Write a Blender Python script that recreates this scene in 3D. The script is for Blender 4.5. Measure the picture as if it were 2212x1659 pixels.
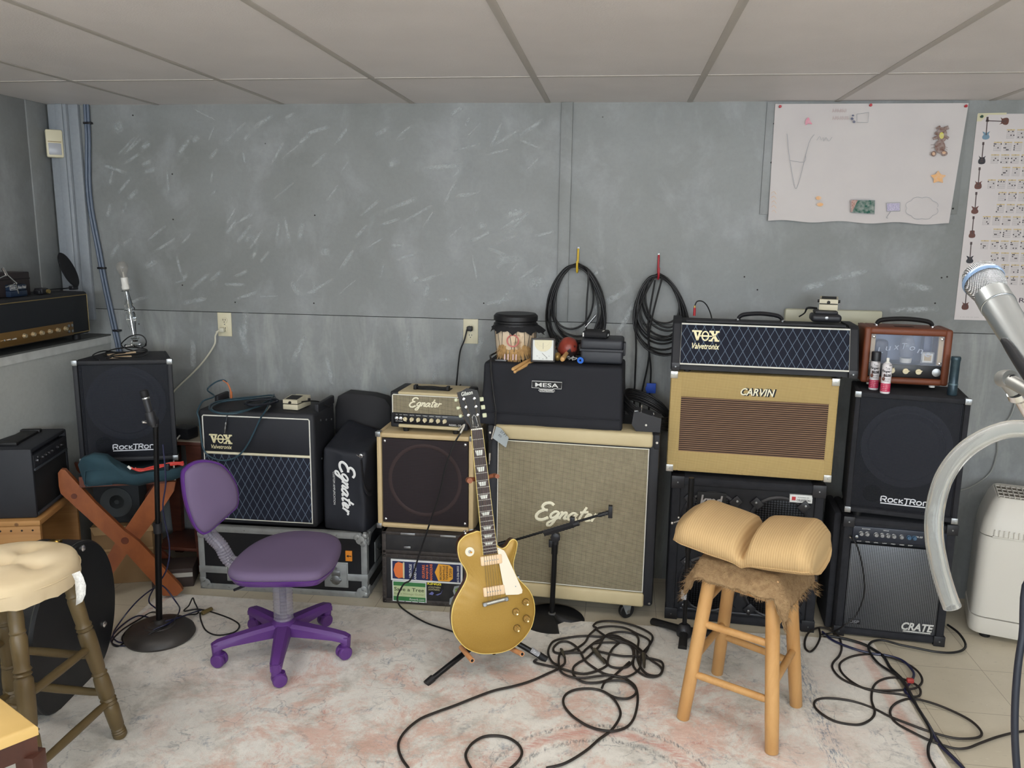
import bpy, bmesh, math, random
from mathutils import Vector, Matrix, noise as mnoise
random.seed(7)
for o in list(bpy.data.objects): bpy.data.objects.remove(o)
SC = bpy.context.scene; COL = SC.collection
PI = math.pi; rad = math.radians

# ---------------------------------------------------------------- camera
W_, H_, FPX = 2212, 1659, 1767.6
YAW, PITCH, ROLL = .127, .1858, .0144
cf = Vector((-math.sin(YAW)*math.cos(PITCH), math.cos(YAW)*math.cos(PITCH), -math.sin(PITCH)))
_r = Vector((math.cos(YAW), math.sin(YAW), 0)); _u = _r.cross(cf)
cr = math.cos(ROLL)*_r + math.sin(ROLL)*_u
cu = -math.sin(ROLL)*_r + math.cos(ROLL)*_u
CP = Vector((0, -3.7442, 1.6294))
cam = bpy.data.cameras.new('camera'); camo = bpy.data.objects.new('camera', cam); COL.objects.link(camo)
camo.matrix_world = Matrix(((cr.x, cu.x, -cf.x, CP.x), (cr.y, cu.y, -cf.y, CP.y), (cr.z, cu.z, -cf.z, CP.z), (0, 0, 0, 1)))
cam.sensor_width = 36; cam.lens = FPX/W_*36; cam.clip_start = .02
SC.camera = camo

def at(x, y, X=None, Y=None, z=None, D=None):
    """point of the room seen at pixel (x, y) of the photo, on a known plane of the room"""
    d = cf + (x-1106)/FPX*cr - (y-829.5)/FPX*cu
    if X is not None: t = (X-CP.x)/d.x
    elif Y is not None: t = (Y-CP.y)/d.y
    elif z is not None: t = (z-CP.z)/d.z
    else: t = D
    return CP + d*t
def onp(x, y, P0, n):
    d = cf + (x-1106)/FPX*cr - (y-829.5)/FPX*cu
    return CP + d*((Vector(P0)-CP).dot(Vector(n))/d.dot(Vector(n)))

# ---------------------------------------------------------------- world, lamps, exposure
wd = bpy.data.worlds.new('World'); SC.world = wd; wd.use_nodes = True
wd.node_tree.nodes['Background'].inputs[0].default_value = (.5, .55, .6, 1)
wd.node_tree.nodes['Background'].inputs[1].default_value = .15
vs = SC.view_settings; vs.view_transform = 'Standard'; vs.look = 'None'; vs.gamma = 1; vs.use_curve_mapping = False
vs.exposure = 0.62
LAMP = 7.8      # strength of the ceiling fixtures' lenses
# (x, y) centres of the surface mounted ceiling fixtures, long side along x
DAY = 8.0       # strength of the unseen windows added behind the camera as frontal fill
FIXTURES = [(.25, -2.25), (-2.05, -2.42), (1.7, -2.75), (-1.1, -4.6), (1.2, -4.6)]

# ---------------------------------------------------------------- helpers
def lin(c):
    c = c/255
    return c/12.92 if c <= .04045 else ((c+.055)/1.055)**2.4
def S(r, g, b): return (lin(r), lin(g), lin(b), 1)
MATS = {}
class NT:
    def __init__(s, name):
        s.m = bpy.data.materials.new(name); s.m.use_nodes = True
        s.t = s.m.node_tree; s.b = s.t.nodes['Principled BSDF']; s.out = s.t.nodes['Material Output']; s._tc = None
    def n(s, typ, **k):
        nd = s.t.nodes.new(typ)
        for a, b in k.items(): setattr(nd, a, b)
        return nd
    def L(s, a, b): s.t.links.new(a, b)
    def set(s, nd, i, v):
        if isinstance(v, (int, float, tuple, list)): nd.inputs[i].default_value = v
        else: s.L(v, nd.inputs[i])
    @property
    def obj(s):
        if not s._tc: s._tc = s.n('ShaderNodeTexCoord')
        return s._tc.outputs['Object']
    @property
    def uv(s):
        if not s._tc: s._tc = s.n('ShaderNodeTexCoord')
        return s._tc.outputs['UV']
    def xyz(s, v=None):
        nd = s.n('ShaderNodeSeparateXYZ'); s.L(v or s.obj, nd.inputs[0]); return nd.outputs
    def comb(s, x, y, z):
        nd = s.n('ShaderNodeCombineXYZ'); s.set(nd, 0, x); s.set(nd, 1, y); s.set(nd, 2, z); return nd.outputs[0]
    def map(s, scale=(1, 1, 1), rot=(0, 0, 0), loc=(0, 0, 0), v=None):
        nd = s.n('ShaderNodeMapping'); s.L(v or s.obj, nd.inputs[0])
        nd.inputs[1].default_value = loc; nd.inputs[2].default_value = rot; nd.inputs[3].default_value = scale
        return nd.outputs[0]
    def ma(s, op, a, b=0, c=None):
        nd = s.n('ShaderNodeMath', operation=op); s.set(nd, 0, a); s.set(nd, 1, b)
        if c is not None: s.set(nd, 2, c)
        return nd.outputs[0]
    def noise(s, scale, detail=4, rough=.55, v=None, dist=0):
        nd = s.n('ShaderNodeTexNoise'); s.L(v or s.obj, nd.inputs['Vector'])
        nd.inputs['Scale'].default_value = scale; nd.inputs['Detail'].default_value = detail
        nd.inputs['Roughness'].default_value = rough; nd.inputs['Distortion'].default_value = dist
        return nd.outputs[0]
    def voro(s, scale, v=None, feature='F1'):
        nd = s.n('ShaderNodeTexVoronoi', feature=feature); s.L(v or s.obj, nd.inputs['Vector']); nd.inputs['Scale'].default_value = scale
        return nd.outputs[0]
    def ramp(s, f, lo, hi, a=0., b=1.):
        nd = s.n('ShaderNodeMapRange'); s.set(nd, 0, f); s.set(nd, 1, lo); s.set(nd, 2, hi); s.set(nd, 3, a); s.set(nd, 4, b)
        return nd.outputs[0]
    def mix(s, f, a, b):
        nd = s.n('ShaderNodeMix', data_type='RGBA'); s.set(nd, 0, f); s.set(nd, 6, a); s.set(nd, 7, b); return nd.outputs[2]
    def bump(s, h, strength=.3, dist=.002):
        nd = s.n('ShaderNodeBump'); s.L(h, nd.inputs['Height']); nd.inputs['Strength'].default_value = strength
        nd.inputs['Distance'].default_value = dist; s.L(nd.outputs[0], s.b.inputs['Normal'])
    def base(s, c): s.set(s.b, 'Base Color', c)
    def p(s, **k):
        for a, b in k.items(): s.set(s.b, a.replace('_', ' '), b)
        return s
def mat(name, col, rough=.5, metal=0, bump=None, var=None, **k):
    """plain surface: bump=(scale, strength), var=(scale, amount, second colour)"""
    if name in MATS: return MATS[name]
    t = NT(name); t.b.inputs['Base Color'].default_value = col; t.b.inputs['Roughness'].default_value = rough; t.b.inputs['Metallic'].default_value = metal
    if var: t.base(t.mix(t.ramp(t.noise(var[0]), .35, .7, 0, var[1]), col, var[2]))
    if bump: t.bump(t.noise(bump[0], 3), bump[1], .001)
    t.p(**k); MATS[name] = t.m
    return t.m

class G:
    """collects shapes into one mesh"""
    def __init__(s): s.v = []; s.f = []; s.mi = []; s.uv = []; s.M = Matrix(); s.k = 0; s.has_uv = False
    def add(s, vs, fs, uvs=None):
        o = len(s.v); M = s.M
        s.v += [M @ Vector(v) for v in vs]
        for i, f in enumerate(fs):
            s.f.append([o+j for j in f]); s.mi.append(s.k); s.uv.append(uvs[i] if uvs else None)
        if uvs: s.has_uv = True
        return s
    def box(s, x0, x1, y0, y1, z0, z1, bev=0, seg=2):
        if bev <= 0:
            v = [(x, y, z) for z in (z0, z1) for y in (y0, y1) for x in (x0, x1)]
            return s.add(v, [(0, 2, 3, 1), (4, 5, 7, 6), (0, 1, 5, 4), (2, 6, 7, 3), (0, 4, 6, 2), (1, 3, 7, 5)])
        bm = bmesh.new(); bmesh.ops.create_cube(bm, size=1)
        for v in bm.verts: v.co = Vector(((x0+x1)/2+v.co.x*(x1-x0), (y0+y1)/2+v.co.y*(y1-y0), (z0+z1)/2+v.co.z*(z1-z0)))
        bmesh.ops.bevel(bm, geom=bm.edges[:], offset=min(bev, .49*min(x1-x0, y1-y0, z1-z0)), segments=seg, profile=.5, affect='EDGES')
        bm.verts.index_update()
        s.add([v.co.copy() for v in bm.verts], [[v.index for v in f.verts] for f in bm.faces]); bm.free(); return s
    def ring(s, rings, cap0=True, cap1=True, closed=False):
        n = len(rings[0]); v = [p for r in rings for p in r]; f = []
        m = len(rings)
        for i in range(m if closed else m-1):
            a, b = i*n, ((i+1) % m)*n
            for j in range(n): f.append((a+j, a+(j+1) % n, b+(j+1) % n, b+j))
        if not closed:
            if cap0: f.append(tuple(range(n-1, -1, -1)))
            if cap1: f.append(tuple((m-1)*n+j for j in range(n)))
        return s.add(v, f)
    def cyl(s, a, b, r0, r1=None, n=16, cap=True):
        a, b = Vector(a), Vector(b); r1 = r0 if r1 is None else r1
        d = (b-a).normalized(); e = d.orthogonal().normalized(); g = d.cross(e)
        ci = [(math.cos(2*PI*i/n), math.sin(2*PI*i/n)) for i in range(n)]
        return s.ring([[a+(e*c+g*q)*r0 for c, q in ci], [b+(e*c+g*q)*r1 for c, q in ci]], cap, cap)
    def lathe(s, prof, c=(0, 0, 0), axis=(0, 0, 1), n=28, cap=True):
        """prof: (radius, height along axis)"""
        c = Vector(c); d = Vector(axis).normalized()
        e = Vector((1, 0, 0)) if abs(d.x) < .5 else Vector((0, 1, 0)); e = (e-d*e.dot(d)).normalized(); g = d.cross(e)
        return s.ring([[c+d*h+(e*math.cos(2*PI*i/n)+g*math.sin(2*PI*i/n))*max(r, 1e-5) for i in range(n)] for r, h in prof], cap, cap)
    def ball(s, c, r, n=16, sc=(1, 1, 1)):
        c = Vector(c); m = n//2
        return s.ring([[c+Vector((sc[0]*r*math.sin(PI*k/m)*math.cos(2*PI*i/n), sc[1]*r*math.sin(PI*k/m)*math.sin(2*PI*i/n), -sc[2]*r*math.cos(PI*k/m))) for i in range(n)] for k in [.02]+list(range(1, m))+[m-.02]])
    def tube(s, pts, r, n=8, closed=False, flat=None, sub=6, caps=True):
        """round bar through points; r number or list; flat=(normal, factor)"""
        P = [Vector(p) for p in pts]
        R = list(r) if isinstance(r, (list, tuple)) else [r]*len(P)
        if sub > 1 and len(P) > 2:
            Q = []; RR = []; m = len(P)
            for i in range(m if closed else m-1):
                if closed: a, b, c, d = P[(i-1) % m], P[i], P[(i+1) % m], P[(i+2) % m]
                else: a, b, c, d = P[max(i-1, 0)], P[i], P[i+1], P[min(i+2, m-1)]
                for k in range(sub):
                    t = k/sub
                    Q.append(.5*((2*b)+(c-a)*t+(2*a-5*b+4*c-d)*t*t+(3*b-a-3*c+d)*t**3)); RR.append(R[i]*(1-t)+R[(i+1) % m]*t)
            if not closed: Q.append(P[-1]); RR.append(R[-1])
            P, R = Q, RR
        rings = []; m = len(P); t0 = (P[1]-P[0]).normalized()
        e = t0.orthogonal().normalized()
        if flat: e = Vector(flat[0]).normalized()
        for i in range(m):
            if closed: t = P[(i+1) % m]-P[i-1]
            else: t = P[min(i+1, m-1)]-P[max(i-1, 0)]
            t = t.normalized() if t.length > 1e-9 else t0
            if flat: e = Vector(flat[0])
            e = e-t*e.dot(t)
            e = e.normalized() if e.length > 1e-6 else t.orthogonal().normalized()
            g = t.cross(e); k = flat[1] if flat else 1
            rings.append([P[i]+(e*math.cos(2*PI*j/n)*k+g*math.sin(2*PI*j/n))*R[i] for j in range(n)]); t0 = t
        return s.ring(rings, caps, caps, closed)
    def prism(s, out, a, b, plane='xz'):
        """outline extruded from a to b along the plane's normal"""
        def P(u, v, w): return {'xz': (u, w, v), 'xy': (u, v, w), 'yz': (w, u, v)}[plane]
        n = len(out); v = [P(u, w, a) for u, w in out]+[P(u, w, b) for u, w in out]
        f = [tuple(range(n)), tuple(range(2*n-1, n-1, -1))]+[(i, n+i, n+(i+1) % n, (i+1) % n) for i in range(n)]
        return s.add(v, f)
    def pillow(s, out, nrm, t, rim=.35, steps=((1, 0), (1.0, .25), (.985, .55), (.94, .8), (.82, .95), (.5, 1.03), (.2, 1.05))):
        """puffed pad: closed outline (points), grown along nrm by t"""
        P = [Vector(p) for p in out]; c = sum(P, Vector())/len(P); nrm = Vector(nrm)
        return s.ring([[c+(p-c)*k+nrm*t*h for p in P] for k, h in steps])
    def build(s, name, ms, parent=None, angle=38, **props):
        me = bpy.data.meshes.new(name); me.from_pydata([tuple(v) for v in s.v], [], s.f)
        if not isinstance(ms, (list, tuple)): ms = [ms]
        for m in ms: me.materials.append(m)
        me.polygons.foreach_set('material_index', s.mi)
        if s.has_uv:
            ul = me.uv_layers.new(name='UVMap'); i = 0
            for pi, p in enumerate(me.polygons):
                for k in range(p.loop_total):
                    ul.data[p.loop_start+k].uv = s.uv[pi][k] if s.uv[pi] else (0, 0)
        bm = bmesh.new(); bm.from_mesh(me)
        if not s.has_uv: bmesh.ops.recalc_face_normals(bm, faces=bm.faces[:])
        bm.to_mesh(me); bm.free()
        me.polygons.foreach_set('use_smooth', [True]*len(me.polygons)); me.set_sharp_from_angle(angle=rad(angle)); me.update()
        o = bpy.data.objects.new(name, me); COL.objects.link(o)
        if parent: o.parent = parent
        for a, b in props.items(): o[a] = b
        return o
def thing(name, label, cat, loc=(0, 0, 0), rz=0, group=None):
    o = bpy.data.objects.new(name, None); COL.objects.link(o); o.empty_display_size = .05
    o.location = loc; o.rotation_euler = (0, 0, rad(rz)); o['label'] = label; o['category'] = cat
    if group: o['group'] = group
    return o
def solo(o, label, cat, group=None):
    """a thing that is one mesh, its origin moved to its base"""
    me = o.data; xs = [v.co for v in me.vertices]
    b = Vector(((min(v.x for v in xs)+max(v.x for v in xs))/2, (min(v.y for v in xs)+max(v.y for v in xs))/2, min(v.z for v in xs)))
    me.transform(Matrix.Translation(-b)); o.location = b
    o['label'] = label; o['category'] = cat
    if group: o['group'] = group
    return o
def struct(o): o['kind'] = 'structure'; return o
def dup(root, loc, rz=None, label=None):
    r = root.copy(); COL.objects.link(r); r.location = loc
    if rz is not None: r.rotation_euler = (0, 0, rad(rz))
    if label: r['label'] = label
    for ch in list(root.children):
        c = ch.copy(); COL.objects.link(c); c.parent = r
        for g in ch.children:
            d = g.copy(); COL.objects.link(d); d.parent = c
    return r
_tc = {}
def text(g, body, x, z, w, h, y=0, depth=.0015, shear=0, rot=0, bold=0, M=None, bend=None):
    """lettering on the x/z plane facing -y, box with lower left corner (x, z), fitted to w by h"""
    key = (body, shear, bold)
    if key not in _tc:
        cu_ = bpy.data.curves.new('t', 'FONT'); cu_.body = body; cu_.shear = shear; cu_.offset = bold; cu_.resolution_u = 3
        ob = bpy.data.objects.new('t', cu_); COL.objects.link(ob); bpy.context.view_layer.update()
        me = ob.to_mesh(); vs_ = [v.co.copy() for v in me.vertices]; fs_ = [list(p.vertices) for p in me.polygons]
        ob.to_mesh_clear(); bpy.data.objects.remove(ob)
        x0 = min(v.x for v in vs_); x1 = max(v.x for v in vs_); y0 = min(v.y for v in vs_); y1 = max(v.y for v in vs_)
        _tc[key] = ([((v.x-x0)/(x1-x0), (v.y-y0)/(y1-y0)) for v in vs_], fs_)
    vv, ff = _tc[key]; c, q = math.cos(rad(rot)), math.sin(rad(rot)); out = []
    for u, t in vv:
        a, b = u*w, t*h; a, b = x+a*c-b*q, z+a*q+b*c
        out.append((a, y-depth, b) if not bend else (bend*math.sin(a/bend), -(bend+depth)*math.cos(a/bend), b))
    g.add(out, ff); return g
def stroke(g, pts, r, y=0, sub=4, k=.3): g.tube([(p[0], y, p[1]) for p in pts], r, 8, flat=((0, 1, 0), k), sub=sub); return g
EGN = [[(.66, .98), (.46, 1.10), (.22, 1.04), (.14, .84), (.28, .68), (.46, .66)], [(.30, .67), (.08, .52), (.0, .28), (.12, .10), (.36, .08), (.60, .24)],
 [(1.02, .56), (.86, .62), (.70, .46), (.70, .28), (.82, .22), (.96, .36), (1.04, .58), (.96, .12), (.86, -.20), (.70, -.24), (.68, -.08), (.90, .10), (1.12, .32)],
 [(1.12, .56), (1.20, .58), (1.14, .20)], [(1.15, .34), (1.32, .60), (1.42, .52), (1.36, .24), (1.50, .24)],
 [(1.88, .54), (1.72, .60), (1.55, .42), (1.57, .22), (1.70, .22), (1.86, .50)], [(1.92, .58), (1.84, .24), (2.00, .24)],
 [(2.24, 1.0), (2.10, .36), (2.14, .20), (2.28, .26)], [(2.02, .66), (2.40, .72)],
 [(2.34, .34), (2.52, .42), (2.58, .56), (2.46, .60), (2.36, .40), (2.42, .22), (2.62, .28)],
 [(2.72, .64), (2.76, .58), (2.70, .20)], [(2.72, .38), (2.86, .60), (3.0, .54)]]
def egnater(g, x, z, w, y=0, M=None, thick=.062):
    k = w/3.15
    for pl_ in EGN: stroke(g, [(x+(a+.28*b)*k, z+(b*.86+.2)*k) for a, b in pl_], thick*k*(1.25 if pl_ in EGN[:2] else 1), y)
def poly(g, pts, y0=0, d=.003): g.prism([(a, b) for a, b in pts], y0, y0-d)
def vox(g, x, z, w, y=0, d=.004):
    """VOX wordmark: slab serif V and X, barred O; height w*.42"""
    h = w*.40
    def q(pts): poly(g, [(x+a*w, z+b*h) for a, b in pts], y, d)
    q([(0, .85), (.36, .85), (.36, 1), (0, 1)]); q([(.05, .9), (.15, .9), (.24, .05), (.17, .05)]); q([(.26, .9), (.34, .9), (.24, .05), (.17, .05)])
    g.tube([(x+(.49+.115*math.cos(t))*w, y-d*.4, z+(.5+.42*math.sin(t))*h) for t in [2*PI*i/20 for i in range(20)]], .028*w, 6, closed=True, sub=1, flat=((0, 1, 0), .4))
    q([(.40, .42), (.58, .42), (.58, .56), (.40, .56)])
    q([(.63, .85), (.80, .85), (.80, 1), (.63, 1)]); q([(.86, .85), (1, .85), (1, 1), (.86, 1)]); q([(.62, 0), (.76, 0), (.76, .14), (.62, .14)]); q([(.83, 0), (1, 0), (1, .14), (.83, .14)])
    q([(.66, .9), (.77, .9), (.97, .08), (.86, .08)]); q([(.89, .9), (.96, .9), (.74, .08), (.67, .08)])
    q([(.24, .44), (.40, .44), (.40, .54), (.24, .54)]); q([(.58, .44), (.74, .44), (.74, .54), (.58, .54)])
RKT = [[(0, 0), (0, .7), (.55, .7), (.62, .5), (.5, .36), (.1, .36)], [(.35, .34), (.62, 0)], [(.9, .05), (.85, .35), (1.0, .5), (1.35, .5), (1.4, .2), (1.25, .05), (.95, .03)],
 [(2.0, .5), (1.7, .5), (1.58, .3), (1.65, .08), (1.95, .05)], [(2.2, 0), (2.2, .55)], [(2.65, .5), (2.3, .28), (2.65, .03)], [(2.75, .7), (3.5, .7)], [(3.1, .68), (3.05, .0), (2.9, -.02)],
 [(3.5, 0), (3.6, .68), (4.05, .66), (4.1, .42), (3.6, .33)], [(3.85, .33), (4.1, .0)], [(4.35, .05), (4.3, .3), (4.42, .5), (4.75, .5), (4.85, .25), (4.7, .05), (4.4, .03)],
 [(5.1, 0), (5.1, .5), (5.55, .52), (5.65, .35), (5.65, 0)], [(-.05, -.2), (5.7, -.2)]]
def rocktron_logo(g, x, z, w, y=0):
    k = w/5.8
    for pl_ in RKT: stroke(g, [(x+a*k, z+(b+.2)*k) for a, b in pl_], .075*k, y, sub=1 if len(pl_) < 3 else 2)

# ---------------------------------------------------------------- shared materials
def tolex(name, c, c2=None, rough=.62, sc=900, st=.35):
    if name in MATS: return MATS[name]
    t = NT(name); v = t.voro(sc); t.base(t.mix(t.ramp(t.noise(9, 5), .4, .75, 0, .5), c, c2 or tuple(min(1, a*1.5) for a in c[:3])+(1,)))
    t.bump(v, st, .0006); t.p(Roughness=rough); MATS[name] = t.m; return t.m
BLK = tolex('black_vinyl', S(30, 31, 36)); CARPET = mat('black_carpet_covering', S(30, 31, 36), .9, bump=(700, .6), var=(25, .6, S(44, 45, 50)))
CREAMV = tolex('cream_vinyl', S(206, 190, 150), S(190, 172, 130), .5, 700, .3); TANV = tolex('tan_vinyl', S(208, 184, 140), S(184, 158, 112), .5, 700, .3)
BROWNV = tolex('brown_vinyl', S(118, 62, 36), S(92, 46, 28), .5, 800, .3)
CHROME = mat('chrome', S(215, 215, 215), .18, 1); STEEL = mat('brushed_steel', S(170, 172, 172), .38, 1, var=(40, .6, S(120, 122, 124)))
ALU = mat('worn_aluminium', S(168, 171, 170), .45, .35, bump=(60, .15), var=(14, .7, S(130, 132, 132)))
BPL = mat('black_plastic', S(32, 32, 36), .42); BRUB = mat('black_rubber', S(22, 21, 22), .6); DARK = mat('dark_interior', S(12, 12, 14), .9)
WPL = mat('white_plastic', S(236, 234, 226), .4); IVORY = mat('ivory_plastic', S(222, 212, 176), .45); CRM = mat('cream_knob_plastic', S(226, 214, 178), .4)
PIPE = mat('white_piping', S(232, 230, 220), .5); BRASS = mat('brass', S(205, 170, 90), .28, 1); LOGOW = mat('cream_badge', S(238, 232, 205), .4)
GOLDB = mat('gold_badge', S(226, 200, 110), .35, .4); CABLE = mat('black_cable_rubber', S(20, 19, 20), .5); CABLEB = mat('brown_black_cable_rubber', S(38, 32, 28), .55)
WHITEINK = mat('white_ink', S(235, 235, 232), .6); GREYM = mat('grey_metal', S(150, 150, 150), .4, .8)
# ================================================================ ROOM
XL, XR, YF, HC = -2.72, 3.3, -6.2, 2.182
SEAM = 1.2192
def wall_mat(name, hue=0, drips=False, lift=0):
    t = NT(name)
    big = t.noise(1.1, 6, .6, dist=.4); med = t.noise(4.5, 6, .62, v=t.map((1, 1, .7)), dist=.35); fine = t.noise(60, 3, .6)
    c = t.mix(t.ramp(big, .34, .70), S(127, 129, 127), S(151, 154, 154))
    c = t.mix(t.ramp(med, .50, .74, 0, .42), c, S(184, 187, 190))
    c = t.mix(t.ramp(t.noise(2.3, 5, .6, v=t.map((1, 1, 1), loc=(7, 3, 2))), .55, .75, 0, .5), c, S(124, 127, 127))
    if drips:
        st = t.noise(1, 5, .65, v=t.map((7, 1, 1.5), loc=(3, 0, 1)), dist=.5)
        c = t.mix(t.ramp(st, .50, .66, 0, .45), c, S(184, 187, 182))
        st2 = t.noise(1, 5, .6, v=t.map((7, 1, 1.8), loc=(9, 0, 4)))
        c = t.mix(t.ramp(st2, .60, .68, 0, .5), c, S(132, 143, 147))
    if hue: c = t.mix(.55, c, S(164, 172, 182))
    if lift: c = t.mix(lift, c, S(196, 199, 194))
    c = t.mix(t.ramp(fine, .4, .8, 0, .12), c, S(90, 92, 90))
    sp = t.voro(5.5); c = t.mix(t.ramp(sp, .012, .022, .8, 0), c, S(60, 55, 50))
    t.base(c); t.bump(t.noise(30, 6, .7), .25, .003); t.p(Roughness=.5); return t.m
WALLU = wall_mat('painted_plywood_grey'); WALLL = wall_mat('painted_plywood_drips', drips=True); WALLB = wall_mat('painted_trim_blue_grey', hue=1)

g = G(); g.box(XL-.1, XR+.1, .006, .12, -.02, HC+.1); wb = struct(g.build('wall_back', DARK))
g = G(); g.box(XL, -.232, 0, .02, SEAM+.0015, HC+.05); g.box(-.2295, XR, 0, .02, SEAM+.0015, HC+.05); g.build('upper_panel', WALLU, wb)
g = G(); g.box(XL, XR, -.001, .02, 0, SEAM-.0015); g.build('lower_panel', WALLL, wb)
g = G(); g.box(XL-.1, XL, YF-.1, .1, 0, HC+.1); struct(g.build('wall_left', wall_mat('painted_left_wall', lift=.3)))
g = G(); g.box(XL, -2.492, YF, 0, 0, 1.095-.001)
g.k = 1; g.box(XL, -2.486, YF, 0, 1.088, 1.096)
g.k = 2; g.box(-2.492, -2.487, YF, 0, 1.052, 1.088)
struct(g.build('wall_left_ledge', [wall_mat('painted_foundation', lift=.75), mat('ledge_top_grey_paint', S(96, 98, 96), .6, var=(20, .7, S(80, 82, 80))), mat('white_ledge_paint', S(206, 208, 204), .5, var=(18, .5, S(170, 172, 168)))]))
g = G(); g.box(XR, XR+.1, YF-.1, .1, 0, HC+.1); struct(g.build('wall_right', WALLU))
g = G(); g.box(XL-.1, XR+.1, YF-.1, YF, 0, HC+.1); struct(g.build('wall_front', WALLU))
FILLM = NT('unseen_fill_pane'); FILLM.p(Emission_Color=(.80, .90, 1, 1), Emission_Strength=DAY); FILLM = FILLM.m  # glowing panes of two added windows, a soft fill from behind the camera
for i, (x0, x1) in enumerate(((-2.1, -.3), (.5, 2.7))):
    g = G(); g.box(x0-.06, x1+.06, YF-.01, YF+.03, 1.04, 1.10, .004); g.box(x0-.06, x1+.06, YF-.01, YF+.03, 2.0, 2.06, .004); g.box(x0-.06, x0, YF-.01, YF+.03, 1.10, 2.0, .004); g.box(x1, x1+.06, YF-.01, YF+.03, 1.10, 2.0, .004); g.box((x0+x1)/2-.02, (x0+x1)/2+.02, YF-.01, YF+.025, 1.10, 2.0, .003)
    o = struct(g.build('window_%d' % (i+1), WPL)); g = G(); g.box(x0, x1, YF+.001, YF+.008, 1.10, 2.0); g.build('pane', FILLM, o)

# paint smears on the plywood: thin dabs of paler paint, each with its own place
t = NT('pale_paint_smear'); u, v, _ = t.xyz(t.uv)
eu = t.ramp(t.ma('ABSOLUTE', t.ma('SUBTRACT', t.ma('MULTIPLY', u, 2), 1)), 1, .45); ev = t.ramp(t.ma('ABSOLUTE', t.ma('SUBTRACT', t.ma('MULTIPLY', v, 2), 1)), 1, .2)
ns = t.noise(75, 6, .75); nb = t.noise(16, 3, .6)
al = t.ma('MULTIPLY', t.ma('MULTIPLY', eu, ev), t.ma('MULTIPLY', t.ramp(ns, .36, .60), t.ramp(nb, .30, .52)))
t.base(S(200, 205, 205)); t.p(Roughness=.5, Alpha=t.ma('MINIMUM', t.ma('MULTIPLY', al, 1.1), .55)); SMEAR = t.m
g = G(); rnd = random.Random(4)
sm = [(256, 274, 26, 30, 10), (240, 382, 40, 8, 75), (270, 400, 55, 9, 45), (324, 369, 36, 14, 15), (287, 421, 34, 14, 40), (236, 453, 38, 12, 65), (398, 315, 60, 14, 50), (422, 301, 20, 14, 40), (277, 520, 30, 8, 30),
      (354, 531, 70, 9, 30), (246, 544, 60, 12, 55), (327, 568, 40, 16, 25), (420, 650, 70, 12, 12), (860, 445, 110, 14, 22), (840, 480, 60, 8, 20), (985, 240, 40, 12, 28), (650, 500, 50, 14, 78), (600, 505, 60, 9, 80), (552, 540, 46, 10, 70),
      (500, 490, 44, 10, 50), (960, 360, 90, 14, 5), (780, 500, 40, 8, 45), (872, 285, 50, 8, 35), (690, 620, 80, 9, 30), (640, 625, 44, 18, -60), (930, 600, 60, 9, 20), (1080, 650, 70, 9, 15), (1040, 510, 60, 10, 25), (1010, 420, 60, 10, 10),
      (600, 330, 60, 8, 60), (690, 345, 50, 8, 40), (570, 262, 60, 12, 30), (740, 290, 60, 9, 50), (905, 460, 80, 8, 30), (530, 640, 70, 10, 20), (750, 560, 60, 10, 55), (1110, 460, 50, 24, 10), (1160, 610, 40, 28, 20), (1100, 560, 60, 20, 0)]
for _i in range(75): sm.append((rnd.uniform(230, 1190), rnd.uniform(245, 660), rnd.uniform(18, 70), rnd.uniform(4, 11), rnd.gauss(38, 28)))
for _i in range(9): sm.append((rnd.uniform(250, 1200), rnd.uniform(245, 660), rnd.uniform(14, 34), rnd.uniform(12, 24), rnd.uniform(0, 90)))
for _i in range(8): sm.append((rnd.uniform(1260, 2060), rnd.uniform(500, 690), rnd.uniform(50, 120), rnd.uniform(8, 20), rnd.gauss(15, 25)))
for _i in range(16): sm.append((rnd.uniform(390, 1180), rnd.uniform(700, 860), rnd.uniform(30, 80), rnd.uniform(8, 22), rnd.gauss(82, 10)))
for i, (px, py, l, w, a) in enumerate(sm):
    c = at(px, py, Y=-.0012-.00001*i); l *= .00212; w *= .00212; ca, sa = math.cos(rad(a)), math.sin(rad(a))
    q = [(c.x+(x*ca-z*sa), c.y, c.z+(x*sa+z*ca)) for x, z in ((-l/2, -w/2), (l/2, -w/2), (l/2, w/2), (-l/2, w/2))]
    g.add(q, [(0, 1, 2, 3)], [[(0, 0), (1, 0), (1, 1), (0, 1)]])
g.build('paint_smears', SMEAR, wb)
# nail heads and holes
g = G()
for px, py in [(287, 249), (372, 376), (374, 474), (394, 616), (508, 653), (1216, 350), (1221, 348), (680, 465), (678, 655), (300, 700), (1216, 658), (1045, 655), (1760, 720), (2020, 655), (2034, 600), (2046, 598), (1608, 598), (1636, 626)]:
    p = at(px, py, Y=-.001); g.cyl((p.x, .002, p.z), (p.x, -.0018, p.z), .0035, n=8)
g.build('nail_holes', mat('rusty_black', S(35, 30, 28), .8), wb)

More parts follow.
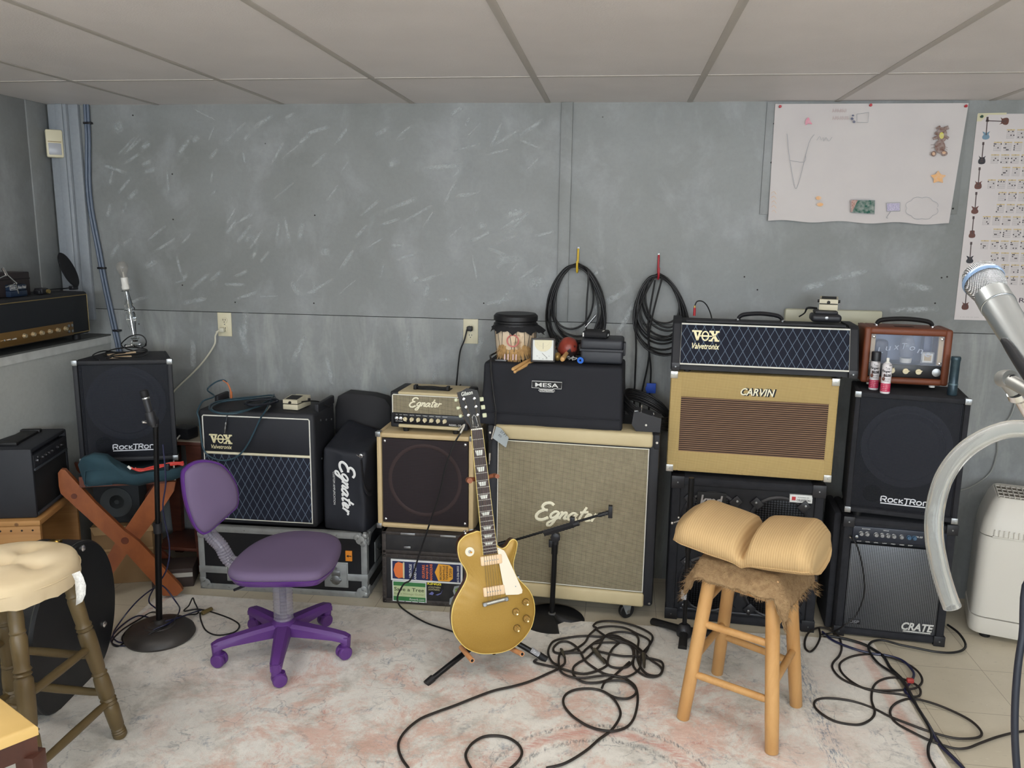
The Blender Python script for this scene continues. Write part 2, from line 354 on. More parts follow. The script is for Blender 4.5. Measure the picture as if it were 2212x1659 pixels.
# trim boards of the corner and between the panels
g = G(); g.box(-.2765, -.2260, -.016, 0, SEAM+.002, HC, .002); struct(g.build('trim_1', WALLU))
g = G(); g.box(-2.605, -2.556, -.02, 0, 1.165, HC, .002); struct(g.build('trim_2', WALLB))
g = G(); g.box(-2.70, -2.606, -.035, 0, 1.096, HC, .003); g.box(-2.655, -2.62, -.045, -.035, 1.096, HC, .003); struct(g.build('trim_3', WALLB))
g = G(); g.box(XL, -2.705, -.17, -.035, 1.096, HC, .003); g.box(XL, -2.711, -.45, -.17, 1.096, HC, .002); struct(g.build('trim_4', WALLU))
g = G(); g.box(.596, .66, -.009, 0, 1.712, HC-.004, .001); g.box(1.34, 1.404, -.009, 0, 1.722, HC-.004, .001); g.box(.66, 1.34, -.009, 0, 1.75, HC-.004, .001); g.k = 1
for x, z in ((.63, 2.09), (.63, 1.93), (1.385, 1.745), (1.385, 1.95)): g.cyl((x, -.008, z), (x, -.0102, z), .004, n=8)
struct(g.build('trim_5', [WALLU, mat('rusty_black', S(35, 30, 28))]))

# floor: vinyl tiles with streaks and joints
t = NT('vinyl_floor_tile'); x, y, z = t.xyz()
fx = t.ma('PINGPONG', t.ma('ADD', x, .09), .1524); fy = t.ma('PINGPONG', t.ma('ADD', y, .05), .1524)
jn = t.ramp(t.ma('MINIMUM', fx, fy), .0006, .0016, 1, 0)
s1 = t.noise(1, 3, .6, v=t.map((34, 150, 1))); s2 = t.noise(1, 3, .6, v=t.map((30, 120, 1), rot=(0, 0, .2), loc=(5, 5, 0)))
c = t.mix(t.ramp(t.noise(2.2, 4), .35, .7), S(212, 202, 180), S(196, 186, 164))
c = t.mix(t.ramp(s1, .66, .72, 0, .55), c, S(120, 108, 92)); c = t.mix(t.ramp(s2, .64, .72, 0, .5), c, S(226, 218, 200))
c = t.mix(t.ma('MULTIPLY', jn, .7), c, S(120, 105, 88)); t.base(c); t.p(Roughness=t.ramp(t.noise(3, 3), .3, .7, .3, .5))
g = G(); g.box(XL-.1, XR+.1, YF-.1, .12, -.1, 0); struct(g.build('floor', t.m))

# ceiling: drop tiles in a white metal grid
t = NT('ceiling_tile'); c = t.mix(t.ramp(t.noise(3, 3), .3, .7), S(230, 224, 222), S(222, 216, 214))
c = t.mix(t.ramp(t.voro(90), .06, .10, .35, 0), c, S(176, 160, 140)); t.base(c); t.bump(t.noise(170, 4, .7), .5, .003); t.p(Roughness=.42)
g = G(); g.box(XL-.1, XR+.1, YF-.1, .12, HC, HC+.08); ce = struct(g.build('ceiling', t.m))
g = G(); GX0 = -2.1647
for i in range(-1, 10):
    xx = GX0+.6096*i
    if XL < xx < XR: g.box(xx-.012, xx+.012, YF, 0, HC-.0022, HC, .0006)
for k in range(0, 5): g.box(XL, XR, -.6118-1.2192*k-.011, -.6118-1.2192*k+.011, HC-.0016, HC)
g.build('ceiling_grid', mat('grid_metal_taupe', S(196, 190, 184), .5), ce)

# surface mounted ceiling fixtures behind the top of the photo
LENS = NT('lit_fixture_lens'); LENS.p(Emission_Color=(1, .975, .935, 1), Emission_Strength=LAMP); LENS = LENS.m
for i, (x, y) in enumerate(FIXTURES):
    r = thing('ceiling_light', ['wraparound ceiling light nearest the middle of the amplifier row', 'wraparound ceiling light over the olive stool', 'wraparound ceiling light over the silver microphone', 'wraparound ceiling light at the rear left of the room', 'wraparound ceiling light at the rear right of the room'][i], 'ceiling light', (x, y, HC-.1), 0, 'ceiling lights out of frame')
    g = G(); g.box(-.6, .6, -.07, .07, .06, .099, .004); g.box(-.61, -.6, -.13, .13, .0, .099, .002); g.box(.6, .61, -.13, .13, 0, .099, .002); g.build('housing', WPL, r)
    g = G(); g.tube([(-.598, 0, .045), (.598, 0, .045)], .12, 20, flat=((0, 0, 1), .34), sub=1); g.build('diffuser', LENS, r)

# rug: distressed pattern in ivory, grey, blue, rust
t = NT('distressed_rug'); x, y, z = t.xyz(); x = t.ma('ADD', x, -.45); y = t.ma('ADD', y, -1.725)
w1 = t.map((1, 1, 1), rot=(0, 0, .3)); wx = t.noise(4, 8, .75, dist=.3); bl = t.noise(8, 8, .78, v=t.map((1, 1, 1), loc=(4, 1, 0)), dist=.5)
st = t.noise(1, 5, .7, v=t.map((26, 130, 1), rot=(0, 0, .5))); st2 = t.noise(1, 4, .7, v=t.map((120, 30, 1), rot=(0, 0, .1)))
c = t.mix(t.ramp(wx, .38, .62), S(240, 236, 227), S(216, 212, 203))
c = t.mix(t.ramp(t.noise(5, 8, .75, v=t.map((1, 1, 1), loc=(1, 8, 0)), dist=.3), .50, .66, 0, .6), c, S(158, 152, 138))
# the field of rust red lies in the middle of the rug
dx = t.ma('ABSOLUTE', t.ma('SUBTRACT', x, -.35)); field = t.ma('MULTIPLY', t.ramp(dx, 1.25, .75), t.ramp(y, -.72, -.98))
red = t.ma('MULTIPLY', t.ramp(t.noise(4.2, 9, .8, v=t.map((1, 1, 1), loc=(2, 2, 0)), dist=.4), .47, .58), t.ramp(st, .22, .55))
c = t.mix(t.ma('MULTIPLY', t.ma('MULTIPLY', red, t.ma('ADD', t.ma('MULTIPLY', field, .85), .15)), .68), c, S(210, 148, 122))
c = t.mix(t.ma('MULTIPLY', t.ma('MULTIPLY', t.ramp(t.noise(9, 8, .8, v=t.map((1, 1, 1), loc=(9, 2, 0)), dist=.5), .57, .64), t.ramp(st2, .45, .6)), t.ma('MULTIPLY', field, .6)), c, S(188, 84, 66))
c = t.mix(t.ma('MULTIPLY', t.ramp(bl, .56, .64), t.ramp(st2, .36, .56, 0, .6)), c, S(120, 134, 148))
# medallion ring near the light wooden stool, border line along the left and right edges
dd = t.n('ShaderNodeVectorMath', operation='DISTANCE'); t.L(t.comb(x, y, 0), dd.inputs[0]); dd.inputs[1].default_value = (.02, -1.62, 0)
rg = t.ma('ABSOLUTE', t.ma('SUBTRACT', t.ma('ADD', dd.outputs[1], t.ma('MULTIPLY', bl, .06)), .36))
c = t.mix(t.ma('MULTIPLY', t.ramp(rg, .022, .006), t.ramp(st, .38, .6, 0, .7)), c, S(196, 96, 78))
c = t.mix(t.ma('MULTIPLY', t.ramp(t.ma('ABSOLUTE', t.ma('SUBTRACT', rg, .04)), .014, .004), t.ramp(st2, .45, .6, 0, .7)), c, S(60, 66, 74))
for X0, cc in ((1.015, S(206, 134, 110)), (-1.90, S(214, 150, 132))):
    e = t.ramp(t.ma('ABSOLUTE', t.ma('SUBTRACT', t.ma('ADD', x, t.ma('MULTIPLY', y, -.06 if X0 < 0 else 0)), X0)), .028 if X0 > 0 else .012, .012 if X0 > 0 else .004)
    c = t.mix(t.ma('MULTIPLY', e, t.ramp(st, .35, .6, .1, .6)), c, cc)
e = t.ramp(t.ma('ABSOLUTE', t.ma('SUBTRACT', t.ma('ADD', x, t.ma('MULTIPLY', bl, .09)), .78)), .05, .01); c = t.mix(t.ma('MULTIPLY', e, t.ramp(st2, .48, .62, 0, .8)), c, S(84, 104, 128))
wp = t.n('ShaderNodeVectorMath', operation='MULTIPLY_ADD'); nz = t.n('ShaderNodeTexNoise'); t.L(t.obj, nz.inputs['Vector']); nz.inputs['Scale'].default_value = 9; nz.inputs['Detail'].default_value = 6; t.L(nz.outputs[1], wp.inputs[0]); wp.inputs[1].default_value = (.22, .22, 0); t.L(t.obj, wp.inputs[2])
ln = t.voro(9, v=wp.outputs[0], feature='DISTANCE_TO_EDGE'); c = t.mix(t.ma('MULTIPLY', t.ma('MULTIPLY', t.ramp(ln, .035, .005), t.ramp(st, .4, .6)), t.ramp(t.noise(4, 4), .48, .6, 0, .75)), c, S(84, 92, 100))
c = t.mix(t.ramp(st, .45, .66, 0, .32), c, S(236, 231, 222)); c = t.mix(t.ramp(t.noise(220, 2), .58, .78, 0, .25), c, S(130, 124, 116))
t.base(c); t.p(Roughness=.95); t.bump(t.noise(420, 3), .5, .002)
g = G(); g.prism([(-1.985, -.535), (1.075, -.50), (1.085, -2.95), (-1.82, -2.95)], .001, .008, 'xy'); g.k = 1
g.prism([(1.067, -.502), (1.078, -.502), (1.088, -2.95), (1.077, -2.95)], .0, .0086, 'xy')
solo(g.build('rug', [t.m, mat('rug_binding', S(222, 214, 200), .9)]), 'large distressed ivory rug with faded rust and blue pattern', 'rug')
# ================================================================ AMPLIFIERS AND CABINETS
def diamond():
    t = NT('diamond_grille_cloth'); x, y, z = t.xyz()
    a, b = .0342, .063
    d1 = t.ma('PINGPONG', t.ma('ADD', t.ma('ADD', t.ma('DIVIDE', x, a), t.ma('DIVIDE', z, b)), 20), .5)
    d2 = t.ma('PINGPONG', t.ma('ADD', t.ma('SUBTRACT', t.ma('DIVIDE', x, a), t.ma('DIVIDE', z, b)), 20), .5)
    l = t.ma('MAXIMUM', t.ramp(d1, .02, .045, 1, 0), t.ramp(d2, .02, .045, 1, 0))
    w = t.ma('MULTIPLY', t.ma('SINE', t.ma('MULTIPLY', x, 2600)), t.ma('SINE', t.ma('MULTIPLY', z, 2600)))
    c = t.mix(t.ramp(w, -1, 1), S(10, 13, 26), S(20, 27, 48)); c = t.mix(t.ma('MULTIPLY', l, t.ramp(w, -1, 1, .45, .85)), c, S(128, 146, 166))
    t.base(c); t.p(Roughness=.85); return t.m
def weave(name, ca, cb, per, thr=0., hdash=False):
    t = NT(name); x, y, z = t.xyz()
    if hdash:
        r = t.ma('SINE', t.ma('MULTIPLY', z, 2*PI/per)); q = t.ma('SINE', t.ma('ADD', t.ma('MULTIPLY', x, 2*PI/(per*.62)), t.ma('MULTIPLY', z, 2*PI/(per*.5))))
        w = t.ma('ADD', r, t.ma('MULTIPLY', q, .35))
    else:
        w = t.ma('MULTIPLY', t.ma('SINE', t.ma('MULTIPLY', t.ma('ADD', x, z), 2*PI/per)), t.ma('SINE', t.ma('MULTIPLY', t.ma('SUBTRACT', x, z), 2*PI/per)))
    f = t.ramp(t.ma('ADD', w, t.ramp(t.noise(30, 3), 0, 1, -.15, .15)), thr-.35, thr+.35)
    t.base(t.mix(f, ca, cb)); t.p(Roughness=.85); t.bump(w, .3, .0006); return t.m
def perf(name, c, hole, sc, alpha=1.):
    t = NT(name); x, y, z = t.xyz(); v = t.comb(x, t.ma('MULTIPLY', z, 1.15), 0)
    nd = t.n('ShaderNodeTexVoronoi'); t.L(v, nd.inputs['Vector']); nd.inputs['Scale'].default_value = sc; nd.inputs['Randomness'].default_value = 0
    f = t.ramp(nd.outputs[0], .40 if alpha < 1 else .34, .48 if alpha < 1 else .42, 1, 0); t.base(t.mix(f, c, hole)); t.p(Roughness=.4, Metallic=.5)
    if alpha < 1: t.p(Alpha=t.ma('SUBTRACT', 1, t.ma('MULTIPLY', f, 1-alpha)))
    return t.m
VOXC = diamond(); EGW = weave('salt_pepper_grille_cloth', S(44, 38, 32), S(200, 188, 156), .0105, .08)
TWEED = weave('lacquered_tweed', S(158, 133, 82), S(198, 173, 118), .009, 0)
BRC = weave('brown_striped_grille_cloth', S(46, 32, 28), S(138, 108, 82), .0086, .1, True)
DBR = weave('dark_brown_grille_cloth', S(30, 23, 27), S(48, 38, 41), .0068, .2, True)
PERFB = perf('black_perforated_grille', S(40, 42, 50), S(8, 8, 12), 190, .02); PERFG = perf('grey_perforated_grille', S(120, 122, 126), S(30, 31, 34), 150)
PERFK = perf('black_round_grille', S(34, 34, 38), S(6, 6, 8), 90, .4)
CONE = mat('speaker_paper_cone', S(38, 38, 44), .8)

def frame(g, w, h, d, t, rec, bev=.008):
    """open fronted box: rim of thickness t, front recess rec"""
    g.box(0, t, 0, d, 0, h, bev); g.box(w-t, w, 0, d, 0, h, bev); g.box(t-.004, w-t+.004, .0005, d-.0005, h-t, h, bev); g.box(t-.004, w-t+.004, .0005, d-.0005, 0, t, bev)
    g.box(t-.002, w-t+.002, rec+.014, d-.01, t-.002, h-t+.002)
def speaker(parent, x, z, r, y, m=None):
    g = G(); g.lathe([(r*1.06, 0), (r*1.06, -.006), (r*.98, -.008), (r*.9, -.003), (r*.86, -.006), (r*.3, .022), (r*.27, .022), (r*.2, .012), (.001, .008)], (x, y, z), (0, 1, 0), 40)
    return g.build('speaker', m or CONE, parent)
def corners(parent, w, h, d, m, r=.022, front=True, name='corner_protector', which=((0, 1), (1, 1), (1, 0), (0, 0)), dep=.03):
    for i, j in which:
        g = G(); x0 = -.0025 if i == 0 else w-r; x1 = r if i == 0 else w+.0025; z0 = -.0025 if j == 0 else h-r; z1 = r if j == 0 else h+.0025
        g.box(x0, x1, -.003, dep, z1-.007 if j else z0, z1 if j else z0+.007, .003); g.box(x0 if i == 0 else x1-.007, x0+.007 if i == 0 else x1, -.003, dep, z0, z1, .003)
        g.box(x0, x1, -.0035, .0, z0, z1, .0015)
        g.k = 1; g.cyl(((x0+x1)/2, -.003, (z0+z1)/2), ((x0+x1)/2, -.006, (z0+z1)/2), .003, n=8)
        g.build(name, [m, STEEL], parent)
def strap_handle(parent, x0, x1, y, z, rise, r=.009, m=None, pegs=None):
    g = G(); g.tube([(x0, y, z+.006), (x0+.02, y, z+rise*.75), ((x0+x1)/2, y, z+rise), (x1-.02, y, z+rise*.75), (x1, y, z+.006)], [r*.8, r, r, r, r*.8], 10, flat=((0, 1, 0), 1.2)); g.k = 1
    for x in (x0, x1): g.lathe([(.011, 0), (.011, .006), (.006, .010)], (x, y, z-.001), n=12)
    return g.build('handle', [m or BPL, pegs or CHROME], parent)
def knob(parent, x, z, r, y, m, kind='round', a=0, h=.012):
    g = G()
    if kind == 'pointer':
        g.M = Matrix.Translation((x, y, z)) @ Matrix.Rotation(a, 4, 'Y')
        g.lathe([(r, 0), (r*.95, h*.5), (r*.9, h*.55)], (0, 0, 0), (0, -1, 0), 20); g.prism([(-r*.3, -r), (r*.3, -r), (r*.28, r*.6), (0, r*1.35), (-r*.28, r*.6)], -h*.5, -h)
    else:
        g.lathe([(r*1.1, 0), (r*1.1, h*.25), (r*.9, h*.35), (r*.82, h), (r*.6, h*1.02)], (x, y, z), (0, -1, 0), 20)
        g.k = 1; g.M = Matrix.Translation((x, y-h*1.03, z)) @ Matrix.Rotation(a, 4, 'Y'); g.box(-r*.08, r*.08, -.0006, .0, 0, r*.8)
    return g.build('knob', [m, BPL], parent)

# ---- big cream and black 4x12 cabinet on castors, middle of the row
w, h, d = .712, .744, .36
A = thing('guitar_speaker_cabinet', 'largest speaker cabinet, cream rails and woven grille with white script badge, on castors', 'speaker cabinet', (-.52, -.44, .082), -3.6)
g = G(); g.box(0, w, .012, d, 0, h, .014, 3); g.box(0, .042, -.004, .06, 0, h, .012); g.box(w-.042, w, -.004, .06, 0, h, .012); g.box(.0, .026, -.012, .05, h-.06, h+.002, .008); g.box(w-.026, w, -.012, .05, h-.06, h+.002, .008)
g.build('cabinet_shell', BLK, A)
g = G(); g.box(.028, w-.028, -.012, .16, h-.056, h+.003, .012, 3); g.build('top_rail', CREAMV, A, label='cream rounded rail along the top front')
g = G(); g.box(.036, w-.036, -.010, .05, -.004, .056, .010, 3); g.build('bottom_rail', CREAMV, A, label='cream rounded rail along the bottom')
g = G(); g.box(.044, w-.044, .002, .02, .062, h-.064, .002); g.build('grille_cloth', EGW, A)
g = G(); x0, x1, z0, z1 = .043, w-.043, .061, h-.063; g.tube([(x0, .001, z0), (x1, .001, z0), (x1, .001, z1), (x0, .001, z1)], .003, 8, True, sub=1); g.build('piping', PIPE, A)
g = G(); egnater(g, .205, .322, .275, .0, thick=.060); g.build('logo', LOGOW, A)
g = G()
for z in (.02, h-.03): g.cyl((w-.012, -.013, z), (w-.012, -.016, z), .005, n=10); g.cyl((.012, -.013, z), (.012, -.016, z), .005, n=10)
g.build('screws', CHROME, A)
for x, y in ((.60, .045), (.10, .045), (.10, .30), (.60, .30)):
    RM = Matrix.Translation((x, y, 0)) @ Matrix.Rotation(rad(-55), 4, 'Z') @ Matrix.Translation((-x, -y, 0)); g = G(); g.M = RM; g.box(x-.04, x+.04, y-.03, y+.03, -.006, -.0005, .001); g.prism([(y-.028, -.006), (y+.02, -.006), (y+.012, -.058), (y-.004, -.06)], x-.018, x-.014, 'yz'); g.prism([(y-.028, -.006), (y+.02, -.006), (y+.012, -.058), (y-.004, -.06)], x+.014, x+.018, 'yz')
    c = g.build('castor', ALU, A); g = G(); g.M = RM; g.lathe([(.02, -.011), (.030, -.012), (.034, -.008), (.034, .008), (.030, .012), (.02, .011)], (x, y+.004, -.048), (1, 0, 0), 24); g.build('wheel', BRUB, c)
    g = G(); g.M = RM; g.cyl((x-.02, y+.004, -.048), (x+.02, y+.004, -.048), .008, n=10); g.build('axle', STEEL, c)

# ---- head amplifier under a black fabric cover
w, h, d = .59, .266, .26
B = thing('covered_amplifier_head', 'amplifier head under a black fabric slipcover with a small white oval-and-bar badge', 'amplifier', (-.552, -.425, .827), -3.0)
g = G(); nx, nz = 26, 14; rnd = random.Random(3)
def cov(u, v, face):
    """soft cover: u along width or around, v height"""
    return 0
bm = bmesh.new(); bmesh.ops.create_cube(bm, size=1)
for v in bm.verts: v.co = Vector((w/2+v.co.x*w, d/2+v.co.y*d, h/2+v.co.z*h))
bmesh.ops.bevel(bm, geom=bm.edges[:], offset=.012, segments=2, profile=.5, affect='EDGES')
bmesh.ops.subdivide_edges(bm, edges=[e for e in bm.edges if e.calc_length() > .05], cuts=18, use_grid_fill=True)
for v in bm.verts:
    c = v.co; k = 1-c.z/h; n_ = mnoise.noise(Vector((c.x*7, c.y*7, c.z*5)))+.5*mnoise.noise(Vector((c.x*19, c.y*17, c.z*11)))
    out = .006*(k**2); side = Vector((c.x-w/2, c.y-d/2, 0)); s_ = .009*(.25+k)*n_
    if c.y < .02: c.y -= s_+out
    if c.x < .02: c.x -= s_+out+.004*k-.010*(1-k)
    if c.x > w-.02: c.x += s_*.5-.008*(1-k)
    if c.z > h-.02: c.z += .004*mnoise.noise(Vector((c.x*6, c.y*8, 3)))-.004
    if c.z < .012: c.z = max(0, c.z*.3)
bm.verts.index_update(); g.add([v.co.copy() for v in bm.verts], [[v.index for v in f.verts] for f in bm.faces]); bm.free()
g.tube([(.005, -.012, .055), (.2, -.009, .052), (.4, -.012, .050), (w-.01, -.009, .048)], .0022, 6)
g.build('fabric_cover', mat('black_cordura', S(24, 26, 34), .75, bump=(1500, .5)), B, angle=60)
g = G(); bx, bz = .215, .148
g.tube([(bx, -.013, bz+.018), (bx+.03, -.013, bz+.018), (bx+.035, -.013, bz+.012), (bx+.085, -.013, bz+.012), (bx+.09, -.013, bz+.018), (bx+.122, -.013, bz+.018), (bx+.124, -.013, bz+.046), (bx, -.013, bz+.046)], .0013, 6, True, sub=1)
g.tube([(bx+.028, -.0135, bz+.009), (bx+.034, -.0135, bz+.003), (bx+.09, -.0135, bz+.003), (bx+.096, -.0135, bz+.009), (bx+.09, -.0135, bz+.015), (bx+.034, -.0135, bz+.015)], .001, 6, True, sub=1)
text(g, 'MESA', bx+.014, bz+.023, .096, .017, -.0135, bold=.012); text(g, 'ENGINEERING', bx+.034, bz+.005, .056, .008, -.0135, bold=.01)
g.build('badge', WHITEINK, B)
g = G(); g.box(bx+.001, bx+.123, -.0135, -.011, bz+.019, bz+.045); g.box(bx+.03, bx+.094, -.0137, -.011, bz+.004, bz+.019); g.build('badge_ground', mat('badge_black', S(14, 14, 16), .6), B)
g = G(); g.tube([(.05, .03, h+.003), (.075, .022, h+.004), (.10, .03, h+.003), (.075, .036, h+.004)], .002, 6, True); g.box(.052, .098, .024, .035, h-.001, h+.002, .001); g.build('pull_tab', GREYM, B)

# ---- small cream and black head
w, h, d = .343, .158, .20
Ch = thing('amplifier_head', 'small black and cream amplifier head with woven panel, white script badge and cream knobs', 'amplifier', (-.953, -.40, .767), -3.4)
zb = .02
g = G(); g.box(0, .038, 0, d, zb, zb+h, .008, 3); g.box(w-.038, w, 0, d, zb, zb+h, .008, 3); g.box(.03, w-.03, .008, d, zb, zb+h-.012); g.build('end_cap', BLK, Ch)
g = G(); g.box(.034, w-.034, .0, d, zb+h-.014, zb+h, .006, 3); g.box(.034, w-.034, 0, .02, zb, zb+.016, .006, 3); g.build('shell', CREAMV, Ch)
g = G(); g.box(.012, w-.012, -.002, .01, zb+.066, zb+h-.014, .002); g.build('grille_panel', EGW, Ch)
g = G(); g.tube([(.011, -.002, zb+.066), (.011, -.002, zb+h-.017), (.015, -.002, zb+h-.013), (w-.015, -.002, zb+h-.013), (w-.011, -.002, zb+h-.017), (w-.011, -.002, zb+.066)], .0022, 6, sub=1); g.build('piping', PIPE, Ch)
g = G(); egnater(g, .084, zb+.082, .145, -.003, thick=.058); g.build('logo', LOGOW, Ch)
g = G(); g.box(.014, w-.014, -.003, .01, zb+.018, zb+.065, .002); cp = g.build('control_panel', mat('black_control_panel', S(16, 16, 20), .35), Ch)
g = G(); kx = [.068+.0292*i for i in range(8)]
for i, tx in enumerate(['TUBE MIX', 'WATTS', 'MASTER', 'TREBLE', 'MIDDLE', 'BASS', 'GAIN']): text(g, tx, kx[i]-.010, zb+.056, .02, .0038, -.003, .0004)
text(g, 'ON', .025, zb+.056, .008, .0038, -.003, .0004); text(g, 'PLAY', .042, zb+.056, .011, .0038, -.003, .0004); text(g, 'OFF', .024, zb+.027, .009, .0036, -.003, .0004); text(g, 'STANDBY', .037, zb+.027, .020, .0036, -.003, .0004); text(g, 'REBEL-20', .262, zb+.021, .052, .0075, -.003, .0004)
g.build('panel_lettering', WHITEINK, cp)
for i in range(7): knob(Ch, kx[i], zb+.040, .009, -.003, CRM, 'pointer', [2.4, .2, .3, -.2, -2.3, .1, .4][i], .013)
for x in (.029, .047):
    g = G(); g.lathe([(.008, 0), (.008, .003), (.005, .004)], (x, -.003, zb+.042), (0, -1, 0), 12); g.cyl((x, -.006, zb+.042), (x, -.017, zb+.044), .0025, .003, 8); g.build('toggle_switch', CHROME, Ch)
g = G(); g.box(.085, .245, .06, .12, zb+h-.001, zb+h+.003, .001); g.tube([(.095, .07, zb+h+.012), (.12, .068, zb+h+.011), (.165, .064, zb+h+.014), (.21, .068, zb+h+.011), (.235, .07, zb+h+.012)], .008, 10, flat=((0, 0, 1), .6)); g.box(.086, .10, .055, .085, zb+h, zb+h+.02, .003); g.box(.23, .244, .055, .085, zb+h, zb+h+.02, .003); g.build('handle', BRUB, Ch)
for x in (.06, .283):
    g = G(); g.lathe([(.012, 0), (.014, .019)], (x, .03, .0), n=14); g.lathe([(.012, 0), (.014, .019)], (x, .17, .0), n=14); g.build('foot', BRUB, Ch)

# ---- cream cabinet with round speaker behind dark cloth
w, h, d = .43, .431, .30
D_ = thing('guitar_speaker_cabinet', 'tan-covered cabinet with dark brown cloth and faint speaker ring, under the small cream head', 'speaker cabinet', (-1.013, -.42, .335), -.8)
g = G(); frame(g, w, h, d, .024, .012, .010); g.build('cabinet_shell', TANV, D_)
g = G(); g.box(.026, w-.026, .004, .014, .026, h-.026, .001); gc = g.build('grille_cloth', DBR, D_)
g = G(); g.tube([(w/2+.155*math.cos(a), .0035, .225+.155*math.sin(a)) for a in [2*PI*i/48 for i in range(48)]], .008, 8, True, flat=((0, 1, 0), .25), sub=1); g.build('speaker_ring', mat('ring_brown', S(56, 42, 42), .8), gc)
g = G()
for x in (.038, w-.038):
    for z in (.040, h-.038): g.lathe([(.006, 0), (.006, .002), (.003, .004)], (x, .004, z), (0, -1, 0), 12)
g.build('screws', CHROME, D_); corners(D_, w, h, d, STEEL, .02)
g = G(); g.box(-.001, .0, .1, .2, .2, .24, 0); g.build('side_handle', BPL, D_)

# ---- old black case with stickers
w, h, d = .47, .334, .34
E = thing('equipment_case', 'scuffed black case covered in stickers, under the tan cabinet, behind the gold guitar', 'case', (-.983, -.46, 0), .8)
OLD = mat('worn_black_fibre', S(34, 34, 36), .6, bump=(120, .3), var=(30, .45, S(58, 54, 52)))
g = G(); g.box(.005, w-.005, .004, d-.004, .003, .228, .006); g.build('case_body', OLD, E)
g = G(); g.box(.004, w-.004, .003, d-.003, .236, h-.004, .006); g.build('lid', OLD, E)
EDG = mat('worn_fibre_edging', S(46, 40, 38), .6, var=(40, .5, S(84, 76, 70)))
g = G(); g.box(0, w, 0, d, .0, .024, .004); g.box(0, w, 0, d, .214, .232, .003); g.box(0, w, 0, d, .233, .250, .003); g.box(0, w, 0, d, h-.016, h, .004)
g.box(0, .02, 0, d, 0, h, .004); g.box(w-.02, w, 0, d, 0, h, .004); g.build('edging', EDG, E)
g = G()
for i in range(15): g.ball((.012+.03*i, -.001, .012), .0032, 8); g.ball((.012+.03*i, -.001, .223), .0028, 8)
for i in range(7): g.ball((.010, -.001, .03+.028*i), .003, 8)
g.build('rivets', mat('dull_rivet', S(92, 90, 88), .5, .7), E)
g = G(); g.box(.085, .15, -.004, .012, h-.012, h-.002, .002); g.build('latch', STEEL, E); g = G(); g.box(.10, .13, -.006, 0, .262, .272, .001); g.build('lock_plate', STEEL, E); g = G(); g.box(.26, .33, -.004, .012, h-.012, h-.002, .002); g.build('latch', STEEL, E)
NAVY = mat('sticker_navy', S(36, 44, 86), .4); ORG = mat('sticker_orange', S(232, 122, 62), .4); AMB = mat('sticker_amber', S(240, 172, 56), .4); GRN = mat('sticker_green', S(62, 128, 74), .4); PGR = mat('sticker_pale_green', S(196, 208, 160), .4)
WST = mat('sticker_white', S(226, 228, 226), .4); DKI = mat('dark_ink', S(40, 36, 40), .5)
g = G(); g.box(.040, .358, -.0012, .004, .110, .208); g.k = 1; g.box(.047, .350, -.0018, 0, .118, .200)
g.k = 2; g.prism([(.052, .159), (.060, .130), (.074, .121), (.096, .126), (.096, .190), (.074, .197), (.060, .188)], -.0018, -.0024); g.k = 3; g.prism([(.236, .159), (.252, .198), (.300, .196), (.316, .184), (.316, .133), (.300, .120), (.252, .120)], -.0018, -.0024)
g.k = 4; g.box(.094, .101, -.0025, 0, .122, .196)
def vt(tx, x, z, w_, h_, k, y=-.0024): g.k = k; text(g, tx, x+h_, z, w_, h_, y, .0004, rot=90, bold=.02)
vt('VINTAGE', .122, .126, .064, .012, 0); vt('AND USED', .143, .120, .074, .011, 0); vt('GUITARS', .180, .128, .062, .012, 2); vt('BANJOS &', .197, .126, .066, .012, 2); vt('MANDOLINS', .214, .120, .076, .012, 2)
vt('BROADWAY', .257, .126, .066, .010, 5); vt('NASHVILLE', .271, .126, .066, .010, 5); vt('TENNESSEE', .285, .126, .066, .010, 5); vt('37203', .300, .140, .04, .011, 5); vt('615-256-2033', .334, .120, .074, .009, 0)
g.build('shop_sticker', [WST, NAVY, ORG, AMB, mat('sticker_buff', S(214, 206, 160), .5), DKI], E)
g = G(); g.box(.046, .198, -.001, .004, .012, .108); g.k = 1; g.box(.050, .194, -.0015, 0, .016, .104); g.k = 2; g.box(.050, .194, -.0018, 0, .036, .086); g.k = 3; text(g, 'Save a Tree', .054, .062, .134, .017, -.0018, .0004, bold=.01)
g.k = 4; text(g, 'Buy a Vintage Guitar', .054, .043, .134, .011, -.0018, .0004); g.k = 0; text(g, 'Reverb.com', .122, .021, .066, .010, -.0016, .0004, shear=.2)
g.build('green_sticker', [WST, GRN, PGR, mat('ink_dark_green', S(52, 66, 44), .5), mat('ink_olive', S(140, 150, 106), .5)], E)
g = G(); g.lathe([(.038, 0), (.038, .0008)], (.236, .003, .088), (0, -1, 0), 32); g.k = 1; text(g, 'KINGS', .202, .097, .062, .013, .002, .0006, bold=.03); g.k = 2; text(g, 'of SOUTHERN', .206, .083, .054, .008, .002, .0005); text(g, 'LIGHTNING', .206, .072, .05, .008, .002, .0005)
g.k = 3; g.prism([(.207, .053), (.222, .066), (.231, .060), (.225, .050)], .0022, .0016); g.prism([(.238, .052), (.262, .062), (.272, .082), (.262, .058), (.248, .05)], .0022, .0016)
g.build('round_sticker', [mat('sticker_black', S(22, 22, 26), .4), mat('ink_yellow', S(236, 222, 60), .4), mat('ink_cream', S(214, 206, 160), .4), mat('ink_violet_blue', S(110, 116, 176), .4)], E)
g = G(); g.prism([(.300, .012), (.352, .010), (.376, .02), (.382, .05), (.366, .092), (.344, .104), (.322, .098), (.316, .076), (.322, .056), (.302, .04)], .0, -.0008); g.k = 1; g.prism([(.312, .026), (.35, .024), (.364, .04), (.372, .056), (.356, .084), (.338, .094), (.326, .086), (.328, .06)], -.0008, -.0014)
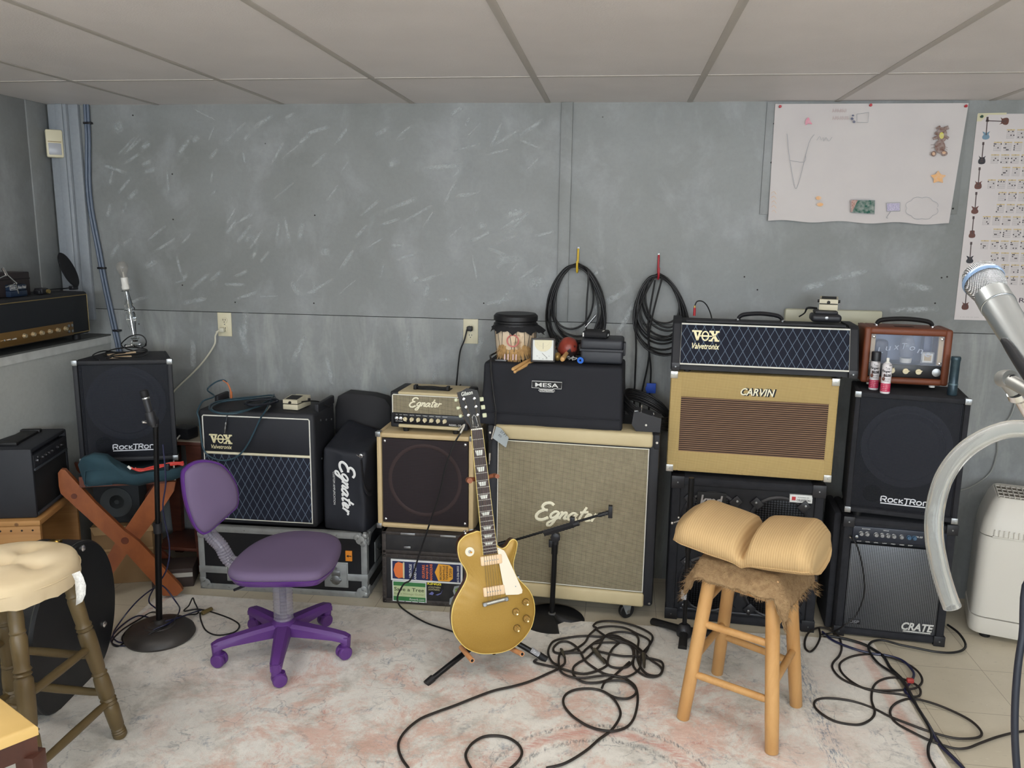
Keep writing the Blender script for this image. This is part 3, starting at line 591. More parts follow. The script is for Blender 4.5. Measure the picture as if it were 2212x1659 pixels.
g.k = 2; g.prism([(.326, .082), (.338, .070), (.366, .066), (.366, .072), (.342, .076)], -.0014, -.002); g.build('green_figure_sticker', [mat('sticker_grey', S(150, 156, 160), .4), mat('sticker_moss', S(112, 138, 70), .4), mat('ink_lime', S(196, 220, 60), .4)], E)
g = G(); rnd = random.Random(9)
for _i in range(34):
    x, z = .388+rnd.random()*.035, .125+rnd.random()*.075; a = rnd.random()*3; l = rnd.uniform(.006, .02); g.prism([(x, z), (x+l*math.cos(a), z+l*math.sin(a)), (x+.004, z+.003)], .0, -.001)
g.build('scratched_decal', WST, E)

# ---- combo with diamond cloth
w, h, d = .532, .522, .27
F_ = thing('combo_amplifier', 'black combo amplifier with dark blue diamond grille, standing on the flight case', 'amplifier', (-1.819, -.43, .313), .7)
g = G(); g.box(0, w, .0, d, .0, h, .016, 3); g.box(w-.02, w, .06, d+.004, h-.01, h+.03, .006); g.box(0, .02, .16, d+.004, h-.01, h+.03, .006); g.build('cabinet_shell', BLK, F_)
g = G(); g.box(.026, w-.024, -.003, .01, .336, h-.028, .002); g.build('upper_panel', tolex('black_vinyl_panel', S(22, 24, 32)), F_)
g = G(); g.box(.026, w-.024, -.002, .01, .026, .322, .002); g.build('grille_cloth', VOXC, F_)
g = G(); g.tube([(.023, -.003, .023), (w-.021, -.003, .023), (w-.021, -.003, h-.030), (w-.026, -.003, h-.025), (.028, -.003, h-.025), (.023, -.003, h-.030)], .003, 8, True, sub=1); g.build('piping', PIPE, F_)
g = G(); g.tube([(.025, -.004, .329), (w-.023, -.004, .329)], .006, 10, sub=1); g.build('divider_bar', mat('gold_white_bar', S(226, 218, 190), .35), F_)
g = G(); vox(g, .052, .372, .105, -.004); text(g, 'Valvetronix', .058, .348, .096, .018, -.004, .001, shear=.25, bold=.01); g.build('logo', mat('gold_white_badge', S(240, 230, 186), .35, .1), F_)
g = G()
for y in (.08, .15, .22): g.cyl((w, y, h-.03-.2*y), (w+.003, y, h-.03-.2*y), .005, n=10); g.cyl((w, y, .3), (w+.003, y, .3), .005, n=10)
g.build('screws', STEEL, F_)
g = G()
for x in (.05, w-.05): g.lathe([(.014, -.010), (.016, .004)], (x, .05, .0), n=12); g.lathe([(.014, -.010), (.016, .004)], (x, .22, .0), n=12)
g.build('feet', BRUB, F_)

# ---- flight case
w, h, d = .783, .304, .34
Fc = thing('flight_case', 'black flight case with aluminium edges and butterfly latches behind the purple chair', 'case', (-1.842, -.45, 0), 1.5)
g = G(); g.box(.004, w-.004, .004, d-.004, .004, h-.004); g.build('panel', tolex('black_laminate', S(20, 21, 25), rough=.4), Fc)
g = G(); t_ = .028
for z0 in (0, h-t_): g.box(0, w, 0, .004, z0, z0+t_, .0015); g.box(0, .004, 0, d, z0, z0+t_, .0015); g.box(w-.004, w, 0, d, z0, z0+t_, .0015); g.box(0, w, d-.004, d, z0, z0+t_, .0015)
for x0 in (0, w-t_): g.box(x0, x0+t_, 0, .004, 0, h, .0015); g.box(x0, x0+t_, d-.004, d, 0, h, .0015)
for y0 in (0, d-t_): g.box(0, .004, y0, y0+t_, 0, h, .0015); g.box(w-.004, w, y0, y0+t_, 0, h, .0015)
g.box(0, w, 0, t_, h-.004, h+.0005, .001); g.box(0, w, d-t_, d, h-.004, h+.0005, .001); g.box(w-t_, w, 0, d, h-.004, h+.0005, .001); g.box(0, t_, 0, d, h-.004, h+.0005, .001)
g.box(-.001, w+.001, -.003, .005, .080, .112, .002); g.box(w-.005, w+.002, -.002, d, .080, .112, .002); g.build('edge_extrusion', ALU, Fc)
for i in (0, 1):
    for j in (0, 1):
        for k in (0, 1):
            cx, cy, cz = i*w, k*d, j*h; sx, sy, sz = (1, -1)[i], (1, -1)[k], (1, -1)[j]; g = G()
            g.ball((cx+sx*.012, cy+sy*.012, cz+sz*.012 if j else .017), .0165, 14)
            for (a, b, r) in ((.03, .03, .02), (.045, .018, .014), (.018, .045, .014)):
                g.lathe([(r, 0), (r, .003), (r*.8, .0045)], (cx+sx*a, cy-sy*.001, cz+sz*b), (0, -sy, 0), 14)
                g.lathe([(r, 0), (r, .003), (r*.8, .0045)], (cx-sx*.001, cy+sy*a, cz+sz*b), (-sx, 0, 0), 14)
            g.build('ball_corner', ALU, Fc)
for x in (.13, .585):
    g = G(); g.box(x, x+.11, -.003, .003, .045, .165, .006); g.box(x+.006, x+.104, -.0055, 0, .051, .159, .004); g.k = 1; g.box(x+.014, x+.096, -.0045, 0, .058, .150, .003)
    g.k = 2; g.lathe([(.022, 0), (.022, .006), (.008, .010)], (x+.055, -.004, .082), (0, -1, 0), 18); g.box(x+.03, x+.08, -.012, -.004, .077, .087, .002); g.box(x+.035, x+.075, -.010, -.003, .10, .125, .002); g.lathe([(.008, 0), (.008, .008)], (x+.055, -.004, .138), (0, -1, 0), 12)
    g.build('butterfly_latch', [ALU, mat('recess_grey', S(96, 98, 100), .5, .5), STEEL], Fc)
g = G(); g.box(w-.002, w+.004, .12, .22, .12, .22, .004); g.k = 1; g.tube([(w+.006, .14, .18), (w+.014, .15, .17), (w+.014, .19, .17), (w+.006, .20, .18)], .004, 8); g.build('side_handle', [ALU, STEEL], Fc)
g = G()
for i in range(9): g.cyl((.05+.085*i, .0, h-.014), (.05+.085*i, -.0014, h-.014), .0035, n=8); g.cyl((.05+.085*i, .0, .014), (.05+.085*i, -.0014, .014), .0035, n=8)
g.build('rivets', STEEL, Fc)
g = G(); g.box(.684, .714, -.0012, .005, .172, .220, .001); g.k = 1; g.box(.690, .712, -.0018, 0, .194, .198); g.prism([(.690, .196), (.698, .203), (.698, .189)], -.0012, -.0018); g.build('orange_tag', [mat('orange_sticker', S(240, 148, 44), .5), DKI], Fc)

# ---- soft black bag with white script, next to the combo
w, h, d = .20, .368, .27
Hb = thing('equipment_bag', 'soft black nylon bag with white script lettering running down its front', 'bag', (-1.262, -.41, .306), -6)
NYL = mat('black_nylon', S(26, 28, 36), .6, bump=(1300, .4), var=(6, .4, S(36, 40, 50)))
bm = bmesh.new(); bmesh.ops.create_cube(bm, size=1)
for v in bm.verts: v.co = Vector((w/2+v.co.x*w, d/2+v.co.y*d, h/2+v.co.z*h))
bmesh.ops.bevel(bm, geom=bm.edges[:], offset=.014, segments=3, profile=.5, affect='EDGES'); bmesh.ops.subdivide_edges(bm, edges=[e for e in bm.edges if e.calc_length() > .05], cuts=12, use_grid_fill=True)
for v in bm.verts:
    c = v.co; n_ = mnoise.noise(Vector((c.x*9+3, c.y*9, c.z*7)))+.5*mnoise.noise(Vector((c.x*23, c.y*17, c.z*13)))
    if c.y < .03: c.y += .006*n_
    if c.x > w-.03: c.x += .012*n_
    if c.x < .03: c.x += .006*n_
    if c.z > h-.03: c.z += .008*n_-.05*(c.x/w-.6)*(c.y/d)+.05*(c.y/d)
g = G(); bm.verts.index_update(); g.add([v.co.copy() for v in bm.verts], [[v.index for v in f.verts] for f in bm.faces]); bm.free(); g.build('bag_body', NYL, Hb, angle=60)
g = G(); g.M = Matrix.Translation((.085, -.004, .325)) @ Matrix.Rotation(rad(90), 4, 'Y') ; egnater(g, 0, -.02, .245, 0, thick=.060); g.build('script_lettering', WHITEINK, Hb)
g = G(); text(g, 'CUSTOM AMPLIFICATION', .052, .272, .15, .0095, -.004, .0006, rot=-90); g.build('small_lettering', WHITEINK, Hb)
g = G(); g.tube([(w-.012, -.004, h-.03), (w-.005, -.01, h-.1), (w+.004, -.012, h-.15), (w+.008, .02, h-.19), (w+.006, .06, h-.2)], .011, 8, flat=((1, 0, 0), .25)); g.build('strap', NYL, Hb)
g = G(); g.lathe([(.006, -.002), (.009, 0), (.006, .002)], (w-.012, -.01, h-.012), (0, 1, 0), 14); g.tube([(w-.03, -.012, h-.008), (w-.016, -.014, h-.014), (w+.006, -.012, h-.006)], .0015, 6); g.build('strap_clip', CHROME, Hb)

# ---- padded gig bag standing behind it
g = G(); pts = [(-1.30, .31), (-1.30, .80), (-1.285, .852), (-1.25, .870), (-1.12, .862), (-1.06, .848), (-1.035, .815), (-1.03, .31)]
g.M = Matrix(); g.ring([[Vector((-1.165+(x+1.165)*k, y, .59+(z-.59)*(1-(1-k)*.5))) for x, z in pts] for y, k in ((-.125, .93), (-.118, 1), (-.035, 1), (-.025, .94))])
gb = g.build('gig_bag', mat('black_padded_nylon', S(30, 30, 34), .7, bump=(900, .4)), angle=50); solo(gb, 'black padded gig bag standing behind the script-lettered nylon bag', 'bag')
# ---- black 4x10 cabinet with round grilles
w, h, d = .608, .634, .36
K = thing('bass_speaker_cabinet', 'large black cabinet with round metal grilles and white maker sticker behind the light wooden stool', 'speaker cabinet', (.252, -.41, 0), -3.4)
g = G(); frame(g, w, h, d, .038, .02, .012); g.build('cabinet_shell', CARPET, K)
g = G(); g.box(.038, w-.038, .012, .022, .038, h-.038); g.build('baffle', mat('black_baffle', S(24, 25, 30), .7, bump=(600, .4)), K)
for x in (.170, .438):
    for z in (.168, .450):
        g = G(); g.lathe([(.128, 0), (.128, .006), (.120, .011), (.114, .008)], (x, .012, z), (0, -1, 0), 40, cap=False); g.k = 1
        g.lathe([(.116, .007), (.10, .012), (.06, .016), (.001, .017)], (x, .012, z), (0, -1, 0), 40)
        sp = g.build('speaker_grille', [BPL, PERFK], K)
        for a in (45, 135, 225, 315):
            g = G(); g.M = Matrix.Translation((x, .011, z)) @ Matrix.Rotation(rad(-a), 4, 'Y'); g.box(.108, .152, -.016, 0, -.018, .018, .003); g.k = 1; g.lathe([(.005, 0), (.005, .004), (.002, .005)], (.137, -.016, 0), (0, -1, 0), 10); g.build('clamp', [BPL, STEEL], K)
g = G(); g.box(.105, .222, -.008, 0, .510, .578, .002); g.k = 1; text(g, 'kmd', .118, .520, .090, .046, -.008, .003, shear=.15, bold=.03); g.build('logo', [mat('badge_black', S(14, 14, 16), .6), mat('badge_silver', S(190, 190, 192), .35, .6)], K)
g = G(); g.box(.472, .560, -.001, .02, .558, .590, .001); g.k = 1; g.box(.480, .495, -.0015, 0, .567, .582); g.k = 2; text(g, 'POWERED BY', .503, .578, .044, .005, -.0012, .0004); text(g, 'CELESTION', .499, .564, .053, .009, -.0012, .0004, bold=.02); g.build('maker_sticker', [WST, mat('sticker_red', S(190, 50, 56), .4), DKI], K)
corners(K, w, h, d, BPL, .05, dep=.06)
g = G(); g.box(-.003, 0, .10, .24, .36, .46, .003); g.build('side_handle', BPL, K)
g = G(); g.box(.06, w-.06, .004, .02, .045, .054, .002); g.build('trim_bar', mat('dark_steel', S(90, 92, 96), .4, .7), K)
for x in (.04, w-.04):
    g = G(); g.lathe([(.02, 0), (.02, .003)], (x, .05, -.0), n=10); g.build('foot', BRUB, K)

# ---- tweed 2x12 cabinet
w, h, d = .648, .418, .27
J = thing('guitar_speaker_cabinet', 'tweed-covered cabinet with brown striped cloth, under the long diamond-cloth head', 'speaker cabinet', (.227, -.40, .655), -4.2)
g = G(); g.box(0, w, .006, d, 0, h, .010, 3); g.box(0, .046, 0, .02, 0, h, .007); g.box(w-.032, w, 0, .02, 0, h, .007); g.box(.04, w-.026, 0, .02, h-.104, h, .007); g.box(.04, w-.026, 0, .02, 0, .088, .007); g.build('cabinet_shell', TWEED, J)
g = G(); g.box(.044, w-.030, .004, .012, .086, h-.102); g.build('grille_cloth', BRC, J)
g = G(); text(g, 'CARVIN', .277, h-.083, .132, .030, -.001, .003, shear=.25, bold=.02); lg = g.build('logo', LOGOW, J)
g = G(); text(g, 'CARVIN', .280, h-.086, .136, .034, -.0, .0012, shear=.25, bold=.06); g.build('logo_shadow', mat('badge_black', S(14, 14, 16), .6), lg)
corners(J, w, h, d, mat('dull_chrome', S(190, 188, 180), .3, .7), .027, dep=.028)
g = G(); g.box(w-.002, w+.0015, .0, d, 0, h, .001); g.box(-.0015, .002, .02, d, 0, h, .001); g.build('side_panel', TWEED, J)

# ---- diamond cloth head with sloping front
w, h = .705, .196
I = thing('amplifier_head', 'long black amplifier head with sloping dark blue diamond grille and gold-white badge', 'amplifier', (.228, -.415, 1.083), -4.2)
sl = .30
g = G(); prof = [(0, 0), (.26, 0), (.26, h-.01), (.25, h), (.085, h), (.07, h-.006), (sl*h*.98, h*.93), (-.004, .012)]
g.ring([[Vector((x, y+(.006 if e else 0), z*(.985 if e else 1)+(.002 if e else 0))) for y, z in prof] for x, e in ((-.006, 1), (0, 0), (.03, 0))]); g.ring([[Vector((x, y+(.006 if e else 0), z*(.985 if e else 1)+(.002 if e else 0))) for y, z in prof] for x, e in ((w-.03, 0), (w, 0), (w+.006, 1))])
g.ring([[Vector((x, max(y, .012) if y < .1 else y, z)) for y, z in [(.0, 0), (.255, 0), (.255, h-.008), (.09, h-.008), (sl*h+.012, h*.93), (.010, .012)]] for x in (.03, w-.03)]); g.build('cabinet_shell', BLK, I, angle=30)
fr = Matrix.Translation((0, .004, .022)) @ Matrix.Rotation(-math.atan(sl), 4, 'X')
def slope(nm, gg, ms, par=I):
    o = gg.build(nm, ms, par); o.matrix_local = fr if par is I else Matrix(); return o
g = G(); g.box(.030, w-.030, -.002, .010, .004, .166, .002); gp = slope('grille_cloth', g, VOXC)
g = G(); g.tube([(.030, -.004, .003), (w-.030, -.004, .003), (w-.030, -.004, .167), (.030, -.004, .167)], .0034, 8, True, sub=1); slope('piping', g, PIPE)
g = G(); vox(g, .072, .098, .108, -.004, .005); text(g, 'Valvetronix', .074, .066, .108, .024, -.004, .001, shear=.25, bold=.015); slope('logo', g, mat('gold_white_badge', S(232, 218, 150), .35, .2))
g = G(); g.box(.045, w-.045, -.001, .012, .175, .186, .003); slope('vent_bar', g, BLK)
strap_handle(I, .255, .43, .14, h, .030, .009); corners(I, w, .05, .1, BPL, .03, which=((0, 0), (1, 0)), dep=.06)
g = G()
for x in (.06, w-.06):
    for y in (.04, .2): g.lathe([(.014, -.010), (.015, .002)], (x, y, 0), n=12)
g.build('feet', BRUB, I)

# ---- grey perforated combo, right
w, h, d = .420, .510, .29
L_ = thing('combo_amplifier', 'black combo amplifier with grey metal grille and small knobs, lowest in the right-hand stack', 'amplifier', (.938, -.455, .004), -5)
g = G(); frame(g, w, h, d, .036, .020, .016); g.box(.03, w-.03, .004, .03, h-.1, h-.03); g.build('cabinet_shell', CARPET, L_)
g = G(); g.box(-.03, .0, .05, d, .0, h, .01); g.build('side_panel', CARPET, L_)
g = G(); g.box(.036, w-.036, .006, .016, .036, h-.112, .003); g.build('speaker_grille', PERFG, L_)
g = G(); g.box(.036, w-.036, -.002, .012, h-.092, h-.034, .003); cp = g.build('control_panel', mat('blue_black_panel', S(26, 32, 46), .35), L_)
g = G()
for i in range(7): text(g, ['INPUT', 'GAIN', 'LEVEL', 'LOW', 'MID', 'HIGH', 'DSP'][i], .056+i*.032, h-.100, .016, .004, .002, .0004)
text(g, 'RHYTHM', .07, h-.045, .03, .004, -.002, .0004); text(g, 'SOLO', .15, h-.045, .02, .004, -.002, .0004); text(g, 'GFX-50', .262, h-.062, .034, .007, -.002, .0004, shear=.2); g.build('panel_lettering', WHITEINK, cp)
for i, x in enumerate((.068, .090, .124, .146, .168, .190, .218, .246, .266)): knob(L_, x, h-.063, .0085, -.002, mat('silver_knob', S(150, 152, 154), .3, .8) if i < 7 else mat('blue_knob', S(60, 92, 120), .4), a=random.uniform(-2, 2), h=.011)
g = G(); g.lathe([(.006, 0), (.006, .004), (.003, .005)], (.052, -.002, h-.078), (0, -1, 0), 12); g.build('input_jack', STEEL, L_)
g = G(); text(g, 'CRATE', .255, .052, .120, .034, .004, .004, shear=.25, bold=.035); g.box(.262, .366, -.0, .004, .044, .049, .001); g.build('logo', mat('badge_white_grey', S(198, 198, 192), .4), L_)
g = G(); g.box(.052, .098, .003, .008, .052, .074, .001); g.k = 1; text(g, 'DSP', .056, .056, .038, .014, .003, .001, shear=.2, bold=.02); g.build('dsp_badge', [BPL, mat('badge_dim', S(130, 130, 132), .4)], L_)
corners(L_, w, h, d, BPL, .04, dep=.05)

# ---- two perforated monitor cabinets with the same badge
def rocktron(name, label, loc, rz, dim, tilt=0):
    w, h, d = dim
    r = thing(name, label, 'speaker cabinet', loc, rz)
    g = G(); frame(g, w, h, d, .020, .024, .006)
    if tilt: g.v = [Vector((w/2+(v.x-w/2)*(1-.42*max(0, (v.y-.03)/d)), v.y, v.z)) for v in g.v]
    g.build('cabinet_shell', CARPET if tilt == 0 else tolex('black_vinyl_left', S(28, 29, 34)), r)
    speaker(r, w*.5, h*.57, .155*w/.403, .030, mat('dark_blue_cone', S(50, 53, 66), .7))
    g = G(); g.lathe([(.036, 0), (.036, -.004), (.03, -.002), (.026, .03), (.001, .03)], (w*.24, .030, h*.16), (0, 1, 0), 24); g.build('port', DARK, r)
    g = G(); g.box(.020, w-.020, .012, .015, .020, h-.020); g.build('grille', PERFB, r)
    g = G(); rocktron_logo(g, w*.32 if tilt == 0 else w*.34, .048, w*.43, .009); g.build('logo', mat('badge_silver_white', S(214, 216, 222), .35), r)
    corners(r, w, h, d, STEEL, .021, dep=.021)
    g = G(); g.box(.004, .012, .01, .014, .0, .0, 0) if 0 else None
    for x in (.05, w-.05):
        g = G(); g.lathe([(.016, -.024), (.018, .002)], (x, .05, 0), n=12); g.lathe([(.016, -.024), (.018, .002)], (x, d-.05, 0), n=12); g.build('foot', BRUB, r)
    return r
Mr = rocktron('speaker_cabinet', 'black perforated speaker cabinet under the brown glass-fronted amplifier', (.937, -.455, .538), -11.5, (.403, .490, .27))
Ol = rocktron('speaker_cabinet', 'black perforated speaker cabinet on the green canvas chair, glass lamp on top', (-2.278, -.60, .612), 19, (.398, .448, .27), 1)

# ---- brown amplifier with a clear front
w, h, d = .321, .222, .175
N = thing('tube_amplifier', 'small brown amplifier with a clear engraved window, glowing-tube chassis and black strap handle', 'amplifier', (.972, -.375, 1.052), -6)
g = G(); g.box(0, .028, .0, d, 0, h, .010, 3); g.box(w-.028, w, 0, d, 0, h, .010, 3); g.box(.02, w-.02, 0, d, h-.028, h, .010, 3); g.box(.02, w-.02, 0, d, 0, .026, .010, 3); g.box(.02, w-.02, d-.012, d-.004, .02, h-.02); g.build('cabinet_shell', BROWNV, N)
g = G(); g.box(.026, w-.026, .011, .12, .026, .080, .003); cp = g.build('control_panel', mat('black_control_panel', S(16, 16, 20), .35), N)
for x, a in ((.115, .5), (.165, 1.4), (.212, 1.2)): knob(N, x, .052, .0115, .011, CRM, 'pointer', a, .010)
g = G(); g.lathe([(.016, 0), (.016, .004), (.007, .006)], (.276, .011, .052), (0, -1, 0), 18); g.build('volume_jack', STEEL, N)
g = G(); g.box(.027, .045, .016, .03, .08, h-.03); g.box(w-.045, w-.027, .016, .03, .08, h-.03); g.build('inner_rails', mat('pale_wood', S(206, 182, 140), .6), N)
g = G(); g.box(.05, .28, .12, .125, .08, h-.03); g.build('inner_back', mat('blue_grey_steel', S(108, 118, 140), .4, .4), N)
g = G(); g.box(.055, .105, .06, .11, .08, .165, .012); g.k = 1; g.box(.235, .262, .07, .11, .08, .19, .005); g.build('transformer', [mat('blue_black_lacquer', S(42, 48, 72), .3), mat('blue_lacquer', S(66, 76, 110), .3)], N)
g = G(); g.lathe([(.016, 0), (.026, .012), (.029, .035), (.028, .06), (.022, .08), (.018, .096), (.008, .104), (.001, .105)], (.172, .06, .098), n=20); tb = g.build('vacuum_tube', mat('tube_glass', S(150, 156, 170), .06, .0, Alpha=.45, Specular_IOR_Level=1.), N)
g = G(); g.lathe([(.021, 0), (.023, .018)], (.172, .06, .080), n=18); g.build('tube_socket', WPL, N)
g = G(); g.box(.222, .270, .036, .05, .081, .128, .002); g.k = 1; g.box(.228, .264, .034, .038, .087, .122); g.k = 2; g.box(.233, .259, .033, .038, .094, .115); g.build('meter', [GREYM, WPL, mat('pale_wood', S(206, 182, 140), .6)], N)
t = NT('clear_acrylic_window'); t.p(Base_Color=S(200, 210, 230), Roughness=.05, Alpha=.16, Specular_IOR_Level=.8)
g = G(); g.box(.026, w-.026, .008, .0105, .078, h-.026); wn = g.build('window', t.m, N)
g = G()
for i, c in enumerate('LuxTone'): text(g, c, .056+.0285*i, [.118, .130, .136, .139, .136, .127, .115][i], .020, .024 if c in 'LT' else .017, .0078, .0006, shear=.2, rot=[10, 6, 2, 0, -4, -8, -12][i])
g.build('engraving', mat('frosted_engraving', S(170, 176, 190), .6), wn)
g = G()
for x in (.037, w-.037):
    for z in (.088, h-.038): g.lathe([(.006, 0), (.006, .003), (.003, .005)], (x, .008, z), (0, -1, 0), 12)
g.build('window_screws', CHROME, N)
strap_handle(N, .055, .262, .08, h, .030, .0095, BRUB, CHROME)
g = G(); g.box(.12, .19, .05, .09, h-.002, h+.001); g.build('vent', mat('vent_dark_brown', S(60, 34, 24), .8), N)
g = G()
for x in (.04, w-.05):
    for y in (.03, d-.03): g.lathe([(.012, 0), (.011, -.012)], (x, y, .002), n=12)
g.build('feet', WPL, N)

# ---- things on the right stack: two spray cans, dark tube
def can(label, px, py, cap):
    p = at(px, py, z=1.030); r = thing('spray_can', label, 'spray can', p, -14, None)
    R = .0178; H_ = .118
    g = G(); g.lathe([(R*.93, 0), (R, .003), (R, H_-.010), (R*.8, H_-.002), (R*.55, H_+.001)], n=24); g.build('can_body', mat('can_white', S(226, 222, 224), .3), r)
    g = G(); g.lathe([(R+.0003, .008), (R+.0003, .040)], n=24, cap=False); g.build('red_band', mat('label_crimson', S(196, 44, 84), .35), r, label='crimson lower band')
    g = G(); text(g, 'Tone', -.006, .094, .016, .010, 0, .0005, bend=R+.0002); text(g, 'Finger-', -.020, .080, .038, .013, 0, .0005, bend=R+.0002, bold=.03); text(g, 'ease', -.012, .066, .028, .011, 0, .0005, bend=R+.0002, bold=.03)
    text(g, 'GUITAR STRING', -.010, .056, .024, .004, 0, .0005, bend=R+.0002); text(g, 'LUBRICANT', -.010, .048, .02, .004, 0, .0005, bend=R+.0002); text(g, 'GHS', .006, .108, .014, .006, 0, .0005, bend=R+.0002, bold=.02); g.build('label_lettering', DKI, r)
    g = G()
    for i in range(4): text(g, '- -- --- - --'[:12-i], -.016, .034-.007*i, .034-.004*i, .0014, 0, .0006, bend=R+.0004)
    g.build('band_lettering', WHITEINK, r)
    g = G()
    if cap: g.lathe([(R*.98, H_-.004), (R*.98, H_+.030), (R*.9, H_+.033)], n=24); g.build('cap', BPL, r)
    else: g.lathe([(R*.5, H_), (R*.5, H_+.004), (.0055, H_+.005), (.0055, H_+.018), (.004, H_+.020)], n=14); g.build('nozzle', WPL, r)
    g = G(); g.ball((-.010, -R+.001, .058), .006, 10, (.9, .3, 1.3)); g.tube([(-.010, -R, .064), (-.008, -R-.0004, .078)], .001, 6); g.build('label_picture', mat('picture_brown', S(96, 50, 34), .4), r)
    return r
can('white and crimson spray can with its black cap on', 1886, 841, True)
can('white and crimson spray can with a bare white nozzle, cap off', 1911, 849, False)
p = at(2056, 853, z=1.030); r = thing('microphone_sleeve', 'slim dark teal metal tube standing at the right corner of the right stack', 'tube', p)
TEAL = mat('teal_black_enamel', S(44, 62, 72), .3, .3, var=(40, .5, S(70, 92, 100)))
g = G(); g.lathe([(.0165, 0), (.0175, .004), (.0175, .036), (.0165, .040), (.0165, .132), (.018, .136), (.018, .146), (.015, .150)], n=20); g.build('tube_body', TEAL, r)
g = G(); g.lathe([(.0178, .040), (.0178, .046)], n=20, cap=False); g.build('band', mat('teal_grey_band', S(100, 122, 130), .4, .5), r)

# ================================================================ LEFT SIDE
# ---- vintage head on the ledge: faces the room, long side along the wall
w, h, d = .70, .196, .22
Pm = thing('amplifier_head', 'black vintage amplifier head with brass control panel on the ledge of the left wall', 'amplifier', (-2.472, -.875, 1.124), 90)
Pm.rotation_euler = (0, 0, rad(90))
g = G(); g.box(0, w, 0, d, 0, h, .014, 3); g.build('cabinet_shell', tolex('black_levant', S(26, 27, 30)), Pm)
g = G(); g.box(.014, w-.014, -.001, .01, .012, h-.016, .001); g.build('front_panel', tolex('black_front', S(20, 24, 30)), Pm)
g = G(); g.tube([(.012, -.001, .011), (w-.012, -.001, .011), (w-.012, -.001, h-.014), (.012, -.001, h-.014)], .0022, 6, True, sub=1); g.build('gold_piping', mat('gold_piping', S(150, 130, 84), .4, .5), Pm)
g = G(); g.box(.10, .575, -.003, .004, .006, .066, .001); cp = g.build('control_panel', mat('brass_panel', S(128, 98, 56), .35, .6), Pm)
for i in range(6): knob(Pm, .255+.052*i, .040, .0095, -.003, mat('gold_cap_knob', S(214, 196, 160), .3, .7), h=.012)
g = G()
for i in range(3): g.cyl((.125+.03*i, -.003, .034), (.125+.034*i, -.018, .038), .003, .004, 8)
g.build('toggle_switches', CHROME, Pm)
g = G()
for x in (.54, .563):
    for z in (.024, .05): g.lathe([(.007, 0), (.007, .003), (.003, .004)], (x, -.003, z), (0, -1, 0), 12)
g.build('jacks', STEEL, Pm)
g = G(); text(g, 'Lead 50', .30, .13, .07, .016, -.0012, .0004, shear=.2) if 0 else None
g = G()
for x in (.05, w-.05):
    for y in (.04, d-.04): g.lathe([(.018, 0), (.018, -.028)], (x, y, .002), n=12)
g.build('feet', BRUB, Pm)
g = G(); g.box(.02, .09, .003, .02, -.027, -.001) if 0 else None
# pop filter, pedal, box and clamp on it
zt = 1.322
r = thing('pop_filter', 'round black pop filter on a thin arm lying on the vintage head', 'pop filter', (-2.56, -.20, zt))
n_ = Vector((.859, -.11, .486)).normalized(); c = at(148, 583, X=-2.56)-Vector((-2.56, -.20, zt)); vd = (at(148, 583, X=-2.56)-CP).normalized(); mj = at(162, 614, D=4)-at(130, 553, D=4); n_ = mj.cross(vd).normalized()*.95-vd*.30; n_.normalize()
g = G(); g.lathe([(.082, -.004), (.086, 0), (.082, .004)], c, n_, 32); g.build('mesh_disc', mat('black_nylon_mesh', S(14, 14, 18), .8, bump=(1500, .5)), r)
b = c+Vector((0.0, .035, -.062)); g = G(); q = at(110, 616, X=-2.56)-r.location; q2 = at(88, 620, X=-2.54)-r.location; g.tube([b, (b.x, b.y-.03, .012), (q.x, q.y, .013), (q2.x, q2.y, .014)], .0028, 8); g.box(b.x-.012, b.x+.012, b.y-.03, b.y+.01, .0, .02, .004); g.build('arm', BPL, r)
g = G(); g.box(q2.x-.02, q2.x+.02, q2.y-.02, q2.y+.025, .0, .026, .005); g.box(q2.x-.016, q2.x+.016, q2.y-.03, q2.y-.01, .0, .018, .004); g.k = 1; g.lathe([(.009, 0), (.009, .01)], (q2.x+.03, q2.y, .012), (1, 0, 0), 12); g.build('clamp', [BPL, mat('dull_brass', S(150, 130, 80), .4, .7)], r)
p = at(40, 640, z=zt); r = thing('effects_pedal', 'dark blue effects pedal with white lettering on the vintage head', 'pedal', (p.x, p.y, zt), 84)
g = G(); g.box(-.06, .03, -.02, .09, 0, .026, .004); g.box(-.06, .03, -.018, .05, .026, .052, .005); g.build('pedal_body', mat('navy_enamel', S(24, 40, 62), .4), r)
g = G(); g.tube([(-.058, -.0185, .030), (-.024, -.0185, .030), (-.024, -.0185, .047), (-.058, -.0185, .047)], .001, 6, True, sub=1); text(g, 'DOD', -.053, .034, .024, .009, -.0185, .0006, bold=.02); text(g, 'Blues Pedal', -.018, .034, .044, .012, -.0185, .0006, shear=.35); g.build('pedal_lettering', WHITEINK, r)
p = at(20, 585, z=zt+.03); r = thing('adapter_box', 'small dark brown box on the vintage head, behind the blue pedal', 'box', (-2.60, -.62, zt))
g = G(); g.box(-.05, .05, -.06, .17, 0, .10, .004); g.build('box_body', mat('brown_black_card', S(40, 32, 34), .6), r); g = G(); g.box(-.051, .051, -.061, .171, .07, .074, .001); g.build('lid_seam', DARK, r)
p = at(20, 600, X=-2.52); r = thing('microphone_clamp', 'shiny silver jointed clamp leaning over the blue pedal', 'clamp', (-2.52, p.y, zt+.0))
def lp(x, y, X=-2.50): return at(x, y, X=X)-r.location
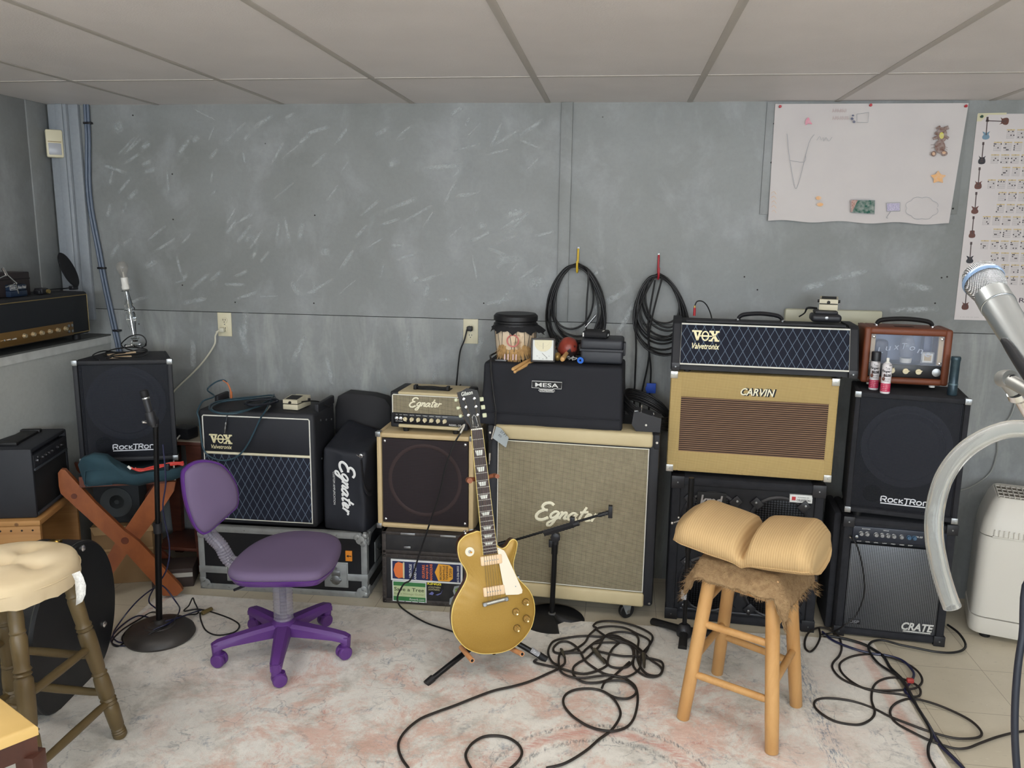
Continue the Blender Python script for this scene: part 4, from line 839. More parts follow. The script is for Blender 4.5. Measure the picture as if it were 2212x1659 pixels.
g = G(); g.tube([lp(5, 578), lp(12, 590), lp(14, 594)], .006, 10, sub=1); g.tube([lp(14, 594), lp(34, 612)], .005, 10, sub=1); g.tube([lp(34, 612), lp(11, 621)], .0022, 8, sub=1); g.tube([lp(14, 594), lp(-8, 604)], .0022, 8, sub=1); g.ball(lp(34, 612), .006, 10); g.tube([lp(34, 612), lp(40, 634)], .0025, 8, sub=1); g.build('jointed_bar', CHROME, r)

# ---- small practice combo on a wooden crate
co = at(81, 1119, D=3.27); w, h, d = .350, .284, .205
Q = thing('combo_amplifier', 'small black practice combo on the wooden crate at the left edge', 'amplifier', co, 105)
g = G(); frame(g, w, h, d, .018, .012, .010); g.box(.016, w-.016, -.001, .02, h-.085, h-.03, .003); g.build('cabinet_shell', tolex('black_vinyl_practice', S(34, 36, 42)), Q)
g = G(); g.box(.018, w-.018, .004, .012, .018, h-.088, .002); g.build('grille_cloth', mat('black_grille', S(18, 18, 20), .9, bump=(900, .4)), Q)
g = G(); g.box(.014, w-.014, -.004, .01, h-.094, h-.084, .002); g.build('panel_lip', mat('grey_lip', S(64, 68, 74), .5), Q); g = G(); g.box(.012, w-.012, -.002, .006, .008, .020, .002); g.build('kick_strip', mat('grey_lip', S(64, 68, 74), .5), Q)
for i, x in enumerate((.035, .085, .115, .145, .175, .235, .27)): knob(Q, x, h-.055, .0085, -.001, mat('black_chrome_knob', S(80, 80, 84), .25, .7), a=random.uniform(-2, 2), h=.011)
g = G(); g.box(.07, .28, .08, .15, h-.002, h+.010, .004); g.box(.055, .08, .075, .155, h, h+.014, .004); g.box(.27, .295, .075, .155, h, h+.014, .004); g.build('handle', BRUB, Q)
g = G(); g.lathe([(.004, 0), (.004, .003)], (.05, -.001, h-.045), (0, -1, 0), 8); g.build('screws', STEEL, Q)
WOODC = None
def wood(name, a, b, sc=(2, 30, 30), rough=.5, kn=0):
    if name in MATS: return MATS[name]
    t = NT(name); v = t.map(sc); n1 = t.noise(1, 5, .6, v=v, dist=.6); c = t.mix(t.ramp(n1, .3, .7), a, b)
    if kn: c = t.mix(t.ramp(t.voro(kn), .05, .09, .7, 0), c, S(90, 56, 36))
    t.base(c); t.bump(n1, .15, .001); t.p(Roughness=rough); MATS[name] = t.m; return t.m
CRW = wood('pine_crate', S(190, 142, 86), S(164, 116, 66), (3, 3, 26), .6, 9)
r = thing('wooden_crate', 'pine crate open at its side carrying the small practice combo', 'crate', (co.x+.012, co.y-.012, 0), 105); CT = co.z-.002
g = G(); g.box(-.01, w+.03, -.01, d-.012, CT-.022, CT, .003); g.build('top_board', CRW, r)
g = G(); g.box(-.01, .010, -.008, d-.012, .26, CT-.023, .003); g.build('end_board', CRW, r); g = G(); g.box(-.01, .010, -.008, d-.012, .0, .245, .003); g.build('lower_end_board', CRW, r)
g = G(); g.box(w+.01, w+.03, -.008, d-.012, .0, CT-.023, .003); g.build('far_board', CRW, r); g = G(); g.box(.01, w+.01, d-.03, d-.014, 0, CT-.023); g.box(0.01, w+.01, 0, d-.03, .0, .02); g.build('back_board', wood('old_pine', S(120, 86, 52), S(90, 62, 38)), r)
g = G()
for i in range(5): g.cyl((-.011, .02+.04*i, CT-.040), (-.0095, .02+.04*i, CT-.040), .004, n=8)
g.build('nails', mat('rusty_black', S(35, 30, 28)), r)

# ---- hard guitar case on edge
p0 = at(217, 1447, z=0); p1 = at(96, 1492, z=0); hx = (p1-p0).normalized(); tz = Vector((-hx.y, hx.x, 0)); tz = tz if tz.y > 0 else -tz
tz = Vector((-.80, .45, 0)).normalized()
r = thing('guitar_case', 'black hard guitar case with gold latch standing on edge behind the olive stool', 'guitar case', at(225, 1440, z=0))
hd = Vector((.11, -.994, 0)); nm = Vector((.994, .11, 0))
out = [(-.37, .04), (-.28, .0), (-.08, .0), (.0, .02), (.06, .07), (.105, .15), (.125, .25), (.115, .35), (.075, .435), (.01, .495), (-.07, .522), (-.15, .52), (-.24, .495), (-.33, .44), (-.39, .36), (-.42, .25), (-.41, .13)]
def case_ring(off, k):
    c0 = Vector((-.15, .24)); R_ = []
    m = len(out); pts = []
    for i in range(m):
        a, b, c_, d_ = [Vector(out[j % m]) for j in (i-1, i, i+1, i+2)]
        for q in range(4):
            t_ = q/4; pts.append(.5*((2*b)+(c_-a)*t_+(2*a-5*b+4*c_-d_)*t_*t_+(3*b-a-3*c_+d_)*t_**3))
    return [-hd*(c0.x+(u.x-c0.x)*k)-nm*off+Vector((0, 0, max(.002, c0.y+(u.y-c0.y)*k))) for u in pts]
BKL = tolex('black_case_vinyl', S(22, 24, 27), rough=.45)
g = G(); g.ring([case_ring(0, .90), case_ring(.0, .975), case_ring(.006, .995), case_ring(.012, 1), case_ring(.090, 1)]); g.build('lid', BKL, r, angle=30)
g = G(); g.ring([case_ring(.096, 1), case_ring(.165, 1), case_ring(.172, .99), case_ring(.175, .95)]); g.build('case_body', BKL, r, angle=30)
g = G(); g.ring([case_ring(.089, 1.006), case_ring(.097, 1.006)], False, False); g.build('gold_edge', mat('gold_piping', S(150, 130, 84), .4, .5), r)
g = G(); g.tube(case_ring(.012, .997), .002, 6, True, sub=1); g.build('binding', mat('grey_binding', S(70, 70, 66), .5), r)
q = -hd*(-.10)-nm*.093+Vector((0, 0, .523))
g = G(); g.box(q.x-.02, q.x+.02, q.y-.03, q.y+.03, q.z-.004, q.z+.008, .003); g.ball((q.x+.02, q.y, q.z+.008), .009, 10); g.build('latch', BRASS, r)
g = G()
for px, py in ((178, 1184), (224, 1348)):
    q = onp(px, py, r.location, nm)-r.location; g.lathe([(.012, -.002), (.012, .004), (.007, .009), (.001, .010)], q, nm, 14)
g.build('metal_studs', CHROME, r)
# ================================================================ FURNITURE
# ---- folding canvas chair with crossed wooden legs
CHW = wood('cherry_stained_wood', S(160, 92, 50), S(130, 70, 38), (6, 30, 6), .4, 5); CHD = wood('dark_cherry_wood', S(112, 54, 30), S(86, 40, 24), (6, 30, 6), .45)
n0 = Vector((.34, -.94, 0)).normalized(); ex = Vector((.94, .34, 0)).normalized(); P0 = Vector((-1.905, -.585, 0))
r = thing('folding_chair', 'folding wooden chair with crossed legs and dark green canvas seat under the tilted cabinet', 'chair', P0)
def plank(g, pxa, pxb, wd, off, th=.022, cut=(0, 0)):
    a = onp(*pxa, P0+n0*off, n0)-P0; b = onp(*pxb, P0+n0*off, n0)-P0; d = (b-a).normalized(); s_ = d.cross(n0).normalized()*wd/2; k = n0*th
    g.ring([[a+s_+d*cut[0], a-s_, a-s_-k, a+s_+d*cut[0]-k], [b+s_+d*cut[1], b-s_, b-s_-k, b+s_+d*cut[1]-k]]); return a, b
g = G(); g.tube([onp(x, y, P0, n0)-P0-n0*.011 for x, y in ((128, 1026), (160, 1070), (275, 1176), (388, 1272))], .032, 4, sub=1, flat=(n0, .34)) if 0 else None
def beam(nm, pts, wd, off, th, m):
    """plank following the outline seen in the photo, in its own upright plane"""
    g = G(); Q = [onp(x, y, P0+n0*off, n0)-P0 for x, y in pts]; n = len(Q)
    g.add([q for q in Q]+[q-n0*th for q in Q], [tuple(range(n)), tuple(range(2*n-1, n-1, -1))]+[(i, n+i, n+(i+1) % n, (i+1) % n) for i in range(n)]); return g.build(nm, m, r, angle=25)
beam('leg', [(125, 1022), (127, 1050), (131, 1066), (212, 1140), (268, 1190), (330, 1258), (352, 1287), (382, 1287), (395, 1275), (388, 1264), (300, 1170), (268, 1146), (205, 1086), (140, 1015), (131, 1014)], 0, 0, .024, CHW)
beam('leg', [(338, 1041), (379, 1041), (375, 1062), (345, 1108), (300, 1168), (288, 1180), (252, 1160), (275, 1135)], 0, -.026, .024, CHW)
beam('leg', [(262, 1150), (288, 1176), (240, 1245), (205, 1290), (180, 1290)], 0, -.026, .024, CHW)
for off in (-.30,):
    beam('leg', [(160, 1000), (166, 1016), (300, 1165), (370, 1235), (388, 1228), (300, 1140), (190, 1010)], 0, off, .022, CHD)
    beam('leg', [(345, 1030), (372, 1030), (300, 1120), (210, 1230), (190, 1225)], 0, off-.025, .022, CHD)
g = G(); q = onp(160, 1072, P0, n0)-P0; g.lathe([(.012, -.004), (.012, .001)], q, n0, 16); q = onp(270, 1168, P0, n0)-P0; g.lathe([(.016, -.004), (.016, .001)], q, n0, 16); g.build('dowel_plugs', CHD, r)
zs = .560
tl = onp(170, 1030, P0, n0)-P0; tr_ = onp(360, 1040, P0, n0)-P0; tl.z = tr_.z = 0
g = G(); a = tl+Vector((0, 0, .538)); b = tr_+Vector((0, 0, .538)); g.ring([[a, a+n0*-.03, a+n0*-.03+Vector((0, 0, .045)), a+Vector((0, 0, .045))], [b, b+n0*-.03, b+n0*-.03+Vector((0, 0, .045)), b+Vector((0, 0, .045))]]); g.build('front_rail', CHD, r)
CAN = mat('dark_teal_canvas', S(36, 66, 76), .85, bump=(800, .5), var=(10, .6, S(28, 50, 60)))
g = G(); cols = []
nu, nv = 22, 12
vv = []; ff = []
for i in range(nu):
    u = i/(nu-1)
    for j in range(nv):
        t_ = j/(nv-1); base = tl+(tr_-tl)*u-n0*(.34*t_); z_ = .595-.02*math.sin(PI*u)-.004*math.sin(9*u+5*t_)
        vv.append(base+Vector((0, 0, z_-.0)))
for i in range(nu-1):
    for j in range(nv-1): ff.append((i*nv+j, i*nv+j+1, (i+1)*nv+j+1, (i+1)*nv+j))
o_ = len(vv); vv += [v-Vector((0, 0, .006)) for v in vv]; ff += [tuple(o_+k for k in reversed(f)) for f in ff]
g.add(vv, ff)
# drooping front flap and the bulging roll at the left end
fl = [(168, 1004, .0), (176, 990, .03), (200, 982, .045), (228, 985, .045), (243, 996, .035), (262, 1006, .03), (290, 1020, .02), (330, 1022, .015), (372, 1016, .015), (403, 1008, .02),
      (403, 1026, .02), (372, 1038, .02), (330, 1042, .015), (300, 1050, .015), (262, 1046, .02), (240, 1046, .03), (185, 1052, .035), (178, 1034, .03)]
top = [onp(x, y, P0+n0*(.012+o), n0)-P0 for x, y, o in fl]; mid = sum(top, Vector())/len(top)
g.ring([[q-n0*.035 for q in top], [q-n0*.012 for q in top], top, [mid+(q-mid)*.75+n0*.022 for q in top], [mid+(q-mid)*.35+n0*.028 for q in top]])
g.tube([onp(x, y, P0+n0*.05, n0)-P0 for x, y in ((183, 1018), (200, 1015), (242, 1014), (242, 1046), (190, 1050), (183, 1046))], .003, 6, True, sub=1)
g.build('canvas_seat', CAN, r, angle=70)
# coil of red cable lying between canvas and cabinet
g = G(); rnd = random.Random(2)
for k in range(5): g.tube([onp(x+rnd.uniform(-3, 3), y+rnd.uniform(-2.5, 2.5), P0+n0*.05, n0) for x, y in ((280+3*k, 1010), (300, 1015), (325, 1012), (350, 1006), (372, 1002), (396, 999+k))], .0035, 6)
g.k = 1; q = [onp(x, y, P0+n0*.055, n0) for x, y in ((276, 1007), (283, 1013))]; g.cyl(q[0], q[1], .005, n=8); g.k = 2; q = onp(362, 1008, P0+n0*.055, n0); g.box(q.x-.008, q.x+.008, q.y-.008, q.y+.008, q.z-.016, q.z+.012, .002)
solo(g.build('red_cable', [mat('red_cable_rubber', S(196, 58, 48), .45), WPL, BPL]), 'bundle of red cable tucked under the tilted cabinet on the canvas chair', 'cable')
# ---- reddish side table behind, boxes below the chair
r = thing('side_table', 'reddish slatted wooden side table in the corner behind the tilted cabinet', 'table', (-2.04, -.17, 0))
RW = wood('red_brown_wood', S(104, 56, 40), S(76, 38, 28), (4, 4, 24), .5)
g = G(); g.box(-.16, .17, -.13, .15, .628, .650, .004); g.build('table_top', RW, r); g = G(); g.box(-.16, .171, -.131, .151, .645, .652, .003); g.build('cloth_cover', mat('cream_cloth_edge', S(150, 140, 124), .8), r)
for x, y in ((.13, -.11), (.13, .12), (-.12, -.11), (-.12, .12)): g = G(); g.ring([[Vector((x-.02, y-.02, 0)), Vector((x+.02, y-.02, 0)), Vector((x+.02, y+.01, 0)), Vector((x-.02, y+.01, 0))], [Vector((x-.05, y-.02, .628)), Vector((x+.03, y-.02, .628)), Vector((x+.03, y+.01, .628)), Vector((x-.05, y+.01, .628))]]); g.build('leg', RW, r)
g = G()
for i in range(9): g.box(.125, .135, -.10, .11, .08+.055*i, .125+.055*i, .002)
g.build('slatted_side', RW, r)
g = G(); g.box(-.13, .12, -.11, .13, .10, .116, .002); g.build('shelf', RW, r)
p = at(400, 925, Y=-.25); r2 = thing('power_adapter', 'black power adapter lying on the side table behind the tilted cabinet', 'adapter', (p.x, -.25, .652), -10)
g = G(); g.box(-.05, .045, -.04, .04, 0, .055, .010); g.build('adapter_body', BPL, r2); g = G(); g.tube([(.0, -.04, .02), (.02, -.10, .0), (.05, -.15, -.06), (.06, -.16, -.16)], .004, 6); g.build('lead', WPL, r2, label='white lead')
def boxthing(nm, lab, cat, loc, rz, dim, m, bev=.004):
    r = thing(nm, lab, cat, loc, rz); w, d, h = dim
    g = G(); g.box(-w/2, w/2, -d/2, d/2, 0, h, bev); b = g.build('box_body', m, r); return r, b
r, _ = boxthing('cardboard_box', 'open brown cardboard box on the floor under the canvas chair', 'box', (-2.24, -.36, 0), 19, (.26, .20, .28), mat('cardboard', S(150, 118, 80), .8, var=(8, .5, S(120, 92, 60))))
g = G(); g.box(-.131, .131, -.103, -.099, .16, .17, .001); g.build('tape_seam', mat('kraft_tape', S(180, 148, 104), .4), r); g = G(); g.prism([(-.13, .28), (.13, .28), (.145, .25), (-.115, .24)], -.106, -.102); g.build('flap', mat('cardboard_inner', S(172, 140, 98), .8), r)
r, _ = boxthing('book_stack_box', 'low stack of papers and a dark case on the floor behind the crossed legs', 'box', (-1.99, -.40, 0), 19, (.18, .14, .09), mat('dark_card', S(60, 48, 44), .7))
g = G(); g.box(-.088, .088, -.072, -.07, .05, .07); g.build('page_edges', mat('paper_edges', S(180, 176, 168), .7), r)
r, _ = boxthing('practice_speaker', 'dark grey speaker box in the shade under the canvas chair', 'speaker', (-2.26, -.34, .282), 14, (.20, .18, .23), mat('charcoal_carpet', S(52, 54, 56), .9, bump=(500, .5)))
g = G(); g.lathe([(.07, 0), (.07, .006), (.02, -.002), (.001, .002)], (0, -.09, .10), (0, -1, 0), 28); g.build('speaker_cone', mat('grey_cone', S(70, 74, 76), .7), r)

# ---- mic stand with round base
bc = Vector((-1.77, -.91, .008)); r = thing('microphone_stand', 'straight microphone stand on a heavy round base, holding a black and silver microphone', 'microphone stand', bc)
CAST = mat('brown_black_cast_iron', S(52, 48, 46), .45, bump=(90, .25), var=(12, .5, S(70, 66, 62)))
g = G(); g.lathe([(.128, 0), (.135, .010), (.130, .026), (.112, .042), (.085, .050), (.060, .050), (.056, .054), (.045, .054), (.040, .058), (.022, .060), (.020, .075)], n=44); g.build('round_base', CAST, r)
top = at(336, 905, Y=bc.y)-bc; g = G(); g.cyl((0, 0, .06), (top.x*.5, 0, .45), .0125, n=14); g.cyl((top.x*.5, 0, .45), top, .0098, n=14); g.build('pole', mat('satin_black_steel', S(26, 25, 26), .35, .6), r)
g = G(); g.cyl((top.x*.5, 0, .44), (top.x*.5, 0, .48), .017, n=14); g.build('height_clutch', BPL, r)
m1 = at(312, 850, Y=bc.y-.03)-bc; m0 = at(334, 928, Y=bc.y-.03)-bc; dm = (m1-m0).normalized()
g = G(); g.lathe([(.018, 0), (.020, .01), (.019, .045), (.017, .05)], m0+dm*.02, dm, 16); g.tube([m0+dm*.03+Vector((0, .01, 0)), top+Vector((0, 0, .0)), top-Vector((0, 0, .03))], .012, 10, sub=3); g.k = 1; g.lathe([(.006, 0), (.006, .03), (.003, .032)], top+Vector((-.012, -.012, -.01)), (-.7, -.6, .1), 10); g.build('microphone_clip', [BPL, CHROME], r)
r = thing('microphone', 'slim black instrument microphone with a silver ring in the round-base stand', 'microphone', bc+m0+dm*.01)
L0 = Vector(); ll = (m1-m0).length
g = G(); g.lathe([(.009, 0), (.0105, .01), (.0125, ll*.6), (.0135, ll*.78)], L0, dm, 18); g.build('microphone_body', mat('dark_grey_enamel', S(58, 58, 60), .4, .4), r)
g = G(); g.lathe([(.0138, ll*.78), (.0142, ll*.80), (.0138, ll*.82)], L0, dm, 18); g.build('ring', CHROME, r)
g = G(); g.lathe([(.0135, ll*.82), (.0155, ll*.85), (.0155, ll*1.0), (.012, ll*1.03)], L0, dm, 18); g.build('capsule', mat('black_mesh', S(30, 30, 32), .5, .3, bump=(900, .6)), r)

# ---- purple swivel chair
cc = Vector((-1.232, -.945, .008)); r = thing('swivel_chair', 'small purple swivel chair with round back and clear ribbed covers', 'chair', cc)
PUR = mat('glossy_purple_plastic', S(92, 48, 128), .28); PURM = mat('matt_purple_plastic', S(92, 52, 122), .45); PADM = mat('dusty_purple_fabric', S(108, 92, 122), .8, bump=(1200, .4))
t = NT('clear_ribbed_plastic'); t.p(Base_Color=S(178, 172, 186), Roughness=.15, Alpha=.42, Specular_IOR_Level=.9); CLR = t.m
casters = [(-1.442, -1.096), (-1.166, -1.217), (-.966, -.953), (-1.149, -.677), (-1.425, -.782)]
g = G(); g.lathe([(.040, .075), (.048, .10), (.045, .128), (.030, .14)], n=24)
ang = [math.atan2(y-cc.y, x-cc.x) for x, y in casters]; a0 = sum(a-2*PI/5*k for k, a in enumerate([(q-ang[0]) % (2*PI) for q in ang]))/5+ang[0]
for k in range(5):
    a = a0+2*PI/5*k; d = Vector((math.cos(a), math.sin(a), 0)); s_ = Vector((-d.y, d.x, 0)); rg = []
    for q, z1, z0, hw in ((.02, .128, .078, .030), (.10, .120, .078, .027), (.20, .108, .076, .023), (.245, .100, .070, .022), (.262, .092, .062, .019)):
        rg.append([d*q+s_*hw*e+Vector((0, 0, z)) for e, z in ((-1, z0), (-1, z1-.012), (-.6, z1), (.6, z1), (1, z1-.012), (1, z0))])
    g.ring(rg); g.cyl(d*.248+Vector((0, 0, .045)), d*.248+Vector((0, 0, .09)), .018, .021, 14)
g.build('star_base', PURM, r)
for k in range(5):
    a = a0+2*PI/5*k; d = Vector((math.cos(a), math.sin(a), 0)); c = d*.25; b = a+[.9, .3, 2.4, 1.2, 2.0][k]; ax = Vector((math.cos(b), math.sin(b), 0)); c = c+Vector((-ax.y, ax.x, 0))*.010
    g = G()
    for e in (-1, 1): g.lathe([(.001, 0), (.024, .001), (.027, .005), (.027, .014), (.023, .020), (.001, .022)], c+ax*(.003*e)+Vector((0, 0, .0275)), ax*e, 22)
    w_ = g.build('twin_wheel', PURM, r); g = G(); g.lathe([(.021, 0), (.022, .018)], c+Vector((0, 0, .034))-ax*.0, (0, 0, 1), 16); g.cyl(c+Vector((0, 0, .03))-ax*.003, c+Vector((0, 0, .03))+ax*.003, .020, n=16); g.build('caster_hood', PUR, w_)
g = G(); g.lathe([(.034+.004*(i % 2), .135+.0068*i) for i in range(29)], n=28); g.build('column_cover', CLR, r); g = G(); g.cyl((0, 0, .12), (0, 0, .35), .014, n=14); g.build('gas_post', mat('dark_steel_post', S(70, 70, 76), .3, .7), r)
zs = .395
so = [(335, 812), (400, 730), (500, 652), (620, 600), (760, 574), (900, 578), (1000, 598), (1052, 632), (1056, 685), (1022, 765), (950, 832), (880, 860), (700, 866), (500, 868), (400, 862), (350, 845)]
P = [at(380+x/2.9625, 960+y/2.9625, z=zs)-cc for x, y in so]; m = sum(P, Vector())/len(P)
fine = []
for i in range(len(P)):
    a, b, c_, d_ = P[i-1], P[i], P[(i+1) % len(P)], P[(i+2) % len(P)]
    for q in range(3): t_ = q/3; fine.append(.5*((2*b)+(c_-a)*t_+(2*a-5*b+4*c_-d_)*t_*t_+(3*b-a-3*c_+d_)*t_**3))
g = G(); g.ring([[m+(p-m)*k+Vector((0, 0, z-zs if z < 1 else 0)) for p in fine] for k, z in ((.97, zs-.012), (1.0, zs-.004), (1.0, zs+.004), (.975, zs+.016), (.90, zs+.022), (.6, zs+.020), (.2, zs+.017))]); g.build('seat_pad', PADM, r, angle=70)
g = G(); g.ring([[m+(p-m)*k+Vector((0, 0, z-zs)) for p in fine] for k, z in ((.3, zs-.055), (.75, zs-.050), (.93, zs-.034), (.985, zs-.012), (.96, zs-.008))]); g.box(-.07, .07, -.05, .05, -.10+zs-.0, zs-.045, .008); g.build('seat_shell', PUR, r, angle=60)
g = G(); q = m+Vector((.0, -.14, zs-.055)); g.tube([(0, 0, zs-.06), (-.06, -.12, zs-.06), (-.10, -.19, zs-.062)], .005, 8); g.build('height_lever', BPL, r)
bn = Vector((.80, -.585, .10)).normalized(); bo = [(42, 200), (60, 150), (120, 108), (200, 98), (290, 122), (350, 178), (393, 258), (406, 330), (398, 400), (350, 448), (250, 538), (205, 572), (165, 578), (120, 530), (82, 440), (54, 330)]
bp = Vector((-1.475, -.985, .62)); P = [onp(380+x/2.9625, 960+y/2.9625, bp, bn)-cc for x, y in bo]; fine = []
for i in range(len(P)):
    a, b, c_, d_ = P[i-1], P[i], P[(i+1) % len(P)], P[(i+2) % len(P)]
    for q in range(3): t_ = q/3; fine.append(.5*((2*b)+(c_-a)*t_+(2*a-5*b+4*c_-d_)*t_*t_+(3*b-a-3*c_+d_)*t_**3))
mb = sum(fine, Vector())/len(fine)
g = G(); g.ring([[mb+(p-mb)*k+bn*z for p in fine] for k, z in ((.90, -.016), (.93, -.006), (.93, .002), (.90, .012), (.80, .018), (.5, .021), (.15, .022))]); g.build('back_pad', PADM, r, angle=70)
g = G(); g.ring([[mb+(p-mb)*k+bn*z for p in fine] for k, z in ((.15, -.060), (.5, -.058), (.82, -.048), (.96, -.028), (1.0, -.008), (.985, .0), (.92, .0), (.90, -.01))]); g.build('back_shell', PUR, r, angle=60)
ba = mb-bn*.035-Vector((0, 0, .10)); pth = [ba+Vector((0, 0, .02)), ba-Vector((-.005, .0, .05)), Vector((-.245, -.03, .43))+Vector((.02, 0, 0)), Vector((-.19, -.02, .365)), Vector((-.10, -.01, .340))]
g = G(); g.tube(pth, .010, 8); g.build('back_bracket', mat('dark_steel_post', S(70, 70, 76), .3, .7), r)
Q = []; n_ = len(pth)
for i in range(n_-1):
    a, b, c_, d_ = pth[max(i-1, 0)], pth[i], pth[i+1], pth[min(i+2, n_-1)]
    for q in range(14): t_ = q/14; Q.append(.5*((2*b)+(c_-a)*t_+(2*a-5*b+4*c_-d_)*t_*t_+(3*b-a-3*c_+d_)*t_**3))
g = G(); g.tube(Q[8:], [.024+.0035*(i % 2) for i in range(len(Q[8:]))], 18, sub=1); g.build('bracket_cover', CLR, r)

# ---- olive turned stool with buttoned cushion, left foreground
OLV = mat('olive_brown_paint', S(96, 80, 50), .42, var=(14, .5, S(112, 94, 60)), bump=(60, .1))
sc = Vector((-1.722, -1.73, .008)); r = thing('round_stool', 'olive-painted turned stool with a round cream cushion, left foreground', 'stool', sc)
foot, topz, ft = .187, .585, .108
def turned(g, a, b, prof):
    d = (b-a); g.lathe([(rr, hh*d.length) for rr, hh in prof], a, d, 20)
lp_ = [(.017, 0), (.022, .012), (.022, .03), (.019, .036), (.022, .042), (.019, .050), (.021, .056), (.018, .064), (.0215, .075), (.023, .15), (.0235, .20), (.019, .215), (.0245, .225), (.019, .236), (.0245, .246), (.020, .258), (.024, .27), (.0245, .33), (.023, .385), (.019, .40), (.0235, .41), (.019, .42), (.0215, .44), (.0235, .52), (.025, .60), (.0245, .655), (.019, .67), (.0245, .68), (.019, .69), (.0245, .70), (.020, .715), (.021, .75), (.0225, .85), (.019, .87), (.022, .88), (.019, .89), (.020, .93), (.019, 1)]
legs = {}
for sx, sy in ((1, 1), (1, -1), (-1, 1), (-1, -1)):
    a = Vector((sx*foot, sy*foot, 0)); b = Vector((sx*ft, sy*ft, topz)); g = G(); turned(g, a, b, lp_); g.build('leg', OLV, r); legs[sx, sy] = (a, b)
def on(k, z): a, b = legs[k]; return a+(b-a)*(z/topz)
for k1, k2, zz_ in (((1, 1), (1, -1), (.135, .335)), ((-1, 1), (-1, -1), (.135, .335)), ((1, 1), (-1, 1), (.165, .30)), ((1, -1), (-1, -1), (.165, .30))):
    for z_ in zz_: a, b = on(k1, z_), on(k2, z_); g = G(); d = b-a; g.lathe([(.009, 0), (.012, d.length*.15), (.0135, d.length*.5), (.012, d.length*.85), (.009, d.length)], a, d, 14); g.build('rung', OLV, r)
g = G(); g.lathe([(.15, topz-.012), (.165, topz-.006), (.168, topz+.008), (.16, topz+.014)], n=36); g.build('seat', OLV, r)
r = thing('round_cushion', 'cream buttoned round cushion with a white care tag on the olive stool', 'cushion', sc+Vector((0, 0, topz+.012)))
t = NT('cream_cotton'); t.base(t.mix(t.ramp(t.noise(6, 4), .3, .7), S(224, 205, 170), S(211, 190, 152))); t.bump(t.noise(1300, 2), .3, .0006); t.p(Roughness=.85); CRC = t.m
g = G(); rings = []; R0 = .192
def ctop(x, y):
    rr = math.hypot(x, y)/R0; z_ = .072*(1-.30*rr**3)
    for bx_, by_ in ((0, 0), (.095, 0), (-.095, 0), (0, .095), (0, -.095)): z_ -= .024*math.exp(-((x-bx_)**2+(y-by_)**2)/.0011)
    z_ -= .006*math.exp(-(min(abs(x), abs(y))/.012)**2)*(1-rr)
    return z_
for rr, mode in ((.90, 'b'), (.985, 'l'), (1.0, 'm'), (1.005, 'n'), (.985, 't0'), (.95, 't'), (.88, 't'), (.80, 't'), (.7, 't'), (.6, 't'), (.5, 't'), (.4, 't'), (.3, 't'), (.2, 't'), (.1, 't'), (.02, 't')):
    ro = []
    for i in range(64):
        a = 2*PI*i/64; q = R0*rr*(1+.012*math.sin(7*a)); x, y = q*math.cos(a), q*math.sin(a)
        z_ = {'b': -.006, 'l': -.012+.003*math.sin(11*a), 'm': .008, 'n': .028, 't0': .044}.get(mode, None)
        if z_ is None: z_ = min(ctop(x, y), .050+.03*(1-rr)*6) if rr > .9 else ctop(x, y)
        if mode in 'lm': x += .003*math.sin(23*a)*math.cos(a); y += .003*math.sin(23*a)*math.sin(a)
        ro.append(Vector((x, y, z_+.004)))
    rings.append(ro)
g.ring(rings); g.tube([(R0*1.0*math.cos(a), R0*1.0*math.sin(a), .034) for a in [2*PI*i/48 for i in range(48)]], .0022, 6, True, sub=1); g.build('cushion_body', CRC, r, angle=80)
t = NT('care_tag_fabric'); x, y, z = t.xyz(t.uv); t.base(t.mix(t.ma('MULTIPLY', t.ramp(t.ma('SINE', t.ma('MULTIPLY', x, 60)), .0, .6), t.ramp(t.noise(160, 2), .4, .55, 0, .5)), S(232, 230, 224), S(110, 110, 112))); t.p(Roughness=.7)
tg = [[(155, 1240), (173, 1233)], [(162, 1254), (180, 1246)], [(163, 1272), (186, 1264)], [(165, 1290), (185, 1284)], [(164, 1308), (178, 1300)]]
vv = []; d0 = (sc-CP).dot(cf)-.155
for row in tg:
    for x_, y_ in row: vv.append(at(x_, y_, D=d0)-r.location)
g = G(); ff = [(2*i, 2*i+1, 2*i+3, 2*i+2) for i in range(4)]; g.add(vv, ff, [[(0, i/4), (1, i/4), (1, (i+1)/4), (0, (i+1)/4)] for i in range(4)]); tgo = g.build('care_tag', t.m, r, angle=70, label='white printed care tag')
md = tgo.modifiers.new('s', 'SOLIDIFY'); md.thickness = .0008

# ---- light wooden stool with shag mat and folded cushion
BLD = wood('honey_birch', S(208, 162, 104), S(188, 140, 84), (20, 20, 3), .38); sc = Vector((.476, -1.092, .008)); ra = -29
r = thing('wooden_stool', 'light wooden square stool with round rungs, right of the cable heap', 'stool', sc)
feet = {'A': Vector((.272, -1.165, .008)), 'B': Vector((.539, -1.313, .008)), 'C': Vector((.672, -1.026, .008)), 'D': Vector((.421, -.850, .008))}; TZ = .548; legs = {}
for k, f in feet.items():
    a = f-sc; b = a*.66; b.z = TZ; legs[k] = (a, b); g = G(); g.lathe([(.0195, 0), (.0215, .003), (.0225, .12), (.0225, .5), (.021, (b-a).length)], a, b-a, 20); g.build('leg', BLD, r)
for a_, b_, zz_ in (('A', 'B', (.165, .345)), ('B', 'C', (.215, .40)), ('C', 'D', (.165, .375)), ('D', 'A', (.22, .42))):
    for z_ in zz_:
        a = legs[a_][0]+(legs[a_][1]-legs[a_][0])*(z_/TZ); b = legs[b_][0]+(legs[b_][1]-legs[b_][0])*(z_/TZ); d = b-a; g = G(); g.lathe([(.009, 0), (.0125, d.length*.12), (.0125, d.length*.88), (.009, d.length)], a, d, 14); g.build('rung', BLD, r)
